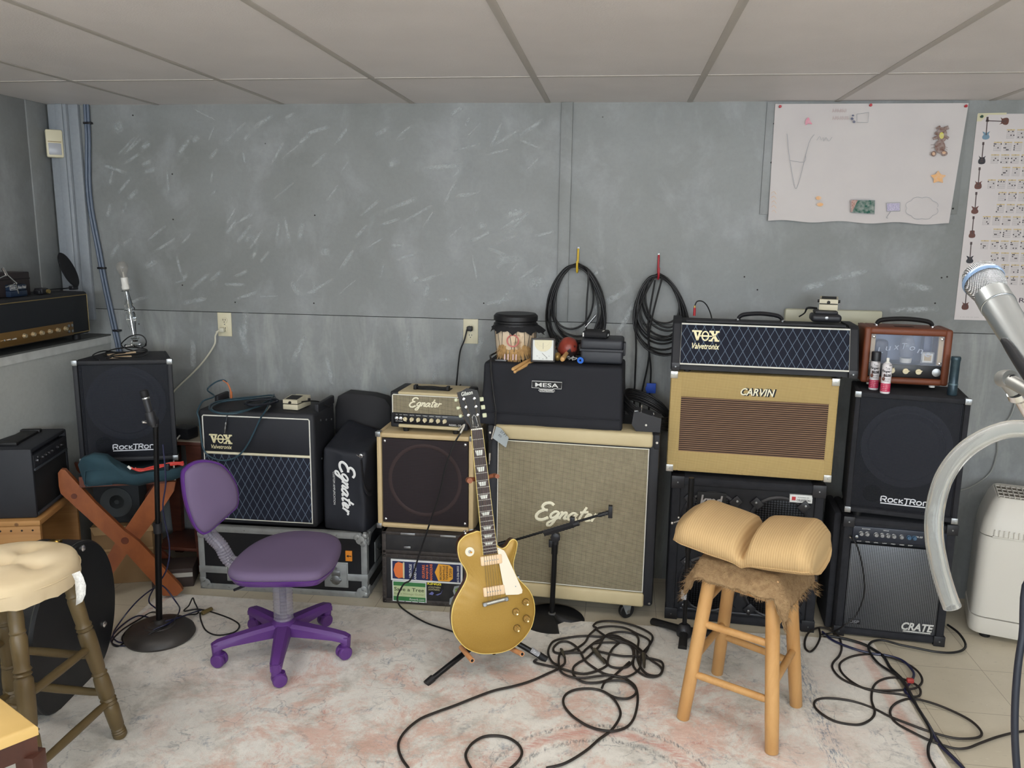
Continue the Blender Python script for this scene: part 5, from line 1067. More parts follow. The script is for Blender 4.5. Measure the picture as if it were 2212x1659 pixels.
g = G(); g.M = Matrix.Rotation(rad(ra), 4, 'Z'); g.box(-.135, .135, -.135, .135, TZ-.004, TZ+.016, .006); g.build('seat', BLD, r)
r = thing('shag_mat', 'square of shaggy tan carpet draped over the light wooden stool', 'mat', sc+Vector((0, 0, TZ+.017)), ra)
t = NT('tan_shag'); t.base(t.mix(t.ramp(t.noise(60, 4, .7), .3, .7), S(178, 148, 108), S(142, 112, 78))); t.p(Roughness=.95); t.bump(t.noise(260, 4, .7), .9, .004); SHG = t.m
def mz(x, y):
    ex_ = max(0, abs(x)-.13); ey_ = max(0, abs(y)-.13); return .004-(ex_**1.1*2.2+ey_**1.1*2.4)-.3*(ex_*ey_)*20
nn = 40; vv = []; ff = []; rnd = random.Random(5); X_, Y_ = .225, .195
for i in range(nn):
    for j in range(nn):
        u, v = -1+2*i/(nn-1), -1+2*j/(nn-1); x, y = u*X_, v*Y_
        x = .13*u/abs(u)*1+(x-.13*u/abs(u))*.45 if abs(x) > .13 else x; y = .13*v/abs(v)+(y-.13*v/abs(v))*.45 if abs(y) > .13 else y
        lx, ly = u*X_, v*Y_; dp = (max(0, abs(lx)-.13)*.88+max(0, abs(ly)-.13)*.88)
        if min(i, j, nn-1-i, nn-1-j) == 0: dp += rnd.uniform(0, .012)
        vv.append((x+rnd.uniform(-.0015, .0015), y+rnd.uniform(-.0015, .0015), .008-dp+rnd.uniform(-.002, .003)))
for i in range(nn-1):
    for j in range(nn-1): ff.append((i*nn+j, i*nn+j+1, (i+1)*nn+j+1, (i+1)*nn+j))
g = G(); o_ = len(vv); g.add(vv+[(a*.985, b*.985, c-.008) for a, b, c in vv], [tuple(reversed(f)) for f in ff]+[tuple(o_+k for k in f) for f in ff]); g.build('mat_body', SHG, r, angle=180)
g = G()
for k in range(2600):
    i, j = rnd.randrange(nn), rnd.randrange(nn); edge = rnd.random() < .35
    if edge: i, j = rnd.choice([(0, j), (nn-1, j), (i, 0), (i, nn-1)])
    p_ = Vector(vv[i*nn+j])+Vector((rnd.uniform(-.006, .006), rnd.uniform(-.006, .006), 0)); o = Vector((rnd.gauss(p_.x*.04, .005), rnd.gauss(p_.y*.04, .005), -.012 if edge else .002)) + (Vector((p_.x, p_.y, 0)).normalized()*.006)
    s_ = Vector((rnd.uniform(-1, 1), rnd.uniform(-1, 1), 0)).normalized()*.0012; g.add([p_-s_, p_+s_, p_+o], [(0, 1, 2)])
g.build('pile_fibres', SHG, r, kind='stuff')
r = thing('folded_cushion', 'tan corduroy cushion folded into two lobes on the light wooden stool', 'cushion', sc+Vector((-.002, -.035, TZ+.026)), ra+4)
t = NT('tan_corduroy'); x, y, z = t.xyz(); rb = t.ma('SINE', t.ma('MULTIPLY', x, 2*PI/.0072)); t.base(t.mix(t.ramp(rb, -1, 1), S(194, 160, 112), S(205, 173, 124))); t.p(Roughness=.9); t.bump(rb, .3, .0008); CRD = t.m
g = G(); W2, D2, TH = .228, .162, .122; nu, nv = 48, 24; rings = []
def sq(a, e): return math.copysign(abs(a)**e, a)
for i in range(nu+1):
    u = -1+2*i/nu; x = u*(W2 if u < 0 else W2-.018); l = abs(u); end = max(0, (l-.84)/.16); puff = 1-end**3*.22; cr_ = math.exp(-(u/.07)**2)
    zc = (.034 if u < 0 else .024)*(l**1.05); th = TH*(puff-.50*cr_)*(1.0 if u < 0 else 1.1); dd_ = D2*(1-.12*end-.09*cr_)*(1-.0*l); x -= math.copysign(.012, u)*end*0
    ro = []
    for j in range(nv):
        a = 2*PI*j/nv; yy = sq(math.cos(a), .62)*dd_; zz = sq(math.sin(a), .72)*th/2; k_ = 1-abs(yy/dd_)**3*.25
        xx = x+(.015*math.sin(a) if abs(u) > .1 else 0)*(-1 if u > 0 else 1)*l*1.6
        ro.append(Vector((xx, yy, zc+th/2*.95+zz*k_+.003*mnoise.noise(Vector((x*14, yy*14, zz*20))))))
    if i in (0, nu): ro = [Vector((ro[0].x*1.0, 0, zc+TH*.4))+(p-Vector((p.x, 0, zc+TH*.4)))*.88+Vector((0, 0, 0)) for p in ro]
    rings.append(ro)
g.ring(rings); g.build('cushion_body', CRD, r, angle=80)
g = G(); sm = []
for i in range(2, nu-1):
    sm.append(rings[i][nv*3//4-4]*1.0+Vector((0, -.001, 0)))
g.tube([p+Vector((0, 0, 0)) for p in sm[::2]], .0018, 6, sub=2); g.build('seam', CRD, r)

# ---- corner of a cushioned wooden chair, bottom left
r = thing('dining_chair', 'corner of a dark wooden chair with a yellow-tan seat, bottom left of the photo', 'chair', at(20, 1659, D=1.85)+Vector((-.2, -.2, -.40)), 0)
k1 = at(83, 1579, z=.52); hA = (at(0, 1612, z=.52)-k1); hB = (at(0, 1515, z=.52)-k1); hA.z = hB.z = 0; hA.normalize(); hB.normalize()
o0 = r.location.copy(); r.location = (k1.x+hA.x*.2+hB.x*.2, k1.y+hA.y*.2+hB.y*.2, .0088); k1 = k1-r.location
g = G(); sd = [k1, k1+hA*.42, k1+hA*.42+hB*.42, k1+hB*.42]
def slab(g, P, z0, z1): g.ring([[Vector((p.x, p.y, z0)) for p in P], [Vector((p.x, p.y, z1)) for p in P]])
cen = sum(sd, Vector())/4; ins = [cen+(p-cen)*.97 for p in sd]
g.ring([[Vector((p.x, p.y, .502)) for p in sd], [Vector((p.x, p.y, .52)) for p in sd], [Vector((p.x, p.y, .528)) for p in ins], [Vector((cen.x+(p.x-cen.x)*.6, cen.y+(p.y-cen.y)*.6, .535)) for p in sd]]); g.build('seat_pad', mat('mustard_tan_vinyl', S(222, 184, 112), .5, var=(6, .4, S(236, 202, 134))), r, angle=50)
DW = wood('dark_walnut', S(84, 48, 36), S(58, 34, 28), (5, 5, 5), .35)
g = G(); inn = [cen+(p-cen)*.985 for p in sd]; slab(g, inn, .455, .501); g.build('apron', DW, r)
for p in sd:
    q = cen+(p-cen)*.93; g = G(); g.box(q.x-.022, q.x+.022, q.y-.022, q.y+.022, .36, .46, .003); g.lathe([(.012, 0), (.018, .02), (.014, .05), (.02, .18), (.016, .3), (.021, .33), (.018, .36)], (q.x, q.y, 0), n=16); g.build('leg', DW, r)
# ================================================================ GOLD GUITAR ON ITS STAND
GO = Vector((-.3998, -1.0123, .3124)); gx = Vector((.9317, .3557, .0735)).normalized(); gz = Vector((-.1415, .1691, .9754)).normalized(); gy = gz.cross(gx).normalized()
if gy.y < 0: gy = -gy
GM = Matrix(((gx.x, gy.x, gz.x, GO.x), (gx.y, gy.y, gz.y, GO.y), (gx.z, gy.z, gz.z, GO.z), (0, 0, 0, 1)))
r = thing('electric_guitar', 'gold-topped single-cutaway electric guitar with cream pickguard, on a tubular stand', 'guitar'); r.matrix_world = GM
body = [(-.0268, .255), (-.0512, .2561), (-.08, .25), (-.1002, .2367), (-.1111, .2221), (-.1153, .195), (-.1104, .1619), (-.097, .1345), (-.0909, .1127), (-.097, .0905), (-.1137, .0653), (-.1354, .0365), (-.1525, .0069), (-.1613, -.0239), (-.1643, -.0602), (-.1585, -.0934), (-.1431, -.1237), (-.1226, -.1503), (-.0964, -.1687), (-.0695, -.1803), (-.0324, -.1868), (.0054, -.1887), (.0444, -.1814), (.0802, -.1618), (.1069, -.1382), (.1265, -.1133), (.14, -.0779), (.145, -.0458), (.1423, -.0124), (.131, .0176), (.1121, .0441), (.0972, .0628), (.0853, .0858), (.0816, .1098), (.0855, .1326), (.0956, .1593), (.1031, .184), (.1046, .1979), (.0985, .2082), (.0867, .2108), (.0764, .2043), (.0681, .1938), (.0577, .186), (.0455, .1844), (.0344, .1917), (.0274, .202), (.0256, .2116)]
def smooth(P, k=3):
    o = []; n = len(P)
    for i in range(n):
        a, b, c, d = [Vector(P[j % n]) for j in (i-1, i, i+1, i+2)]
        for q in range(k): t_ = q/k; o.append(.5*((2*b)+(c-a)*t_+(2*a-5*b+4*c-d)*t_*t_+(3*b-a-3*c+d)*t_**3))
    return o
ob = smooth(body, 3); nb_ = len(ob)
nrm = []
for i in range(nb_): tdir = (ob[(i+1) % nb_]-ob[i-1]).normalized(); nrm.append(Vector((tdir.y, -tdir.x)))
ar = sum(ob[i-1].x*ob[i].y-ob[i].x*ob[i-1].y for i in range(nb_)); sg = -1 if ar > 0 else 1
def off(k): return [ob[i]+nrm[i]*sg*k for i in range(nb_)]
# inset verified towards the inside
cenb = sum(ob, Vector((0, 0)))/nb_
if sum((off(.01)[i]-cenb).length for i in range(nb_)) > sum((ob[i]-cenb).length for i in range(nb_)): sg = -sg
def yr(P, y): return [Vector((p.x, y, p.y)) for p in P]
GOLD = NT('gold_top_lacquer'); GOLD.base(GOLD.mix(GOLD.ramp(GOLD.noise(900, 2), .4, .7), S(158, 122, 44), S(176, 140, 62))); GOLD.p(Metallic=.45, Roughness=.48, Coat_Weight=.25, Coat_Roughness=.25); GOLD = GOLD.m
MAH = wood('dark_mahogany', S(104, 58, 36), S(78, 40, 26), (40, 10, 6), .28)
g = G(); g.ring([yr(off(.002), .0485), yr(ob, .046), yr(ob, .006)]); g.build('body_back_and_sides', MAH, r, angle=40)
g = G(); g.ring([yr(ob, .006), yr(off(-.0006), .0055), yr(off(-.0006), .0005), yr(off(.002), -.001), yr(off(.003), 0)], False, False); g.build('binding', mat('amber_cream_binding', S(232, 206, 120), .35), r)
g = G()
def carve(p, y0): 
    d_ = min(1, (min((p-q).length for q in ob[::3]))/.07); return y0-.009*(d_**.9)
cb = Vector((-.012, .01)); rg = []
for k in (1.0, .97, .93, .86, .76, .64, .5, .35, .18, .04):
    P = [cb+(q-cb)*k for q in off(.0022)]; rg.append([Vector((p.x, carve(p, -.0008) if k < 1 else -.0006, p.y)) for p in P])
g.ring(rg); g.build('gold_top', GOLD, r, angle=80)
# neck, fretboard, frets, inlays
def nw(z): return (-.0232-.0052*(1-(z-.17)/.452)+.0085*(1)*0, 0)
def nl(z): t_ = (z-.17)/(.622-.17); return (-.0264+(-.0216+.0264)*t_, .0253+(.0181-.0253)*t_)
g = G(); zz_ = [.23, .27, .35, .45, .55, .62]
g.ring([[Vector((nl(z)[0], -.001, z)), Vector((nl(z)[0]*.9+.0, .012, z)), Vector(((nl(z)[0]+nl(z)[1])/2, .022 if z > .26 else .03, z)), Vector((nl(z)[1]*.9, .012, z)), Vector((nl(z)[1], -.001, z))] for z in zz_]); g.build('neck', MAH, r, angle=60)
g = G(); fz0, fz1 = .172, .6225; a, b = nl(fz0), nl(fz1); g.prism([(a[0], fz0), (a[1], fz0), (b[1], fz1), (b[0], fz1)], -.012, -.001)
fb = g.build('fretboard', wood('rosewood', S(66, 42, 40), S(46, 30, 30), (60, 10, 4), .45), r)
g = G(); g.prism([(a[0]-.0016, fz0), (a[0], fz0), (b[0], fz1), (b[0]-.0016, fz1)], -.0115, -.001); g.prism([(a[1], fz0), (a[1]+.0016, fz0), (b[1]+.0016, fz1), (b[1], fz1)], -.0115, -.001); g.build('neck_binding', mat('amber_cream_binding', S(232, 206, 120), .35), fb)
fr_ = [.623-.628*(1-2**(-k/12)) for k in range(0, 23)]
for k in range(1, 22):
    z = fr_[k]; 
    if z < .174: continue
    g = G(); q = nl(z); g.cyl((q[0], -.0122, z), (q[1], -.0122, z), .0012, n=6); g.build('fret', mat('nickel', S(206, 204, 198), .35, .35), fb)
PRL = mat('pearl_inlay', S(222, 222, 212), .25, var=(60, .6, S(180, 182, 174)))
for k in (3, 5, 7, 9, 12, 15, 17, 19):
    z1, z0 = fr_[k-1], fr_[k]; q = nl((z0+z1)/2); c_ = (q[0]+q[1])/2; h_ = (q[1]-q[0])/2; dz = (z1-z0)*.2
    g = G(); g.prism([(c_-h_*.52, z0+dz), (c_+h_*.42, z0+dz), (c_+h_*.62, z1-dz), (c_-h_*.72, z1-dz)], -.0124, -.0118); g.build('inlay', PRL, fb)
g = G(); g.box(-.0222, .0187, -.0135, -.0, .6222, .6268); g.build('nut', mat('bone_nut', S(236, 232, 220), .4), r)
hd_ = [(-.0216, .6265), (-.0277, .6427), (-.0404, .6623), (-.0439, .6809), (-.058, .7625), (-.0404, .7661), (-.021, .775), (-.0031, .7695), (.0167, .7638), (.0218, .7322), (.019, .6922), (.0160, .6599), (.0146, .6416), (.0181, .6265)]
g = G(); g.prism(hd_, .012, -.001); hs = g.build('headstock', MAH, r)
g = G(); g.prism([(x, z) for x, z in hd_], -.0011, -.0026); g.build('headstock_face', mat('black_lacquer', S(16, 15, 15), .5), hs)
g = G(); tr = [(-.0159, .6322), (-.0134, .648), (-.0094, .6588), (-.0162, .6742), (-.0091, .6789), (.0046, .6682), (.0053, .658), (.0063, .6498), (.0081, .6313), (-.002, .630)]
tr = [(-.0135, .6330), (-.0125, .650), (-.0135, .662), (-.0125, .669), (-.0060, .6765), (.0005, .669), (.0015, .662), (.0035, .650), (.0070, .6325), (.001, .6335), (-.0015, .6305), (-.0045, .6335)]
g.prism(tr, -.0026, -.0036); g.build('truss_rod_cover', mat('black_lacquer', S(16, 15, 15), .5), hs)
g = G(); g.tube([(x, -.0037, z) for x, z in tr], .0008, 6, True, sub=1); g.build('cover_edge', WHITEINK, hs)
g = G(); text(g, 'Gibson', -.043, .7475, .042, .015, -.0028, .0004, shear=.15, rot=5, bold=.02); g.build('logo', PRL, hs)
for x, z in ((-.0362, .7365), (-.0312, .7068), (-.0259, .6771), (.0024, .7342), (.0048, .7047), (.0075, .6745)):
    g = G(); g.lathe([(.0052, -.002), (.0052, .001), (.003, .0015), (.003, .010), (.001, .0105)], (x, -.003, z), (0, -1, 0), 14); o = g.build('tuning_peg', CHROME, hs)
for x, z in ((.0301, .7293), (.0326, .7001), (.0352, .6702)):
    g = G(); g.box(x-.008, x+.008, .006, .0125, z-.008, z+.008, .003); g.build('tuner_button', mat('aged_green_plastic', S(206, 210, 176), .35), hs)
for x, z in ((-.0625, .7365), (-.0575, .7068), (-.0520, .6771)):
    g = G(); g.box(x-.007, x+.005, .006, .0125, z-.006, z+.006, .003); g.cyl((x, .009, z), (x+.014, .009, z), .002, n=6); g.build('tuner_button', mat('aged_green_plastic', S(206, 210, 176), .35), hs)
CRP = mat('aged_cream_plastic', S(244, 226, 196), .4); PKG = mat('pale_pickguard', S(240, 230, 208), .4)
g = G(); g.prism([(.0268, .1935), (.0498, .1785), (.0550, .168), (.1019, .0271), (.0991, .0161), (.0854, .0134), (.0394, .0190), (.0330, .060), (.027, .1334), (.0268, .169)], -.0150, -.0168); g.build('pickguard', PKG, r)
g = G()
for x, z in ((.030, .186), (.078, .044)): g.lathe([(.0022, 0), (.0022, .001)], (x, -.0168, z), (0, -1, 0), 8)
g.k = 0; g.build('pickguard_screws', STEEL, r)
for z, x0 in ((.1512, -.0395), (.0398, -.0412)):
    g = G(); g.box(x0, x0+.079, -.0195, -.007, z-.0172, z+.0172, .0045, 3); pk = g.build('pickup', mat('peach_cream_plastic', S(240, 208, 168), .4), r)
    g = G()
    for i in range(6): g.lathe([(.0022, 0), (.0022, .0008)], (x0+.0165+.0092*i, -.0195, z), (0, -1, 0), 8)
    g.build('pole_pieces', STEEL, pk)
g = G(); g.tube([(-.048, -.0175, -.0028), (.046, -.0175, .0058)], .0075, 14, sub=1); g.build('wraparound_bridge', mat('aged_nickel', S(168, 168, 160), .35, .8, bump=(200, .4)), r)
g = G()
for x, z in ((-.041, -.002), (.039, .005)): g.lathe([(.0075, -.006), (.0075, .004), (.006, .0055)], (x, -.021, z), (0, -1, 0), 16)
g.build('bridge_studs', STEEL, r)
GKN = mat('clear_gold_knob', S(168, 132, 62), .15, .5, Coat_Weight=1.); GKE = mat('knob_skirt', S(96, 72, 30), .3, .3)
for x, z in ((.111, -.0194), (.0698, -.0477), (.1066, -.0791), (.0683, -.1077)):
    g = G(); g.lathe([(.0118, 0), (.0132, .002), (.0128, .004)], (x, -.009, z), (0, -1, 0), 24); g.k = 1; g.lathe([(.0122, .003), (.0112, .0145), (.0100, .0155), (.005, .0148), (.004, .0160)], (x, -.009, z), (0, -1, 0), 24); g.build('knob', [GKE, GKN], r)
g = G(); g.lathe([(.0165, 0), (.0165, .0012)], (-.0736, -.0075, .1907), (0, -1, 0), 28); sw = g.build('switch_plate', mat('pale_cream_plastic', S(236, 230, 208), .4), r)
g = G(); g.lathe([(.0058, 0), (.0050, .004)], (-.0736, -.009, .1907), (0, -1, 0), 14); g.k = 1; g.tube([(-.0736, -.012, .1907), (-.070, -.022, .190)], [.002, .0036], 10, sub=1); g.build('toggle', [STEEL, mat('amber_tip', S(220, 160, 70), .3)], sw)
g = G(); g.box(.088, .101, .002, .03, .058, .074, .002); g.build('pickguard_bracket', STEEL, r)
g = G(); g.lathe([(.006, 0), (.004, .006), (.007, .010), (.006, .012)], (-.078, .02, .252), (-.2, 0, 1), 12); g.lathe([(.006, 0), (.004, .006), (.007, .010)], (-.02, .022, -.187), (0, 0, -1), 12); g.build('strap_button', CHROME, r)
for i in range(6):
    g = G(); xb = -.0275+.0095*i; xn = -.0175+.0068*i; pg = [(-.0259, .6771), (-.0312, .7068), (-.0362, .7365), (.0024, .7342), (.0048, .7047), (.0075, .6745)][i]
    g.tube([(xb-.001, -.0225, 0), (xn, -.0140, .6245), (pg[0], -.008, pg[1])], .00045+.0001*(5-i)*.5, 5, sub=1); g.build('string', mat('string_steel', S(150, 140, 120), .4, .8), r)
# ---- guitar stand
SLV = mat('black_tube_steel', S(20, 20, 22), .35, .3); TNR = mat('tan_rubber_sleeve', S(206, 146, 98), .6); BRR = mat('brown_rubber_yoke', S(146, 86, 56), .55)
r = thing('guitar_stand', 'black tubular guitar stand with tan rubber arms under the gold guitar', 'guitar stand', (-.43, -.85, 0))
o = Vector((-.43, -.85, 0)); hub = Vector((-.425, -.86, .14))-o; yk = GM @ Vector((0, .035, .455))-o
f1 = at(922, 1476, z=.012)-o; f2 = at(1178, 1424, z=.012)-o; f3 = Vector((-.50, -.52, .012))-o
g = G(); g.cyl(hub-Vector((0, 0, .04)), Vector((hub.x*.6+yk.x*.4, hub.y*.6+yk.y*.4, hub.z*.6+yk.z*.4)), .0125, n=14); g.cyl(hub, yk, .0095, n=14); g.build('pole', SLV, r)
for f in (f1, f2, f3):
    g = G(); g.cyl(hub-Vector((0, 0, .02)), f, .0105, n=12); d = (f-hub).normalized(); l_ = g.build('leg', SLV, r); g = G(); g.cyl(f-d*.03, f+d*.004, .0135, n=12); g.build('rubber_foot', BRUB, l_)
g = G(); d = (f2-hub).normalized(); q = hub+(f2-hub)*.72; g.cyl(q, q+d*.045, .0112, n=14); g.build('barcode_label', mat('barcode_label', S(214, 214, 216), .5, var=(300, .9, S(40, 40, 44))), r)
for (xa, za, px, py, qx, qy) in ((-.085, -.178, 1020, 1427, 996, 1398), (.070, -.168, 1128, 1413, 1098, 1398)):
    ra_ = GM @ Vector((xa, .07, za-.014))-o; rb_ = GM @ Vector((xa+.012, -.028, za-.028))-o; rb_ = onp(px, py, GM @ Vector((0, -.035, 0)), gy)-o; ra_ = onp(qx, qy, GM @ Vector((0, .07, 0)), gy)-o
    g = G(); g.cyl(hub, ra_, .006, n=10); a_ = g.build('support_arm', SLV, r); g = G(); g.tube([ra_, rb_], .0092, 14, sub=1); g.k = 1; dd_ = (rb_-ra_).normalized(); g.cyl(rb_, rb_+dd_*.0005, .0055, n=12); g.build('rubber_sleeve', [TNR, DARK], a_)
g = G(); ya = onp(1012, 1037, GM @ Vector((0, .0, 0)), gy)-o; yb = onp(1072, 1028, GM @ Vector((0, .0, 0)), gy)-o; m_ = GM @ Vector((-.002, .030, .44))-o
g.tube([ya-gy*.03, ya+gy*.005, ya+gy*.02+gx*.01, m_, yb+gy*.02-gx*.01, yb+gy*.005, yb-gy*.02], [.010, .010, .008, .008, .008, .008, .008], 12, sub=4); g.build('neck_yoke', BRR, r, label='brown rubber neck yoke')

# ================================================================ STANDS, MICROPHONE, HOSE, PURIFIER
SB = mat('satin_black_metal', S(24, 24, 26), .35, .4)
p0 = at(1192, 1330, z=.02); r = thing('microphone_stand', 'short boom microphone stand with a notched base, in front of the largest cabinet', 'microphone stand', (p0.x, p0.y, 0))
out = []
for i in range(29):
    a = rad(-100+i*10.6); out.append((.13*math.cos(a+.5), .13*math.sin(a+.5)))
out = [(.133*math.cos(rad(a)), .133*math.sin(rad(a))) for a in list(range(-62, 0, 8))[:0]+list(range(-18, 262, 8))]+[(-.01, -.06), (.03, -.055), (.062, -.078)]
g = G(); P = [(.14*math.cos(rad(a)), .14*math.sin(rad(a))) for a in range(0, 296, 8)]+[(.030, -.052), (.055, -.025), (.085, -.028)]
import mathutils
base = [Vector((x, y, 0)) for x, y in P]; g.ring([base, [v+Vector((0, 0, .004)) for v in base], [v*.985+Vector((0, 0, .008)) for v in base], [v*.55+Vector((0, 0, .020)) for v in base], [v*.2+Vector((0, 0, .030)) for v in base]]); g.build('base_plate', mat('black_crinkle', S(28, 28, 30), .55, .1, bump=(400, .3)), r, angle=50)
ph = at(1200, 1150, Y=p0.y)-r.location
g = G(); g.lathe([(.016, .026), (.016, .034), (.012, .036)], n=16); g.build('collar_ring', GREYM, r)
g = G(); g.cyl((0, 0, .03), (ph.x*.75, 0, .30), .0112, n=14); g.cyl((ph.x*.75, 0, .30), ph, .0085, n=14); g.cyl((ph.x*.7, 0, .30), (ph.x*.8, 0, .345), .0135, n=14); g.build('pole', SB, r)
bl_ = at(1080, 1176, Y=p0.y-.03)-r.location; br = at(1318, 1106, Y=p0.y-.06)-r.location; bd = (br-bl_).normalized()
g = G(); g.cyl(bl_, br, .0052, n=12); g.cyl(bl_-bd*.004, bl_+bd*.028, .011, n=12); g.build('boom_arm', SB, r)
m_ = at(1212, 1141, Y=p0.y-.045)-r.location; g = G(); g.cyl(m_-bd*.075, m_+bd*.055, .014, n=6); g.cyl(m_+bd*.05, m_+bd*.08, .011, n=12); g.box(m_.x+.035, m_.x+.055, m_.y-.01, m_.y+.01, m_.z+.02, m_.z+.052, .004); g.lathe([(.020, 0), (.020, .02), (.012, .024)], ph+Vector((.002, -.012, -.012)), (0, -1, 0), 16); g.cyl(ph-Vector((0, 0, .05)), ph+Vector((0, 0, .01)), .014, n=12); g.box(ph.x-.028, ph.x-.01, ph.y-.008, ph.y+.008, ph.z-.065, ph.z-.035, .003); g.build('boom_joint', BPL, r)
g = G(); e_ = br; g.cyl(e_-bd*.05, e_-bd*.005, .009, n=12); g.box(e_.x-.008, e_.x+.010, e_.y-.012, e_.y+.012, e_.z-.024, e_.z+.028, .003); g.lathe([(.005, 0), (.005, .003)], e_-bd*.022+Vector((0, -.009, 0)), (0, -1, 0), 10); g.build('microphone_clip', BPL, r)
# tripod stand by the round-grille cabinet
p0 = at(1478, 1362, z=.04); r = thing('microphone_stand', 'black stand with three splayed rubber-tipped feet behind the light wooden stool', 'microphone stand', (p0.x, p0.y, 0))
g = G()
tp = at(1494, 1032, Y=p0.y)-r.location; g.cyl((0, 0, .03), tp*.55+Vector((0, 0, 0)), .009, n=12); g.cyl(tp*.55, tp, .0115, n=12); g.build('pole', SB, r)
g = G(); g.lathe([(.030, .020), (.032, .035), (.024, .062), (.014, .07)], n=16); g.build('hub', BPL, r)
for f in ((1410, 1342), (1474, 1400), (1545, 1370)):
    q = at(*f, z=.014)-r.location; g = G(); g.tube([(0, 0, .040), q*.5+Vector((0, 0, .022)), q], [.020, .017, .018], 10, sub=3, flat=((0, 0, 1), .8)); g.build('leg', BRUB, r)
g = G(); q = at(1478, 1285, Y=p0.y)-r.location; g.cyl(q-Vector((0, 0, .016)), q+Vector((0, 0, .016)), .0125, n=12); g.build('barcode_label', mat('barcode_label', S(214, 214, 216), .5, var=(300, .9, S(40, 40, 44))), r)
g = G(); q = at(1466, 1118, Y=p0.y-.03)-r.location; q2 = at(1452, 1130, Y=p0.y-.03)-r.location; g.cyl(q+Vector((.05, .02, .0)), q2, .003, n=8); g.ball(q2, .0065, 10); g.ball(q, .005, 10); g.build('wing_bolt', CHROME, r)

# ---- foreground vocal microphone in its stand
hc = at(2124, 606, D=.98); be = at(2212, 752, D=.90); ax = (be-hc).normalized()
r = thing('vocal_microphone', 'large silver vocal microphone with ball grille and pale blue ring, right foreground', 'microphone', hc)
t = NT('silver_wire_mesh'); x, y, z = t.xyz()
w_ = t.ma('MULTIPLY', t.ma('SINE', t.ma('MULTIPLY', t.ma('ADD', x, z), 2300)), t.ma('SINE', t.ma('MULTIPLY', t.ma('SUBTRACT', z, x), 2300))); t.base(t.mix(t.ramp(w_, -.3, .25), S(96, 98, 102), S(230, 232, 236))); t.p(Metallic=.85, Roughness=.3); t.bump(w_, 1., .0012)
g = G(); R_ = .0225; g.lathe([(.001, -R_*1.0), (R_*.5, -R_*.93), (R_*.85, -R_*.62), (R_*.99, -R_*.2), (R_*1.0, .0), (R_*.975, R_*.3), (R_*.90, R_*.72), (R_*.80, R_*1.12), (R_*.7, R_*1.2)], (0, 0, 0), ax, 40); g.build('ball_grille', t.m, r, angle=80)
g = G(); g.lathe([(R_*1.0, -.003), (R_*1.04, -.001), (R_*1.04, .002), (R_*1.0, .004)], (0, 0, 0), ax, 40, cap=False); g.build('blue_ring', mat('pale_blue_enamel', S(150, 178, 214), .3, .3), r)
SLM = mat('satin_silver', S(196, 202, 204), .3, .9)
g = G(); g.lathe([(R_*.72, .024), (R_*.84, .026), (R_*.85, .046), (R_*.82, .0465), (R_*.77, .085), (R_*.56, .150), (.0125, .158)], (0, 0, 0), ax, 40); g.build('handle', SLM, r, angle=30)
g = G(); g.lathe([(R_*.855, .0455), (R_*.855, .0463)], (0, 0, 0), ax, 40, cap=False); g.lathe([(.0132, .150), (.0142, .152), (.0142, .155), (.0132, .157)], (0, 0, 0), ax, 30, cap=False); g.build('seam_ring', BPL, r)
g = G(); g.lathe([(.0105, .157), (.0105, .205), (.008, .22)], (0, 0, 0), ax, 24); g.build('cable_plug', mat('silver_grey_plug', S(120, 122, 124), .35, .7), r)
# its stand
so_ = Vector((.82, -2.62, 0)); r = thing('microphone_stand', 'chrome-armed microphone stand carrying the silver vocal microphone, right foreground', 'microphone stand', so_)
sd_ = ax.cross(cf).normalized(); cl = hc+ax*.115
g = G()
for e in (1, -1): g.tube([cl+ax*.085+sd_*e*.006-so_, cl+ax*.045+sd_*e*.013-so_, cl+sd_*e*.016-so_, cl-ax*.012+sd_*e*.0185-so_], [.006, .005, .004, .0025], 10, flat=(cf, 1.6))
g.tube([cl+ax*.05-so_+cf*.012, cl+ax*.10-so_], .011, 10, sub=1); g.build('microphone_clip', mat('grey_black_plastic', S(44, 44, 46), .35), r)
j0 = at(2174, 818, D=.92); j1 = at(2196, 846, D=.92)
g = G(); g.lathe([(.0095, -.008), (.0105, 0), (.0095, .008)], j0-so_, cf, 18); g.tube([j0-so_, j1-so_], .0095, 12, sub=1); g.tube([j0-so_, cl+ax*.09-so_], .008, 10, sub=1); g.k = 1; g.lathe([(.0045, -.010), (.0045, .0)], j0-so_-cf*.003, cf, 12); g.build('swivel_joint', [mat('cast_grey', S(150, 150, 146), .4, .5), BPL], r)
e1 = at(2290, 1010, D=.96); g = G(); d_ = (e1-j1).normalized(); g.lathe([(.0105, 0), (.0115, .007), (.008, .012)], j1-so_, d_, 18); g.cyl(j1-so_, e1-so_, .007, n=18); g.build('chrome_arm', CHROME, r)
g = G(); g.cyl(e1-so_, Vector((.0, 0, .9)), .010, n=14); g.cyl((0, 0, .03), (0, 0, .95), .012, n=14); g.build('pole', SB, r)
g = G(); g.lathe([(.13, 0), (.13, .012), (.05, .026), (.02, .03)], n=32); g.build('round_base', CAST, r)
g = G(); g.tube([hc+ax*.215, hc+ax*.230+Vector((.012, 0, -.006)), hc+ax*.235+Vector((.06, .0, -.03)), hc+ax*.235+Vector((.12, .03, -.14)), so_+Vector((.014, -.01, 1.12)), so_+Vector((.015, -.012, .95))], .0035, 8); g.k = 0; o_ = g.build('blue_lead', mat('blue_lead_rubber', S(44, 50, 130), .4)); solo(o_, 'short blue lead leaving the silver vocal microphone', 'cable')
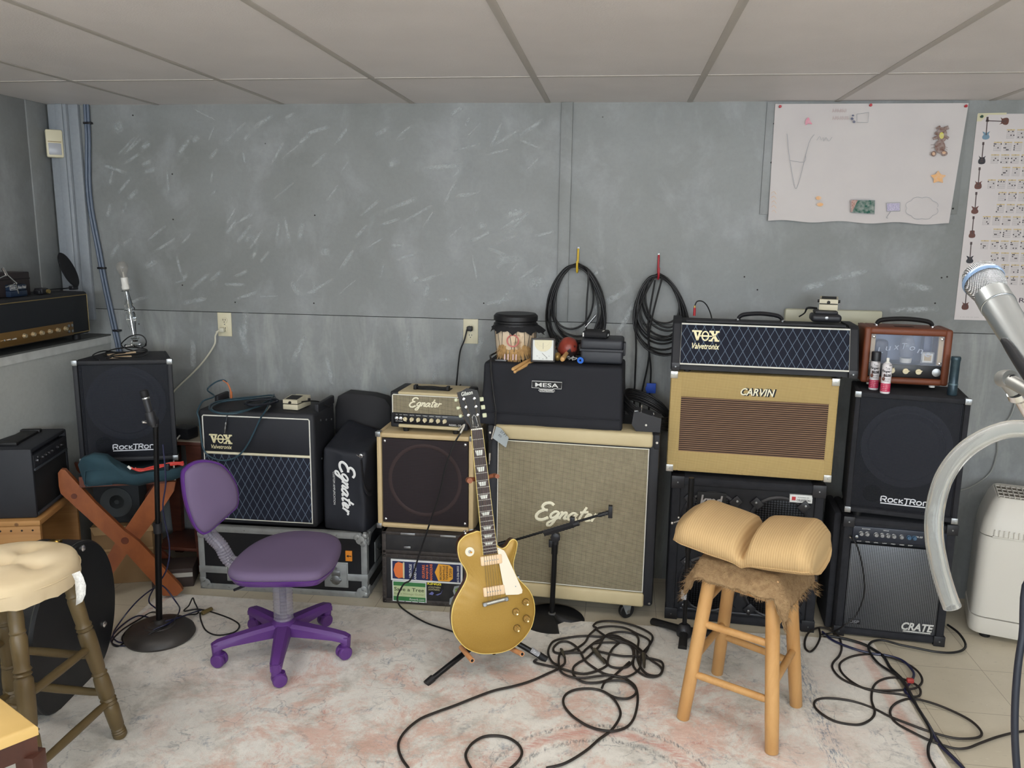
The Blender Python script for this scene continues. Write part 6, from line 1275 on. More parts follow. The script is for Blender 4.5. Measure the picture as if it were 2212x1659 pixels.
# clear hose arching from the stand
t = NT('clear_vinyl_hose'); t.p(Base_Color=S(232, 232, 228), Roughness=.06, Transmission_Weight=.85, IOR=1.18)
pts = [so_+Vector((.012, -.014, .86)), so_+Vector((.03, -.03, 1.0)), so_+Vector((.02, -.02, 1.16))]+[at(x, y, D=d) for x, y, d in ( (2300, 945, 1.18), (2212, 926, 1.2), (2150, 935, 1.2), (2085, 972, 1.2), (2040, 1030, 1.2), (2020, 1100, 1.2), (2018, 1160, 1.2), (2028, 1220, 1.2), (2042, 1270, 1.2), (2057, 1312, 1.2))]
o = pts[0].copy(); r = thing('clear_hose', 'thick clear plastic hose curving down in front of the right stack', 'hose', o)
ga, gb_ = G(), G(); ga.tube([p-o for p in pts], .0128, 20, sub=6, caps=False); gb_.tube([p-o for p in pts], .0090, 20, sub=6, caps=False)
m_ = len(ga.v)//20; ra2 = [ga.v[i*20:i*20+20] for i in range(m_)]; rb2 = [gb_.v[i*20:i*20+20] for i in range(m_)]
g = G(); g.ring(ra2+rb2[::-1], closed=True); g.build('hose_wall', t.m, r, angle=80)
# air purifier
r = thing('air_purifier', 'white air purifier with slotted top grille against the wall, right edge', 'air purifier', (1.50, -.40, 0), -18)
WH = mat('warm_white_plastic', S(214, 210, 200), .4); wp, dp_, hp = .44, .30, .60
def rr_(w, d, r_, z, cx=0, cy=0, n=6):
    o = []
    for sx, sy, a0_ in ((1, 1, 0), (-1, 1, 90), (-1, -1, 180), (1, -1, 270)):
        for k in range(n+1): a = rad(a0_+90*k/n); o.append(Vector((cx+sx*(w/2-r_)+r_*math.cos(a), cy+sy*(d/2-r_)+r_*math.sin(a), z)))
    return o
cx, cy = wp/2-.02, dp_/2
g = G(); g.ring([rr_(wp-.01, dp_-.01, .05, .03, cx, cy), rr_(wp, dp_, .05, .045, cx, cy), rr_(wp, dp_, .05, .10, cx, cy)]); g.build('base_band', WH, r)
g = G(); g.ring([rr_(wp-.006, dp_-.006, .05, .104, cx, cy), rr_(wp-.004, dp_-.004, .05, .40, cx, cy), rr_(wp-.01, dp_-.01, .05, .445, cx, cy)]); g.build('body_shell', WH, r)
g = G(); g.ring([rr_(wp-.008, dp_-.008, .05, .449, cx, cy), rr_(wp-.02, dp_-.02, .05, .50, cx, cy), rr_(wp-.06, dp_-.05, .045, .575, cx+.005, cy+.012), rr_(wp-.09, dp_-.075, .04, .60, cx+.005, cy+.014)]); tpn = g.build('top_shell', WH, r)
g = G()
for i in range(17): g.box(cx-.165+.019*i, cx-.161+.019*i, cy-.09, cy+.085, .6005, .606, .001)
for j in range(4): g.box(cx-.165, cx+.145, cy-.08+.05*j, cy-.077+.05*j, .6, .6045)
g.build('outlet_slats', WH, r); g = G(); g.box(cx-.165, cx+.145, cy-.088, cy+.083, .598, .6012); g.build('outlet_shadow', mat('painted_grille_shade', S(118, 112, 102), .9), r)  # grey sheet below the slats stands in for the shade between them
g = G()
for i in range(20): g.box(cx-.17+.017*i, cx-.166+.017*i, -.003, .006, .452, .478, .001)
g.box(cx-.175, cx+.16, -.002, .012, .446, .452, .002); g.build('front_slats', WH, r)
g = G(); text(g, 'PULL HERE', cx-.03, .54, .06, .007, .026, .001); g.prism([(cx, .528), (cx+.006, .536), (cx-.006, .536)], .020, .018); g.build('printing', DKI, r)
g = G()
for x in (.05, .35): g.lathe([(.02, 0), (.02, .03)], (x, .06, 0), n=12); g.lathe([(.02, 0), (.02, .03)], (x, .24, 0), n=12)
g.build('feet', BRUB, r)
# ================================================================ THINGS ON THE WALL
IVP = mat('ivory_outlet_plastic', S(222, 214, 184), .4)
def outlet(px, py, label):
    p = at(px, py, Y=-.002); r = thing('wall_outlet', label, 'outlet', (p.x, -.001, p.z-.057))
    g = G(); g.box(-.035, .035, -.006, 0, 0, .115, .002); g.build('cover_plate', IVP, r)
    for z in (.038, .078):
        g = G(); g.lathe([(.0165, 0), (.0165, .002)], (0, -.006, z), (0, -1, 0), 20); g.k = 1
        for x in (-.006, .006): g.box(x-.0011, x+.0011, -.0086, -.0075, z-.001, z+.007)
        g.cyl((0, -.0075, z-.008), (0, -.0086, z-.008), .0024, n=10); g.build('receptacle', [IVP, DKI], r)
    g = G(); g.lathe([(.003, 0), (.002, .0012)], (0, -.006, .058), (0, -1, 0), 10); g.build('screw', STEEL, r)
    return p
o1 = outlet(486, 701, 'ivory wall outlet with a white plug, left of the pair'); o2 = outlet(1017, 716, 'ivory wall outlet with a black plug, right of the pair')
g = G(); q = at(483, 712, Y=-.012); g.box(q.x-.014, q.x+.010, -.034, -.008, q.z-.010, q.z+.010, .003); g.cyl((q.x-.01, -.026, q.z), (q.x-.03, -.03, q.z-.012), .006, .004, 8)
g.tube([(q.x-.02, -.03, q.z-.006), (q.x-.035, -.03, q.z-.03)]+[tuple(at(x, y, Y=-.03)) for x, y in ((463, 745), (440, 780), (410, 812), (378, 843), (355, 880), (340, 940))], .0042, 8)
solo(g.build('white_mains_cable', mat('white_cord', S(214, 210, 190), .45)), 'white power cord running from the left outlet down behind the tilted cabinet', 'cord')
g = G(); q = at(1016, 709, Y=-.012); g.box(q.x-.014, q.x+.012, -.036, -.008, q.z-.012, q.z+.010, .004)
g.tube([(q.x-.012, -.03, q.z-.004)]+[tuple(at(x, y, Y=-.035)) for x, y in ((1003, 735), (995, 755), (991, 780), (988, 810), (986, 840))]+[(-.70, -.12, .93), (-.72, -.2, .90)], .0036, 8)
solo(g.build('black_mains_cable', CABLE), 'black power cord running from the right outlet down to the small cream head', 'cord')
# power strip box behind the right stack
r = thing('power_strip', 'cream metal multi-outlet strip fixed to the wall behind the brown amplifier', 'power strip', (.98, -.001, 1.19), 0)
g = G(); g.box(-.25, .16, -.03, 0, .045, .118, .010); g.box(-.25, .22, -.045, 0, -.012, .045, .004); g.build('strip_housing', mat('cream_enamel', S(204, 202, 178), .4), r)
g = G(); 
for x in (.045, .135): 
    for e in (-.008, .008): g.box(x+e-.0015, x+e+.0015, -.0462, -.044, .012, .024)
    g.cyl((x, -.0462, .002), (x, -.044, .002), .003, n=8)
g.cyl((.062, -.0312, .062), (.062, -.028, .062), .003, n=8); g.build('slots', DKI, r); g = G(); g.lathe([(.007, 0), (.004, .004)], (.03, -.030, .062), (0, -1, 0), 12); g.build('screw', CHROME, r)
g = G(); g.box(.070, .115, -.085, -.045, -.008, .026, .006); g.tube([(.09, -.08, .005), (.10, -.10, -.02), (.12, -.09, -.10), (.12, -.08, -.3)], .005, 8); solo_o = g.build('plug', BRUB, r)
# wall sensor, conduits, clips
r = thing('motion_sensor', 'cream corner motion sensor high on the corner post', 'sensor', (-2.67, -.046, 1.935), 38)
g = G(); g.box(-.036, .036, -.035, 0, 0, .128, .008); g.build('sensor_case', IVP, r); g = G(); g.box(-.027, .027, -.038, -.03, .012, .066, .004); g.build('lens_window', mat('pearl_lens', S(176, 178, 184), .3), r); g = G(); g.box(-.028, .028, -.0375, -.03, .070, .074, .001); g.build('seam', mat('tan_seam', S(170, 150, 110), .6), r)
CDT = mat('blue_grey_conduit', S(92, 104, 122), .4, var=(12, .4, S(108, 118, 134)))
path = [(186, 224), (188, 260), (190, 300), (190, 350), (191, 400), (196, 450), (205, 500), (214, 545), (222, 590), (231, 635), (241, 680), (250, 722), (256, 750)]
for e, lb in ((-3.2, 'left of two blue-grey conduits running down the corner'), (3.2, 'right of two blue-grey conduits running down the corner')):
    g = G(); P = [at(x+e, y, Y=-.012) for x, y in path]; P[0].z = 2.19; P += [Vector((P[-1].x+.01, -.012, .9)), Vector((P[-1].x+.02, -.012, .4))]; g.tube(P, .0072, 10, sub=4); solo(g.build('conduit', CDT), lb, 'conduit')
for i, (x, y) in enumerate(((190, 266), (220, 579), (253, 714))):
    p = at(x, y, Y=-.012); g = G(); g.box(p.x-.019, p.x+.019, -.023, 0, p.z-.005, p.z+.005, .002); g.cyl((p.x+.003, -.022, p.z), (p.x+.003, -.026, p.z), .003, n=8)
    solo(g.build('conduit_clip', BPL), ['black clip holding the conduits just below the ceiling', 'black clip holding the conduits beside the pop filter', 'black clip holding the conduits behind the glass lamp'][i], 'clip', 'conduit clips')
# drawing on a sheet
r = thing('childs_drawing', "white sheet with a child's crayon drawings pinned below the ceiling", 'drawing', (1.0, -.012, 1.685))
X0, X1, Z1 = -.372, .398, .484
g = G(); nu, nv = 40, 20; vv = []; ff = []
def shx(u, v): return (X0+.003*(1-v)+(X1-X0)*u-(.030*(1-v) if u > .5 else 0)*((u-.5)*2))
def shp(u, v): return Vector((shx(u, v), -.004-.006*(1-v)**2*(1+math.sin(9*u+1))*.8-.002*math.sin(14*u)*(1-v), Z1*v+.004*math.sin(20*u)*(1-v)**6-.004*u*(1-v)))
for i in range(nu+1):
    for j in range(nv+1): vv.append(shp(i/nu, j/nv))
for i in range(nu):
    for j in range(nv): ff.append((i*(nv+1)+j, (i+1)*(nv+1)+j, (i+1)*(nv+1)+j+1, i*(nv+1)+j+1))
g.add(vv, ff); o_ = len(vv); g.add([v+Vector((0, .0015, 0)) for v in vv], [tuple(reversed(f)) for f in ff])
t = NT('off_white_cotton_sheet'); t.base(t.mix(t.ramp(t.noise(3.5, 4), .4, .7, 0, .5), S(208, 202, 200), S(196, 190, 190))); t.bump(t.noise(9, 5), .3, .004); t.p(Roughness=.85); g.build('sheet', t.m, r, angle=80)
g = G(); g.ring([[shp(0, j/10)+Vector((0, -.0012, 0)) for j in range(11)], [shp(.065, j/10)+Vector((0, -.0012, 0)) for j in range(11)]], False, False) if 0 else None
INKS = {}
def ik(n, c):
    m = mat('crayon_'+n, c, .85, var=(60, .5, S(214, 208, 204))); return m
def dq(px, py):
    p = at(px, py, Y=-.012); return (p.x-1.0, p.z-1.685)
def blob(g, pts, y=-.019): P = smooth([dq(*p) for p in pts], 3); g.prism([(p.x, p.y) for p in P], y, y-.0006)
def line(g, pts, w=.0013, y=-.0195, sub=3): g.tube([(a, y, b) for a, b in (dq(*p) for p in pts)], w, 5, flat=((0, 1, 0), .3), sub=sub)
BRN = ik('brown', S(116, 82, 70))
g = G(); ell = lambda cx, cy, rx, ry, n=14: [(cx+rx*math.cos(2*PI*i/n), cy+ry*math.sin(2*PI*i/n)) for i in range(n)]
blob(g, ell(2031, 292, 11, 16)); blob(g, ell(2027, 318, 11, 14), -.0192); blob(g, ell(2013, 333, 6, 6), -.0194); blob(g, ell(2036, 332, 7, 6), -.0194)
line(g, [(2024, 278), (2022, 275)], .010); line(g, [(2036, 280), (2045, 276)], .008); line(g, [(2022, 290), (2016, 288)], .006); line(g, [(2022, 297), (2012, 301)], .006); line(g, [(2040, 297), (2045, 300)], .006)
line(g, [(2016, 313), (2007, 314)], .0008); line(g, [(2016, 319), (2008, 321)], .0008); line(g, [(2038, 318), (2043, 320)], .0008); line(g, [(2038, 322), (2043, 325)], .0008); g.build('brown_animal_drawing', BRN, r)
g = G(); blob(g, ell(2030, 294, 5, 7), -.0200); g.build('yellow_patch', ik('yellow', S(214, 206, 70)), r)
g = G(); blob(g, ell(2013, 333, 3, 3.5), -.0202); blob(g, ell(2035, 331, 4, 3), -.0202); g.build('pink_ears', ik('peach', S(214, 170, 130)), r)
g = G(); st = []
for i in range(10): a = rad(-90+36*i); q = 17 if i % 2 == 0 else 10; st.append((2023+q*math.cos(a), 384+q*.85*math.sin(a)))
blob(g, st); blob(g, ell(1766, 428, 6, 4)); blob(g, ell(1769, 442, 7, 4)); g.build('orange_star_and_spots', ik('orange', S(236, 178, 112)), r)
g = G(); P = [dq(*p) for p in ((1837, 460), (1850, 433), (1887, 433), (1886, 462))]; g.prism(P, -.019, -.0196); g.build('green_patch', ik('green', S(34, 92, 78)), r)
g = G(); P = [dq(*p) for p in ((1835, 458), (1835, 432), (1850, 432), (1839, 458))]; g.prism(P, -.019, -.0194); g.build('speckled_patch', mat('crayon_speckle', S(200, 178, 168), .85, var=(160, .9, S(160, 90, 80))), r)
def PM(*a, **k):
    g = G(); line(g, *a, **k); g.build('pencil_mark', mat('pencil_grey', S(160, 162, 168), .8), r)
PM([(1836, 432), (1887, 433), (1886, 463), (1836, 459), (1836, 432)], .001, sub=1); PM([(1912, 439), (1941, 438), (1941, 456), (1912, 457), (1912, 439)], .001, sub=1); PM([(1921, 457), (1912, 470), (1915, 471)], .0012)
PM([(1848, 248), (1874, 244), (1872, 266), (1848, 265), (1848, 248)], .001, sub=1)
PM([(1698, 290), (1703, 340), (1712, 390), (1718, 408), (1730, 370), (1745, 310), (1757, 292)], .0009); PM([(1704, 347), (1735, 351), (1738, 335)], .0009); PM([(1762, 304), (1768, 296), (1772, 304)], .0008); PM([(1775, 298), (1777, 306), (1782, 298), (1788, 306), (1795, 297)], .0008)
cl_ = []
for i in range(60): a = 2*PI*i/60; q = 1+.14*abs(math.sin(4*a)); cl_.append((1988+32*q*math.cos(a), 450+22*q*math.sin(a)))
PM(cl_, .0008, sub=1)
g = G(); P = [dq(*p) for p in ((1913, 440), (1940, 439), (1940, 455), (1913, 456))]; g.prism(P, -.019, -.0193); g.build('lilac_patch', mat('crayon_lilac', S(204, 198, 214), .85, var=(200, .8, S(150, 140, 180))), r)
g = G(); blob(g, ell(1838, 258, 3, 3)); blob(g, ell(1842, 264, 3, 3)); blob(g, ell(1840, 251, 2.5, 2)); g.build('blue_dots', ik('navy', S(60, 72, 110)), r)
g = G(); blob(g, [(1738, 262), (1744, 255), (1748, 262), (1752, 270), (1744, 268), (1738, 272)]); g.build('pink_scribble', ik('pink', S(226, 150, 170)), r)
g = G()
for py, n_ in ((240, 6), (256, 7)):
    for i in range(n_):
        x = 1796+i*5.2; line(g, [(x, py+4), (x+1.5, py-4), (x+3, py+3), (x+4, py-3)][:3+i % 2], .0007, sub=1)
g.build('red_crayon_writing', ik('dark_rose', S(176, 120, 124)), r)
g = G(); 
for i in range(5): line(g, [(1664+i*.4, 418+i*10), (1670, 414+i*10), (1675, 420+i*10)], .0008)
g.build('orange_crayon_strokes', ik('pale_orange', S(230, 186, 140)), r)
for x, y in ((1684, 231), (1879, 228), (2084, 230)):
    q = dq(x, y); g = G(); g.lathe([(.0045, 0), (.0035, .006), (.006, .010), (.005, .011)], (q[0], -.005, q[1]), (0, -1, 0), 14); g.build('push_pin', mat('red_pin', S(176, 40, 48), .3), r)
# chord poster
px0, pz0, PW, PH = 1.442, 1.277, .57, .851
r = thing('guitar_chord_poster', 'guitar chord poster with small guitar pictures down its left edge, far right of the wall', 'poster', (px0+PW/2, -.002, pz0))
g = G(); g.box(-PW/2, PW/2, -.0015, 0, 0, PH); g.build('paper', mat('poster_paper', S(212, 205, 203), .45, var=(4, .4, S(202, 194, 194))), r)
def pp(px, py): p = at(px, py, Y=-.004); return (p.x-px0-PW/2, p.z-pz0)
rows = [(291, 2174), (318, 2146), (345, 2140), (372, 2164), (399, 2133), (426, 2156), (452, 2152), (478, 2122), (505, 2145), (530, 2118), (556, 2140), (582, 2162), (607, 2160)]
gb, gl, gd, gh = G(), G(), G(), G(); rnd = random.Random(11)
for ri, (py, pxs) in enumerate(rows):
    for c in range(10):
        q = pp(pxs, py); x, z = q[0]+c*.0395, q[1]
        if x+.03 > PW/2-.02: break
        gb.box(x, x+.031, -.0020, -.0010, z+.017, z+.0215)
        for i in range(6): gl.box(x+.002+.0054*i-.0003, x+.002+.0054*i+.0003, -.0019, -.0010, z-.016, z+.017)
        for i in range(5): gl.box(x+.002, x+.029, -.0019, -.0010, z-.014+.0077*i, z-.0134+.0077*i)
        for _k in range(rnd.randint(3, 5)): gd.cyl((x+.002+.0054*rnd.randrange(6), -.0012, z-.010+.0077*rnd.randrange(4)), (0, 0, 0), .0024, n=10) if 0 else gd.lathe([(.0026, 0), (.0026, .001)], (x+.002+.0054*rnd.randrange(6), -.0012, z-.010+.0077*rnd.randrange(4)), (0, -1, 0), 10)
        text(gh, 'ACDGEFB'[ri % 7], x+.013, z+.0175, .005, .0035, -.0021, .0002)
gx_ = G()
for kk, q_ in enumerate((gb, gl, gd, gh)): gx_.k = kk; gx_.add(q_.v, q_.f)
gx_.build('printed_chord_charts', [mat('print_tan', S(206, 184, 136), .5), mat('print_grey', S(150, 144, 146), .5), mat('print_dark', S(52, 44, 50), .5), DKI], r)
def mini(px, py, L, a, cb, cn, kind=0):
    """small printed guitar, centre of body at pixel, L total length, a = angle of neck"""
    q = pp(px, py); g = G(); g.M = Matrix.Translation((q[0], -.0016, q[1])) @ Matrix.Rotation(-a, 4, 'Y')
    o = {0: [(-.14, .02), (-.15, -.10), (-.08, -.17), (.08, -.17), (.15, -.10), (.14, .02), (.11, .10), (.16, .18), (.10, .15), (.05, .13), (-.05, .13), (-.10, .15), (-.15, .20), (-.10, .08)], 1: [(-.15, -.05), (-.13, -.15), (0, -.19), (.13, -.15), (.15, -.05), (.10, .02), (.12, .10), (.16, .16), (.08, .13), (.03, .10), (-.03, .10), (-.08, .13), (-.16, .16), (-.12, .08), (-.10, .02)], 2: [(-.14, -.06), (-.12, -.16), (0, -.19), (.12, -.16), (.14, -.06), (.10, .02), (.10, .12), (.04, .15), (-.04, .15), (-.10, .12), (-.10, .02)]}[kind]
    P = smooth([(x*L*.95, z*L*.95) for x, z in o], 2); g.prism([(p.x, p.y) for p in P], 0, -.0006); g.k = 1; g.box(-.018*L, .018*L, -.0010, 0, .0, .62*L); g.box(-.04*L, .04*L, -.0010, 0, .62*L, .74*L)
    if kind == 0: g.box(-.06*L, .06*L, -.0009, 0, -.06*L, -.035*L); g.box(-.06*L, .06*L, -.0009, 0, .02*L, .045*L)
    g.build('guitar_picture', [cb, cn], r)
SBm = mat('print_sunburst', S(96, 54, 42), .4); PBm = mat('print_pale_blue', S(110, 140, 160), .4); PKm = mat('print_black', S(38, 34, 40), .4); NKm = mat('print_neck', S(70, 52, 50), .4)
for px, py, cb, k in ((2130, 292, PBm, 1), (2121, 346, PKm, 0), (2113, 400, SBm, 0), (2106, 453, SBm, 1), (2100, 505, SBm, 2), (2095, 560, PKm, 1), (2085, 661, SBm, 0)): mini(px, py, .098, .03, cb, NKm, k)
mini(2170, 262, .098, rad(88), SBm, NKm, 0); mini(2196, 676, .098, rad(-88), SBm, NKm, 2)
g = G(); q = pp(2132, 652); text(g, 'GUITAR', q[0], q[1], .150, .020, -.0016, .0004); g.build('title', mat('print_plum', S(60, 44, 60), .5), r)
g = G(); q = pp(2074, 686); text(g, '- -- --- -- ----', q[0], q[1]+.002, .075, .0016, -.0016, .0003); g.build('imprint', mat('print_faint', S(170, 166, 164), .5), r)
g = G(); q = pp(2118, 250); g.prism([(q[0]-.012, q[1]-.022), (q[0]+.004, q[1]-.022), (q[0]+.03, q[1]+.004), (q[0]+.10, q[1]+.004), (q[0]+.10, q[1]+.012), (q[0]-.010, q[1]+.010)], -.0015, -.0020); g.build('yellowed_tape', mat('old_tape', S(210, 204, 170), .4), r)
g = G(); g.lathe([(.0045, 0), (.0035, .006), (.006, .010)], (q[0]+.003, -.001, q[1]-.004), (0, -1, 0), 14); g.build('push_pin', mat('dark_green_pin', S(34, 70, 52), .3), r)

# ---- hooks and hanging cable coils
def hook(px, py, c, label, ptop):
    p = at(px, py, Y=-.02); r = thing('wall_hook', label, 'hook', (p.x, 0, p.z))
    g = G(); g.tube([(0, -.002, .06), (0, -.010, .055), (0, -.016, .0), (0, -.03, -.035), (0, -.06, -.038), (0, -.075, -.015), (0, -.075, .01)], .0048, 10); g.k = 1; g.box(-.006, .006, -.008, 0, .04, .072, .002); g.build('coated_hook', [c, STEEL], r); return p
hk1 = hook(1248, 568, mat('yellow_vinyl', S(220, 184, 50), .4), 'yellow vinyl-coated hook holding the left cable coil', 0)
hk2 = hook(1422, 582, mat('red_vinyl', S(170, 36, 48), .4), 'red vinyl-coated hook holding the right cable coil', 0)
def coil(cx, top, bots, ws, seed, extra=()):
    rnd = random.Random(seed); P = []; n = len(bots)
    for k in range(n):
        b, w, s_ = bots[k], ws[k], rnd.uniform(-.022, .022); y0 = -.022-.0065*(k % 6)
        for i in range(16):
            a = 2*PI*i/16; t_ = (1-math.cos(a))/2; ww = w*(math.sin(a))*(1.0+.25*(t_-.45)); P.append(Vector((cx+ww+s_*math.sin(a*.5)**2, y0-.010*math.sin(a+k)-(.02 if i == 0 else 0)*.5, top-.006*(k % 3)-(top-b)*(t_**.92))))
    return P
c1 = at(1245, 572, Y=-.03)
g = G(); P = coil(c1.x, c1.z+.005, [1.125, 1.10, 1.17, 1.075, 1.14, 1.06, 1.19, 1.09, 1.15], [.130, .118, .112, .126, .098, .122, .090, .128, .108], 5); g.tube(P, .0042, 8, sub=3)
q1 = [at(x, y, Y=-.055) for x, y in ((1270, 585), (1268, 650), (1266, 700), (1267, 760))]; g.tube([c1]+q1+[Vector((q1[-1].x, -.05, 1.0))], .0042, 8, sub=4)
solo(g.build('cable_coil', CABLE), 'large black cable coil hanging from the yellow hook', 'cable')
g = G(); a, b = at(1288, 680, Y=-.075), at(1274, 696, Y=-.075); d = (b-a).normalized(); g.cyl(a, b, .0055, n=12); g.k = 1; g.cyl(b, b+d*.014, .003, n=10); g.cyl(b+d*.016, b+d*.03, .0026, n=10); solo(g.build('jack_plug', [STEEL, CHROME]), 'silver jack plug hanging in the coil on the yellow hook', 'plug')
c2 = at(1423, 592, Y=-.03)
g = G(); P = coil(c2.x, c2.z, [1.15, 1.20, 1.12, 1.23, 1.17, 1.10, 1.21, 1.14, 1.18, 1.09, 1.16], [.100, .086, .112, .078, .094, .118, .072, .106, .092, .116, .098], 8); P = [Vector((p.x+.05*max(0, (c2.z-p.z)/.35)**1.2-.004, p.y, p.z)) for p in P]; g.tube(P, .0042, 8, sub=3)
for xs in (((1412, 600), (1376, 680), (1374, 760), (1370, 862)), ((1415, 605), (1400, 700), (1402, 770), (1384, 860)), ((1430, 600), (1402, 720), (1406, 800), (1402, 862))):
    g.tube([at(x, y, Y=-.06) for x, y in xs]+[at(xs[-1][0], 885, Y=-.08)], .0042, 8, sub=5)
solo(g.build('cable_coil', CABLE), 'large black cable coil hanging from the red hook with three long tails', 'cable')
q = at(1406, 838, Y=-.066); g = G(); g.box(q.x-.020, q.x+.022, -.070, -.064, q.z-.024, q.z+.022, .002); g.box(q.x-.024, q.x-.018, -.070, -.064, q.z-.012, q.z+.006); solo(g.build('tape_flag', mat('blue_masking_tape', S(36, 82, 190), .6, var=(30, .4, S(28, 62, 150)))), 'blue masking tape flag on a cable below the red hook', 'tape')
# footswitch and cable coil on the right end of the cream cabinet
p = Vector((.075, -.455, .828)); r = thing('footswitch', 'black wedge footswitch with small toggles, between the covered head and the tweed cabinet', 'pedal', p, -4)
g = G(); g.prism([(0, .028), (.018, .002), (.115, .002), (.118, .060), (.02, .085), (.006, .080)], 0, .09); g.build('pedal_case', mat('black_enamel', S(38, 38, 42), .45), r)
g = G(); g.lathe([(.0035, 0), (.0035, .012), (.0045, .022), (.003, .024)], (.035, .03, .082), (0, -.1, 1), 10); g.lathe([(.0045, 0), (.0045, .002)], (.058, 0, .030), (0, -1, 0), 12); g.lathe([(.004, 0), (.004, .006)], (.085, .03, .07), (0, 0, 1), 10); g.build('toggles', CHROME, r)
g = G(); g.box(.008, .024, .006, .02, .080, .086, .001); g.build('label', GREYM, r)
g = G(); cc_ = at(1398, 893, Y=-.33); rnd = random.Random(3); P = []
for k in range(11):
    for i in range(14):
        a = 2*PI*i/14; rx, ry = .105-.003*(k % 4), .085-.003*(k % 3); u, v = rx*math.cos(a), ry*math.sin(a)
        P.append(Vector((cc_.x+u+rnd.uniform(-.003, .003), -.29+v, cc_.z+.018-u*.45+v*.30-.026*(k % 5)*.30+.008*(k//5))))
g.tube(P, .0042, 8, sub=3); solo(g.build('cable_coil', CABLE), 'thick black cable coil lying on the footswitch beside the tweed cabinet', 'cable')
# ================================================================ THINGS ON THE COVERED HEAD
zt = 1.0935
p = at(1113, 772, z=zt); r = thing('hand_drum', 'small hand drum with black lid, painted skin sides and fur tufts', 'drum', (p.x, -.30, zt))
g = G()
prof = [(.068, 0), (.076, .012), (.083, .05), (.088, .10), (.090, .128)]
t = NT('painted_goat_skin'); t.base(t.mix(t.ramp(t.noise(14, 5, .6, dist=.6), .56, .66, 0, .8), t.mix(t.ramp(t.noise(5, 3), .4, .6), S(232, 212, 184), S(214, 190, 156)), S(140, 98, 56))); t.p(Roughness=.6); g.lathe(prof, n=32); g.build('skin_body', t.m, r)
g = G(); g.lathe([(.092, .125), (.094, .129), (.094, .148), (.088, .151), (.088, .158), (.094, .163), (.094, .180), (.084, .190), (.001, .192)], n=36); g.build('black_lid', mat('black_rubber_lid', S(20, 20, 23), .5), r)
g = G(); rg0, rg1, rg2 = [], [], []
for i in range(60):
    a = 2*PI*i/60; q = .006*math.sin(a*9)+.005*math.sin(a*17); sk = .022*max(0, math.cos(a-.2))**2; rg0.append(Vector((.092*math.cos(a), .092*math.sin(a), .145))); rg1.append(Vector(((.096+.5*abs(q)+sk*.5)*math.cos(a), (.096+.5*abs(q))*math.sin(a), .130+q*.3))); rg2.append(Vector(((.098+abs(q)+sk)*math.cos(a), (.098+abs(q))*math.sin(a), .118-sk*.4+q)))
g.ring([rg0, rg1, rg2], False, False); fr_o = g.build('ruffled_cloth', mat('black_ruffled_cloth', S(22, 22, 26), .8), r, angle=70)
g = G()
for i in range(18): a = 2*PI*i/18; b = a+(.16 if i % 2 else -.16); g.tube([(.092*math.cos(a), .092*math.sin(a), .126), (.079*math.cos(b), .079*math.sin(b), .015)], .0012, 5, sub=1)
g.build('tension_cords', DKI, r)
g = G(); g.tube([((.024*math.cos(a)+.0), -.0905-.0, .083+.024*math.sin(a)) for a in [2*PI*i/24 for i in range(24)]], .0028, 8, True, sub=1); g.build('red_ring', mat('red_wire_ring', S(206, 112, 108), .4), r)
g = G(); rnd = random.Random(6)
for k in range(130):
    a = rad(rnd.uniform(-135, -20)); z_ = .030+.010*math.sin(a*5)+rnd.uniform(-.010, .016); q = .084; b = Vector((q*math.cos(a), q*math.sin(a), z_)); d = Vector((math.cos(a)*.018+rnd.uniform(-.012, .012), math.sin(a)*.018, -.030+rnd.uniform(-.012, .004))); s_ = Vector((-math.sin(a), math.cos(a), 0))*.0035; g.add([b-s_, b+s_, b+d], [(0, 1, 2)]); g.add([b-s_+Vector((0, 0, .01)), b+s_+Vector((0, 0, .01)), b+d*.5+s_*.4], [(0, 1, 2)])
g.build('fur_fringe', mat('tan_fur', S(204, 164, 108), .9, var=(80, .6, S(130, 92, 50))), r, kind='stuff')
g = G()
for x in (-.018, .003, .016, -.032): g.cyl((x, -.098, .028), (x, -.102, .004), .0028, n=8)
g.build('hanging_beads', mat('white_rose_beads', S(230, 200, 196), .4), r)
p = at(1172, 786, z=zt); r = thing('barometer', 'square white-faced barometer in a thin black frame, leaning on the drum', 'barometer', (p.x-.003, -.405, zt), 0); r.rotation_euler = (rad(-8), 0, rad(4))
s_ = .088
g = G(); 
for b in ((-s_/2-.006, s_/2+.006, 0, .008), (-s_/2-.006, s_/2+.006, s_+.004, s_+.012)): g.box(b[0], b[1], -.008, .012, b[2], b[3], .002)
g.box(-s_/2-.006, -s_/2+.001, -.008, .012, 0, s_+.012, .002); g.box(s_/2-.001, s_/2+.006, -.008, .012, 0, s_+.012, .002); g.box(-s_/2, s_/2, .004, .010, .006, s_+.006); g.build('frame', mat('black_brown_frame', S(40, 34, 32), .35), r)
g = G(); g.box(-s_/2, s_/2, -.001, .004, .006, s_+.006); fc = g.build('dial_face', mat('off_white_dial', S(226, 228, 222), .35), r)
g = G(); P = [(.036*math.cos(rad(a)), .078+.034*math.sin(rad(a))) for a in range(190, 351, 10)]+[(.036, .092), (-.036, .092)]; g.prism(P, -.001, -.0014); g.build('upper_scale', mat('cream_scale', S(226, 218, 184), .4), fc)
g = G(); text(g, 'TAYLOR', -.012, .044, .024, .004, -.001, .0003); g.tube([(0, -.002, .055), (0, -.002, .080)], .0006, 5, sub=1); g.tube([(-.004, -.002, .038), (.018, -.002, .018)], .0008, 5, sub=1)
for i, tx in enumerate(('20', '40', '60', '80', '100')): a = rad(200+35*i); text(g, tx, .026*math.cos(a)-.003, .030+.018*math.sin(a), .006, .0035, -.001, .0003)
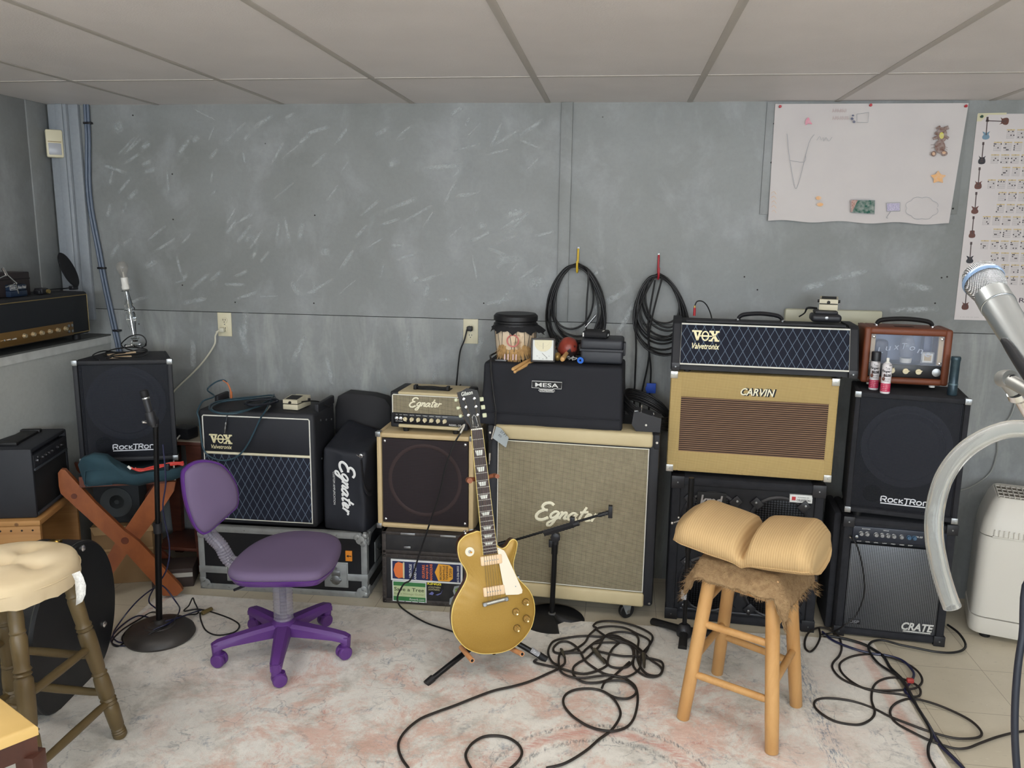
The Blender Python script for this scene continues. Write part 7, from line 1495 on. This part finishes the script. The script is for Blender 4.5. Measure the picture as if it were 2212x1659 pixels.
for i in range(11): a = rad(200+14*i); g.tube([(.026*math.cos(a), -.0014, .088+.022*math.sin(a)), (.028*math.cos(a), -.0014, .088+.024*math.sin(a))], .0004, 4, sub=1)
g.build('dial_marks', mat('dial_ink', S(110, 108, 106), .5), fc)
STK = wood('hickory', S(222, 178, 118), S(200, 152, 92), (8, 8, 8), .4)
for i, (b0, b1, dd_) in enumerate((((1107, 798), (1160, 756), 0), ((1111, 804), (1172, 764), 0))):
    a = at(*b0, Y=-.52); b = at(*b1, Y=-.30); b.z = zt+.010+.004*i; a.z = min(a.z, b.z-.0); d = (b-a).normalized()
    g = G(); L_k = .36; g.lathe([(.002, 0), (.0055, .002), (.0062, .006), (.0045, .016), (.0062, .05), (.0072, .12), (.0072, L_k-.01), (.005, L_k)] if i else [(.004, 0), (.0062, .002), (.0072, .008), (.0072, L_k-.01), (.005, L_k)], a, d, 16)
    solo(g.build('drumstick', STK), ['wooden drumstick whose blunt butt end sticks out over the black cover, upper of the two', 'wooden drumstick whose pale rounded tip sticks out over the black cover, lower of the two'][i], 'drumstick', 'pair of drumsticks')
p = at(1229, 770, z=zt); r = thing('maraca', 'worn red and black gourd maraca with a wooden handle', 'maraca', (p.x, -.30, zt))
t = NT('worn_red_gourd'); t.base(t.mix(t.ramp(t.noise(18, 3, .5), .50, .54), S(148, 62, 48), S(44, 32, 32))); t.p(Roughness=.35); g = G(); g.ball((0, 0, .048), .046, 28, (1, 1, 1.02)); g.build('gourd', t.m, r)
g = G(); g.lathe([(.009, 0), (.0085, .04), (.011, .085), (.009, .1), (.002, .104)], (-.004, -.040, .030), (-.10, -.95, -.10), 16); g.build('handle', STK, r)
p = at(1206, 776, z=zt); g = G(); g.ball((0, 0, 0), .016, 18, (1, 1.5, 1.15)); g.M = Matrix(); o_ = g.build('egg_shaker', mat('old_gold', S(170, 138, 78), .35, .5)); o_.data.transform(Matrix.Translation((p.x, -.36, zt+.0185))); solo(o_, 'dull gold egg shaker between barometer and maraca', 'shaker')
p = at(1251, 788, z=zt+.012); g = G(); y0 = -.415; g.lathe([(.0135, 0), (.0135, .003), (.009, .006), (.009, .075), (.012, .08)], (p.x, y0, zt+.0145), (.18, .95, .0), 20); g.k = 1; g.cyl((p.x, y0-.0006, zt+.0145), (p.x, y0+.001, zt+.0145), .0045, n=14); solo(g.build('blue_slide_whistle', [mat('bright_blue_plastic', S(36, 108, 214), .3), DARK]), 'bright blue plastic tube with a round flange beside the black plastic case', 'tube')
g = G(); rnd = random.Random(8); q = at(1240, 772, z=zt); P = [Vector((q.x+rnd.uniform(-.025, .018), -.33+rnd.uniform(-.03, .03), zt+.003+rnd.uniform(0, .016))) for _ in range(12)]; g.tube(P, .0018, 6); solo(g.build('white_string', mat('white_string', S(224, 222, 218), .7)), 'little tangle of white string beside the maraca', 'string')
p = at(1305, 793, z=zt); r = thing('plastic_case', 'dark grey hard plastic case with rounded edges at the right end of the covered head', 'case', (-.145, -.395, zt), -2)
GC = mat('charcoal_case_plastic', S(48, 50, 56), .5, bump=(500, .2)); wc, hc_ = .172, .10
g = G(); g.box(0, wc, 0, .17, 0, .055, .010, 3); g.build('case_base', GC, r); g = G(); g.box(-.001, wc+.001, -.001, .171, .057, hc_, .012, 3); g.build('case_lid', GC, r); g = G(); g.box(wc, wc+.010, .04, .09, .03, .085, .003); g.box(-.003, wc+.003, -.003, .173, .050, .060, .002); g.build('case_rim', GC, r)
r = thing('pouch', 'small black zipped pouch with white marks lying on the grey plastic case', 'pouch', (-.085, -.335, zt+hc_+.001), -8)
g = G(); g.box(-.052, .052, -.035, .05, 0, .030, .010, 3); bm = None; g.build('pouch_body', mat('black_neoprene', S(24, 24, 27), .75, bump=(700, .5)), r)
g = G(); g.box(-.050, -.045, -.0358, -.034, .006, .022); g.box(.030, .036, -.030, .0, .030, .0312); g.box(.0515, .0535, -.02, .0, .010, .018); g.build('white_marks', WHITEINK, r)
# cable with paper tag over the cover's left end
g = G(); P = [Vector((-.40, -.15, zt+.02)), Vector((-.50, -.22, zt+.012)), Vector((-.528, -.33, zt+.010)), at(1060, 775, Y=-.445), at(1062, 815, Y=-.452), at(1066, 850, Y=-.458), at(1071, 890, Y=-.466), at(1069, 920, Y=-.466)]
g.tube(P, .0042, 8, sub=6); a, b = at(1069, 920, Y=-.466), at(1062, 948, Y=-.466); g.k = 1; g.cyl(a, b, .0046, n=10); g.k = 0; c_ = at(1058, 978, Y=-.47); g.tube([b, at(1059, 960, Y=-.468), c_], .0036, 8); g.k = 1; d_ = at(1057, 1003, Y=-.47); g.cyl(c_, (c_*.35+d_*.65), .0048, n=12); g.cyl((c_*.35+d_*.65), d_, .0026, n=10)
solo(g.build('guitar_cable', [CABLE, CHROME]), 'black guitar cable with silver plug hanging over the left end of the fabric cover', 'cable')
g = G(); T = [at(x, y, Y=-.474) for x, y in ((1072, 921), (1082, 925), (1099, 946), (1093, 967), (1064, 946))]; g.add(T+[p+Vector((0, .0012, 0)) for p in T], [(0, 1, 2, 3, 4), (9, 8, 7, 6, 5)]+[(i, 5+i, 5+(i+1) % 5, (i+1) % 5) for i in range(5)]); g.k = 1
a = T[0]; text(g, '27 FT', 0, 0, .001, .001) if 0 else None
g.M = Matrix.Translation((T[1].x-.004, T[1].y-.0008, T[1].z-.016)) @ Matrix.Rotation(rad(38), 4, 'Y'); text(g, '27 FT', 0, 0, .034, .009, 0, .0003); text(g, 'EG', .004, -.016, .014, .008, 0, .0003); solo(g.build('paper_tag', [mat('grey_tag_card', S(168, 176, 178), .6), DKI]), 'grey tag with handwriting taped to the hanging guitar cable', 'tag')
# ================================================================ THINGS ON THE LEFT COMBO AND FLIGHT CASE
def stomp(name_label, loc, rz, sc_=1):
    r = thing('effects_pedal', name_label, 'pedal', loc, rz)
    m = mat('ivory_enamel', S(206, 198, 172), .4); g = G(); g.box(-.036, .036, -.06, .065, 0, .024, .003); g.build('pedal_base', m, r)
    g = G(); g.ring([[Vector((x, -.060, z)) for x, z in ((-.035, .028), (.035, .028), (.035, .044), (-.035, .044))], [Vector((x, .02, z)) for x, z in ((-.035, .028), (.035, .028), (.035, .052), (-.035, .052))]]); g.box(-.036, .036, .02, .065, .024, .046, .003); g.build('treadle', m, r)
    g = G(); g.add([(-.028, -.050, .0462), (.028, -.050, .0462), (.028, .010, .0522), (-.028, .010, .0522)], [(0, 1, 2, 3)]); g.lathe([(.006, 0), (.0065, .004), (.005, .008)], (0, -.060, .033), (0, -1, 0), 12); g.box(-.034, .034, -.056, .02, .024, .029); g.build('rubber_pad', BRUB, r)
    g = G(); g.cyl((.036, .04, .03), (.044, .04, .03), .006, n=12); g.cyl((-.036, .04, .03), (-.044, .04, .03), .006, n=12); g.build('jack_sockets', BPL, r); return r
p = at(632, 884, z=.839); stomp('ivory effects pedal with a black rubber pad on the left combo amplifier', (p.x, p.y+.05, .838), -6)
g = G(); g.tube([at(652, 868, z=.870), at(672, 866, z=.866), at(690, 868, z=.855), at(700, 874, z=.85), at(712, 880, z=.83)], .003, 8); solo(g.build('patch_lead', CABLE), 'short black lead from the ivory pedal over the right edge of the left combo', 'cable')
TEALC = mat('teal_cable_rubber', S(46, 72, 84), .4); BLC = mat('navy_black_cable', S(24, 28, 38), .45)
zc = .842
def cz(x, y, z=zc+.006): return at(x, y, z=z)
g = G(); lp = [(590, 858), (560, 860), (520, 863), (480, 868), (458, 878), (462, 888), (490, 893), (530, 886), (570, 874), (594, 862), (588, 854), (560, 856), (500, 862), (462, 870), (452, 882), (470, 892), (510, 893), (550, 880), (585, 862), (592, 852), (586, 862), (575, 885), (562, 905), (548, 935), (535, 960), (520, 980), (500, 992), (475, 994), (452, 985), (438, 965), (431, 935), (428, 905), (429, 880), (438, 872)]
P = []
for i, (x, y) in enumerate(lp): P.append(cz(x, y, zc+.006+.003*(i % 3)) if i < 20 else (at(x, y, Y=-.448) if y > 893 or i > 30 else cz(x, y, zc+.012)))
P[-4] = at(430, 905, Y=-.446); P[-3] = at(429, 890, Y=-.44)+Vector((-.006, 0, 0)); P[-2] = Vector((P[-3].x-.004, -.38, .86)); P[-1] = Vector((P[-3].x+.01, -.30, .868))
q = [at(448, 842, Y=-.22), at(465, 826, Y=-.20), at(482, 821, Y=-.19), at(490, 826, Y=-.19)]
g.tube(P+q, .0036, 8, sub=5); solo(g.build('instrument_cable', TEALC), 'teal instrument cable looping over the front of the left combo amplifier', 'cable')
g = G(); g.tube([at(481, 821, Y=-.19), at(491, 828, Y=-.19), at(497, 840, Y=-.19), at(499, 850, Y=-.19)], .0038, 8); g.cyl(at(499, 846, Y=-.19), at(500, 866, Y=-.19), .0058, n=12); solo(g.build('orange_plug', mat('orange_plug_rubber', S(206, 118, 66), .45)), 'orange plug and sleeve standing in the back of the left combo', 'plug')
g = G(); rnd = random.Random(12); P = []
for k in range(7):
    for i in range(12): a = 2*PI*i/12; P.append(cz(565+34*math.cos(a)+rnd.uniform(-3, 3), 868-6*math.sin(a)-.10*(34*math.cos(a))+rnd.uniform(-1.5, 1.5), zc+.010+.004*k))
g.tube(P, .0034, 8, sub=3); solo(g.build('cable_coil', BLC), 'dark coil of cable lying against the ivory pedal on the left combo', 'cable')
def jack(a, b, label):
    d = (b-a).normalized(); L = (b-a).length; g = G(); g.lathe([(.0042, 0), (.0052, .004), (.0052, L*.42), (.0062, L*.45), (.0062, L*.52), (.0034, L*.55), (.0032, L*.9), (.0012, L)], a, d, 14); solo(g.build('jack_plug', STEEL), label, 'plug')
jack(at(584, 876, z=zc+.02), at(566, 897, Y=-.452), 'silver jack plug at the end of the teal cable, on the combo edge'); 
g = G(); a = at(492, 893, Y=-.44); b = at(488, 912, Y=-.446); g.tube([cz(495, 885), a, b], .002, 6); g.k = 1; d = at(485, 936, Y=-.446); g.lathe([(.0045, 0), (.0052, .004), (.0052, .014), (.0038, .018), (.0052, .024), (.0052, .034), (.003, .038), (.003, .050)], b, (d-b).normalized(), 14); solo(g.build('hanging_plug', [BLC, STEEL]), 'silver plug hanging over the badge of the left combo amplifier', 'plug')
# ================================================================ THINGS ON THE DIAMOND HEAD
zh = 1.083+.196+.002
p = at(1772, 690, z=zh); r = thing('wah_pedal', 'low black pedal with a jack socket at the right end of the diamond-cloth head', 'pedal', (p.x, -.27, zh), -6)
g = G(); g.box(-.058, .058, -.05, .05, 0, .032, .012, 3); g.box(-.045, .045, -.035, .05, .030, .046, .008); g.k = 1; g.lathe([(.007, 0), (.007, .002), (.004, .003)], (.0, -.05, .018), (0, -1, 0), 14); g.build('pedal_case', [mat('black_enamel', S(38, 38, 42), .45), STEEL], r)
stomp('ivory effects pedal with black pad, resting on the black pedal of the diamond-cloth head', (p.x+.018, -.235, zh+.047), -14)
g = G(); q = at(1740, 668, Y=-.22); g.tube([at(1765, 666, Y=-.22), at(1745, 665, Y=-.22), at(1738, 676, Y=-.21), at(1726, 684, Y=-.2)], [.004, .0045, .003, .003], 8); solo(g.build('patch_lead', CABLE), 'short black lead from the ivory pedal on the diamond-cloth head', 'cable')
g = G(); a, b = at(1500, 676, Y=-.15), at(1501, 660, Y=-.15); b2 = a+Vector((0, 0, -.012)); g.cyl(b2, a*.3+b*.7, .0055, n=12); g.k = 1; g.cyl(a*.3+b*.7, b, .004, n=12); g.k = 2; g.tube([b, at(1506, 651, Y=-.15), at(1517, 651, Y=-.14), at(1527, 660, Y=-.13), at(1535, 678, Y=-.12), at(1540, 700, Y=-.12)], .0026, 8); solo(g.build('red_plug_lead', [mat('red_plug', S(186, 34, 44), .4), BRASS, CABLE]), 'black lead with a red plug arching over the left end of the diamond-cloth head', 'cable')
# ================================================================ THINGS ON THE TILTED CABINET
zo = 1.062
p = at(293, 748, z=zo); GL = NT('clear_glass'); GL.p(Base_Color=S(244, 247, 247), Roughness=.0, Transmission_Weight=1., IOR=1.48); GL = GL.m
r = thing('glass_lamp', 'clear glass table lamp base with white socket and bare bulb, on the tilted cabinet', 'lamp', p)
g = G(); g.lathe([(.048, 0), (.050, .006), (.046, .012), (.020, .018), (.013, .030), (.020, .038), (.012, .046)], n=28); g.build('glass_foot', GL, r)
g = G(); g.lathe([(.009, .046), (.012, .060), (.016, .10), (.022, .125), (.022, .150), (.018, .165), (.024, .172), (.024, .180), (.020, .19), (.015, .215), (.011, .245), (.010, .262)], (0, 0, 0), (-.10, 0, 1), n=24); g.build('glass_stem', GL, r)
T_ = Matrix.Rotation(rad(-6), 4, 'Y'); g = G(); g.M = T_; g.lathe([(.020, .262), (.022, .265), (.008, .269)], n=20); g.cyl((0, 0, .05), (0, 0, .26), .003, n=8); g.build('metal_collar', CHROME, r)
g = G(); g.M = T_; g.lathe([(.012, .268), (.0175, .272), (.0175, .285), (.0155, .288), (.0155, .325), (.013, .326)], n=20); g.build('socket', WPL, r)
BB = NT('clear_bulb_glass'); BB.p(Base_Color=S(180, 174, 164), Roughness=.02, Alpha=.25, Specular_IOR_Level=1.); g = G(); g.M = T_; g.lathe([(.012, .324), (.014, .335), (.024, .358), (.0265, .374), (.023, .390), (.012, .400), (.001, .402)], n=24); g.build('bulb', BB.m, r); g = G(); g.M = T_; g.cyl((0, 0, .324), (0, 0, .352), .005, .003, 10); g.tube([(-.008, 0, .365), (-.004, 0, .352), (.004, 0, .352), (.008, 0, .365)], .0006, 5, sub=1); g.build('filament_stem', mat('bulb_stem', S(200, 196, 186), .3), r)
g = G(); L1 = [(215, 778), (200, 768), (225, 758), (262, 762), (300, 756), (320, 760), (305, 770), (262, 772), (225, 768), (240, 756), (285, 750), (318, 756), (300, 764), (258, 768), (230, 774), (250, 764), (290, 760), (270, 752), (262, 745)]
P = [at(x, y, z=zo+.004+.002*(i % 4)) for i, (x, y) in enumerate(L1)]+[at(x, y, Y=p.y-.06) for x, y in ((266, 738), (280, 727), (298, 723), (310, 727), (316, 738), (312, 748))]+[at(300, 752, z=zo+.006), at(290, 748, z=zo+.004)]
g.tube(P, .0028, 7, sub=5); solo(g.build('lamp_cord', CABLE), 'tangled black lamp cord looping on top of the tilted cabinet', 'cord')
for i, (a, b) in enumerate((((233, 768), (292, 762)), ((236, 774), (284, 771)))):
    a, b = at(*a, z=zo+.002), at(*b, z=zo+.002); d = (b-a).normalized(); s_ = Vector((-d.y, d.x, 0))*.008; g = G(); g.ring([[a-s_, a+s_, a+s_+Vector((0, 0, .006)), a-s_+Vector((0, 0, .006))], [b-s_, b+s_, b+s_+Vector((0, 0, .006)), b-s_+Vector((0, 0, .006))]]); solo(g.build('wood_strip', mat('raw_pale_wood', S(214, 186, 150), .6)), ['longer pale wood strip under the lamp cord', 'shorter pale wood strip under the lamp cord, nearer the front edge'][i], 'wood strip', 'pale wood strips')
# ================================================================ CABLES ON THE FLOOR
def fc(pts, r_, name, m, label, z0=.013, seed=0, jit=.004, sub=6, lift=()):
    rnd = random.Random(seed); g = G(); P = []
    for i, p in enumerate(pts):
        if isinstance(p, Vector): P.append(p); continue
        z_ = z0+r_*.2+rnd.uniform(0, jit) if len(p) == 2 else p[2]; P.append(at(p[0], p[1], z=z_))
    g.tube(P, r_, 8, sub=sub); return g, name, m, label
def endfc(t_, cat='cable'): g, name, m, label = t_; return solo(g.build(name, m), label, cat)
Z = lambda pts, ox, oy, s: [(ox+x/s, oy+y/s) for x, y in pts]
# heap in the middle
h1 = Z([(370, 1659), (560, 1610), (760, 1490), (900, 1370), (1020, 1280), (1100, 1160), (1105, 1080), (1050, 980), (960, 905), (850, 870), (720, 868), (610, 895), (548, 950), (545, 1030), (610, 1120), (700, 1190), (800, 1245), (920, 1280), (1050, 1288), (1170, 1250), (1240, 1170), (1275, 1050), (1282, 940), (1260, 850), (1200, 790), (1120, 750), (960, 720), (850, 660), (760, 590), (720, 520), (660, 440), (580, 398), (500, 405), (445, 455), (450, 500), (520, 515), (640, 505), (730, 505), (770, 470), (860, 400), (920, 370), (950, 345), (1060, 335), (1180, 400), (1240, 470), (1245, 560), (1190, 640), (1080, 660), (990, 630), (990, 560), (1030, 470), (1110, 400)], 1100, 1300, 4.62)
endfc(fc(h1, .0045, 'microphone_cable', CABLEB, 'brown-black cable with two wide open loops in front of the cable heap', seed=1))
h2 = Z([(0, 860), (180, 815), (340, 740), (500, 655), (430, 600), (390, 520), (405, 440), (460, 385), (600, 355), (760, 340), (900, 348), (1040, 350), (1190, 395), (1300, 470), (1400, 570), (1500, 640), (1525, 690), (1480, 740), (1380, 745), (1290, 700), (1240, 640), (1240, 560), (1230, 470), (1180, 420), (1080, 405), (870, 410), (820, 440), (850, 480), (960, 510), (1120, 540), (1280, 545), (1430, 570), (1520, 600), (1535, 660), (1500, 730), (1400, 730), (1330, 680), (1285, 590), (1280, 480), (1290, 370), (1240, 320), (1120, 300), (1010, 315), (940, 360), (900, 440), (840, 500), (760, 570), (690, 610), (640, 660), (650, 740), (740, 800), (880, 805), (1000, 770), (1100, 690), (1200, 600)], 1100, 1300, 4.62)
lead = [(205+840/1.0, 0)]
left = Z([(220, 1659), (150, 1560), (110, 1450), (118, 1350), (200, 1230), (350, 1110), (540, 1030), (760, 950), (960, 870), (1180, 790), (1400, 740), (1600, 680), (1780, 600)], 840, 1340, 5.2)
endfc(fc(left+h2[3:], .0045, 'microphone_cable', CABLEB, 'brown-black cable running from the bottom left into the cable heap', seed=2))
h3 = Z([(250, 600), (350, 630), (480, 655), (600, 690), (740, 718), (870, 690), (970, 640), (970, 600), (930, 560)], 1100, 1300, 4.62)
endfc(fc([(1160, 1424, .02)]+h3, .0045, 'microphone_cable', CABLEB, 'short run of cable from the guitar stand foot to the plug in the heap', seed=3))
h4 = Z([(515, 470), (540, 500), (640, 480), (750, 410), (800, 330), (850, 285), (870, 260), (840, 240), (880, 205), (980, 192), (1120, 205), (1280, 250), (1400, 310), (1430, 360), (1400, 430), (1330, 510), (1310, 560), (1310, 620), (1290, 680), (1200, 740), (1100, 750), (1010, 730), (900, 740), (740, 760), (620, 750), (530, 710), (500, 650), (495, 560), (520, 500), (550, 540), (555, 610), (510, 650)], 1100, 1300, 4.62)
endfc(fc(h4, .0045, 'microphone_cable', CABLEB, 'brown-black cable forming the far outer loop of the heap', z0=.016, seed=4))
h5 = Z([(860, 270), (960, 340), (1060, 380), (1150, 400), (1240, 440), (1340, 520), (1400, 420), (1380, 370), (1280, 320), (1150, 260), (1000, 245), (880, 265), (800, 330)], 1100, 1300, 4.62)
endfc(fc(h5, .0045, 'microphone_cable', CABLEB, 'brown-black cable looping at the back of the heap', z0=.018, seed=5))
h6 = Z([(925, 860), (960, 800), (1060, 785), (1180, 800), (1260, 870), (1255, 925), (1180, 965), (1060, 955), (960, 905), (925, 860)], 1100, 1300, 4.62)
g_, n_, m_, l_ = fc(h6[:-1], .0045, 'microphone_cable', CABLEB, 'single ring of cable just in front of the heap', z0=.016, seed=6); endfc((g_, n_, m_, l_))
rr = Z([(920, 1659), (870, 1560), (870, 1480), (940, 1380), (1060, 1310), (1200, 1295), (1340, 1320), (1450, 1390), (1495, 1480), (1460, 1570), (1370, 1659), (1250, 1740), (1050, 1740)], 840, 1340, 5.2)
endfc(fc(rr, .0045, 'microphone_cable', CABLEB, 'loop of brown-black cable lying alone at the bottom centre of the rug', seed=7))
def xlr(a, b, label, r_=.0095):
    a, b = at(*a, z=.024), at(*b, z=.020); d = b-a; L = d.length; g = G(); g.lathe([(r_*.9, 0), (r_, .002), (r_, L*.45), (r_*.85, L*.47), (r_*.8, L*.6), (r_*.5, L)], a, d, 16); solo(g.build('cable_connector', mat('olive_metal_connector', S(96, 90, 78), .35, .6)), label, 'connector')
xlr((1283, 1403), (1306, 1432), 'grey metal cable connector in the middle of the heap'); xlr((1390, 1412), (1392, 1442), 'dark cable connector at the right of the heap', .008); xlr((1213, 1403), (1219, 1420), 'small plug standing at the left of the heap', .006)
# behind the guitar
g = G(); P = [Vector((-.645, -.45, .80)), at(1003, 918, Y=-.52), at(995, 935, Y=-.52)]; g.k = 1; g.tube(P, .0042, 8, sub=3); g.k = 0
P = [at(x, y, Y=Y) for x, y, Y in ((995, 935, -.52), (978, 965, -.53), (962, 1010, -.54), (948, 1070, -.54), (925, 1140, -.54), (905, 1200, -.54), (888, 1250, -.55))]+[at(872, 1262, Y=-.555), at(859, 1288, Y=-.56)]+[at(x, y, z=.014) for x, y in ((862, 1306), (880, 1322), (920, 1345), (965, 1360), (1000, 1372))]
g.tube(P, .0036, 8, sub=6); solo(g.build('guitar_cable', [CABLE, mat('white_shrink_sleeve', S(220, 216, 204), .5)]), 'thin cable with a white sleeve falling across the tan cabinet to the rug', 'cable')
# around the round base stand
nv_ = mat('navy_cable_rubber', S(30, 32, 64), .35)
c1_ = [(470, 1250, .5)]
P = [at(x, y, Y=bc.y-.01) for x, y in ((352, 960), (358, 1040), (352, 1100), (366, 1180), (358, 1235))]
P2 = [at(x, y, z=zz) for x, y, zz in ((330, 1275, .16), (322, 1300, .1), (340, 1318, .05), (345, 1340, .02), (300, 1330, .012), (262, 1352, .012), (240, 1380, .012), (252, 1394, .012), (290, 1392, .012), (330, 1362, .06), (372, 1342, .07), (388, 1318, .05), (380, 1300, .14), (352, 1266, .2), (330, 1272, .17), (295, 1300, .09), (262, 1340, .02), (244, 1372, .012), (262, 1388, .012), (300, 1372, .012), (345, 1346, .062), (380, 1336, .064), (420, 1322, .03), (434, 1318, .02))]
g = G(); g.tube(P+P2, .0030, 8, sub=6); solo(g.build('microphone_cable', nv_), 'navy cable winding down the round-base stand', 'cable')
P = [at(x, y, z=zz) for x, y, zz in ((352, 1330, .065), (330, 1322, .012), (300, 1338, .012), (262, 1362, .012), (242, 1386, .012), (256, 1396, .012), (282, 1376, .012), (312, 1352, .012), (308, 1342, .012), (285, 1352, .012), (264, 1376, .012), (272, 1392, .012), (300, 1398, .012), (322, 1370, .058), (360, 1352, .064), (400, 1330, .03), (428, 1324, .012), (420, 1300, .05), (416, 1292, .07), (408, 1308, .03), (398, 1320, .012), (430, 1316, .012), (470, 1326, .012), (505, 1340, .012), (517, 1352, .012), (505, 1366, .012), (470, 1372, .012), (445, 1362, .012), (434, 1340, .012), (432, 1324, .014))]
g = G(); g.tube(P, .0030, 8, sub=6); solo(g.build('microphone_cable', CABLE), 'black cable curled round the foot of the round-base stand', 'cable')
a, b = at(436, 1325, z=.018), at(457, 1315, z=.018); g = G(); g.lathe([(.007, 0), (.009, .003), (.009, .05), (.0075, .052)], a, b-a, 14); solo(g.build('cable_connector', mat('brass_olive_connector', S(140, 122, 78), .35, .6)), 'brass-coloured connector lying right of the round base', 'connector')
# right side heap
s_ = 4.32; ox, oy = 1700, 1300
r1 = Z([(300, 250), (310, 330), (270, 420), (215, 465), (170, 430), (170, 350), (210, 280), (300, 240), (400, 260), (480, 320), (510, 420), (490, 500), (430, 570), (430, 630), (500, 710), (620, 770), (760, 815), (920, 830), (1100, 820), (1210, 800), (1262, 740), (1230, 660), (1140, 590), (1000, 530), (860, 495), (720, 490), (590, 515), (500, 570), (500, 640), (570, 720), (700, 800), (860, 840), (1040, 860), (1180, 885), (1240, 870), (1240, 810), (1180, 760), (1060, 715), (950, 710), (850, 745), (800, 810), (790, 920), (820, 1020), (790, 1090), (700, 1140), (600, 1145), (450, 1115), (330, 1050), (260, 980), (265, 925), (340, 900), (480, 905), (640, 935), (800, 990), (960, 1070), (1140, 1140), (1330, 1210), (1550, 1270), (1720, 1275), (1810, 1250), (1800, 1190), (1700, 1100), (1500, 1000), (1320, 935), (1170, 905), (1060, 925), (980, 980), (965, 1050), (1020, 1130), (1160, 1210), (1350, 1300), (1550, 1365), (1680, 1365), (1800, 1320), (1950, 1265), (2100, 1225), (2260, 1200)], ox, oy, s_)
endfc(fc(r1, .0042, 'microphone_cable', CABLEB, 'long brown-black cable with several loops between the stool and the white air purifier', seed=9, z0=.010))
r2 = Z([(330, 280), (430, 360), (600, 430), (780, 480), (930, 500), (1080, 550), (1170, 640), (1180, 700), (1130, 780), (1100, 830), (1180, 930), (1280, 1080), (1350, 1210), (1420, 1330), (1540, 1450), (1640, 1551), (1760, 1680)], ox, oy, s_)
endfc(fc(r2, .0048, 'snake_cable', nv_, 'navy cable along the right edge of the rug', seed=10, z0=.012))
r3 = Z([(340, 310), (520, 340), (700, 390), (800, 440), (900, 510), (970, 620), (1080, 730), (1160, 870), (1220, 990), (1310, 1130), (1380, 1250), (1470, 1370), (1600, 1500), (1720, 1640)], ox, oy, s_)
endfc(fc(r3, .0055, 'extension_cord', CABLE, 'thick black cord crossing the rug edge to the bottom right', seed=11, z0=.012))
r4 = Z([(1500, 215), (1600, 290), (1665, 390), (1640, 450), (1530, 475), (1380, 465), (1200, 430), (1050, 400), (900, 360), (800, 370), (760, 420), (790, 500), (860, 580), (950, 640), (1040, 700), (1110, 790), (1170, 900), (1250, 1040), (1330, 1180), (1350, 1260), (1320, 1350), (1325, 1450), (1380, 1551), (1420, 1650)], ox, oy, s_)
endfc(fc(r4, .0048, 'black_mains_cable', CABLE, 'black cord curving round the right side of the grey-grille combo', seed=12, z0=.016))
q = at(1966, 1470, z=.026); g = G(); g.box(q.x-.012, q.x+.012, q.y-.008, q.y+.008, q.z-.008, q.z+.008, .003); solo(g.build('red_tape_band', mat('red_tape', S(170, 62, 56), .5)), 'small red tape band round the navy cable on the rug edge', 'tape')
g = G(); Lc = L_.matrix_world; a = Vector((.938, -.455, .004))
P = [at(1838, 1158, Y=-.475), at(1843, 1165, Y=-.50), at(1855, 1190, Y=-.505), at(1866, 1245, Y=-.505), at(1865, 1290, Y=-.505), at(1848, 1330, Y=-.505), at(1822, 1352, Y=-.51), at(1798, 1366, z=.012), at(1775, 1370, z=.012)]
g.tube(P, .003, 8, sub=5); g.k = 1; g.lathe([(.004, 0), (.005, .004), (.005, .015)], at(1836, 1156, Y=-.462), (0, -1, -.2), 12); solo(g.build('guitar_cable', [CABLE, CHROME]), 'cable plugged into the grey-grille combo and hanging over its grille', 'cable')
# thick lead hanging at the right edge, wall lead by the hose
g = G(); g.tube([so_+Vector((-.016, .0, .98)), so_+Vector((-.02, .06, .94))]+[at(x, y, D=1.45) for x, y in ((2240, 1250), (2208, 1380), (2196, 1470), (2192, 1560), (2195, 1640), (2204, 1720), (2225, 1850))]+[Vector((.80, -2.30, .05)), Vector((.86, -2.22, .015)), Vector((1.1, -2.1, .008))], .0062, 10); solo(g.build('microphone_lead', mat('navy_black_lead', S(30, 34, 46), .45)), 'thick dark lead hanging down at the right edge of the photo', 'cable')
g = G(); g.tube([at(x, y, Y=-.015) for x, y in ((2198, 850), (2185, 895), (2168, 920), (2156, 950), (2154, 980), (2140, 1020), (2110, 1045), (2080, 1058), (2050, 1060))], .0032, 8); solo(g.build('wall_lead', mat('clear_grey_lead', S(150, 152, 146), .4)), 'thin pale grey lead looping on the wall above the air purifier', 'cord')
for o in list(bpy.data.objects):
    if o.parent and o.parent.name.startswith('rig'): pass
bpy.context.view_layer.update()
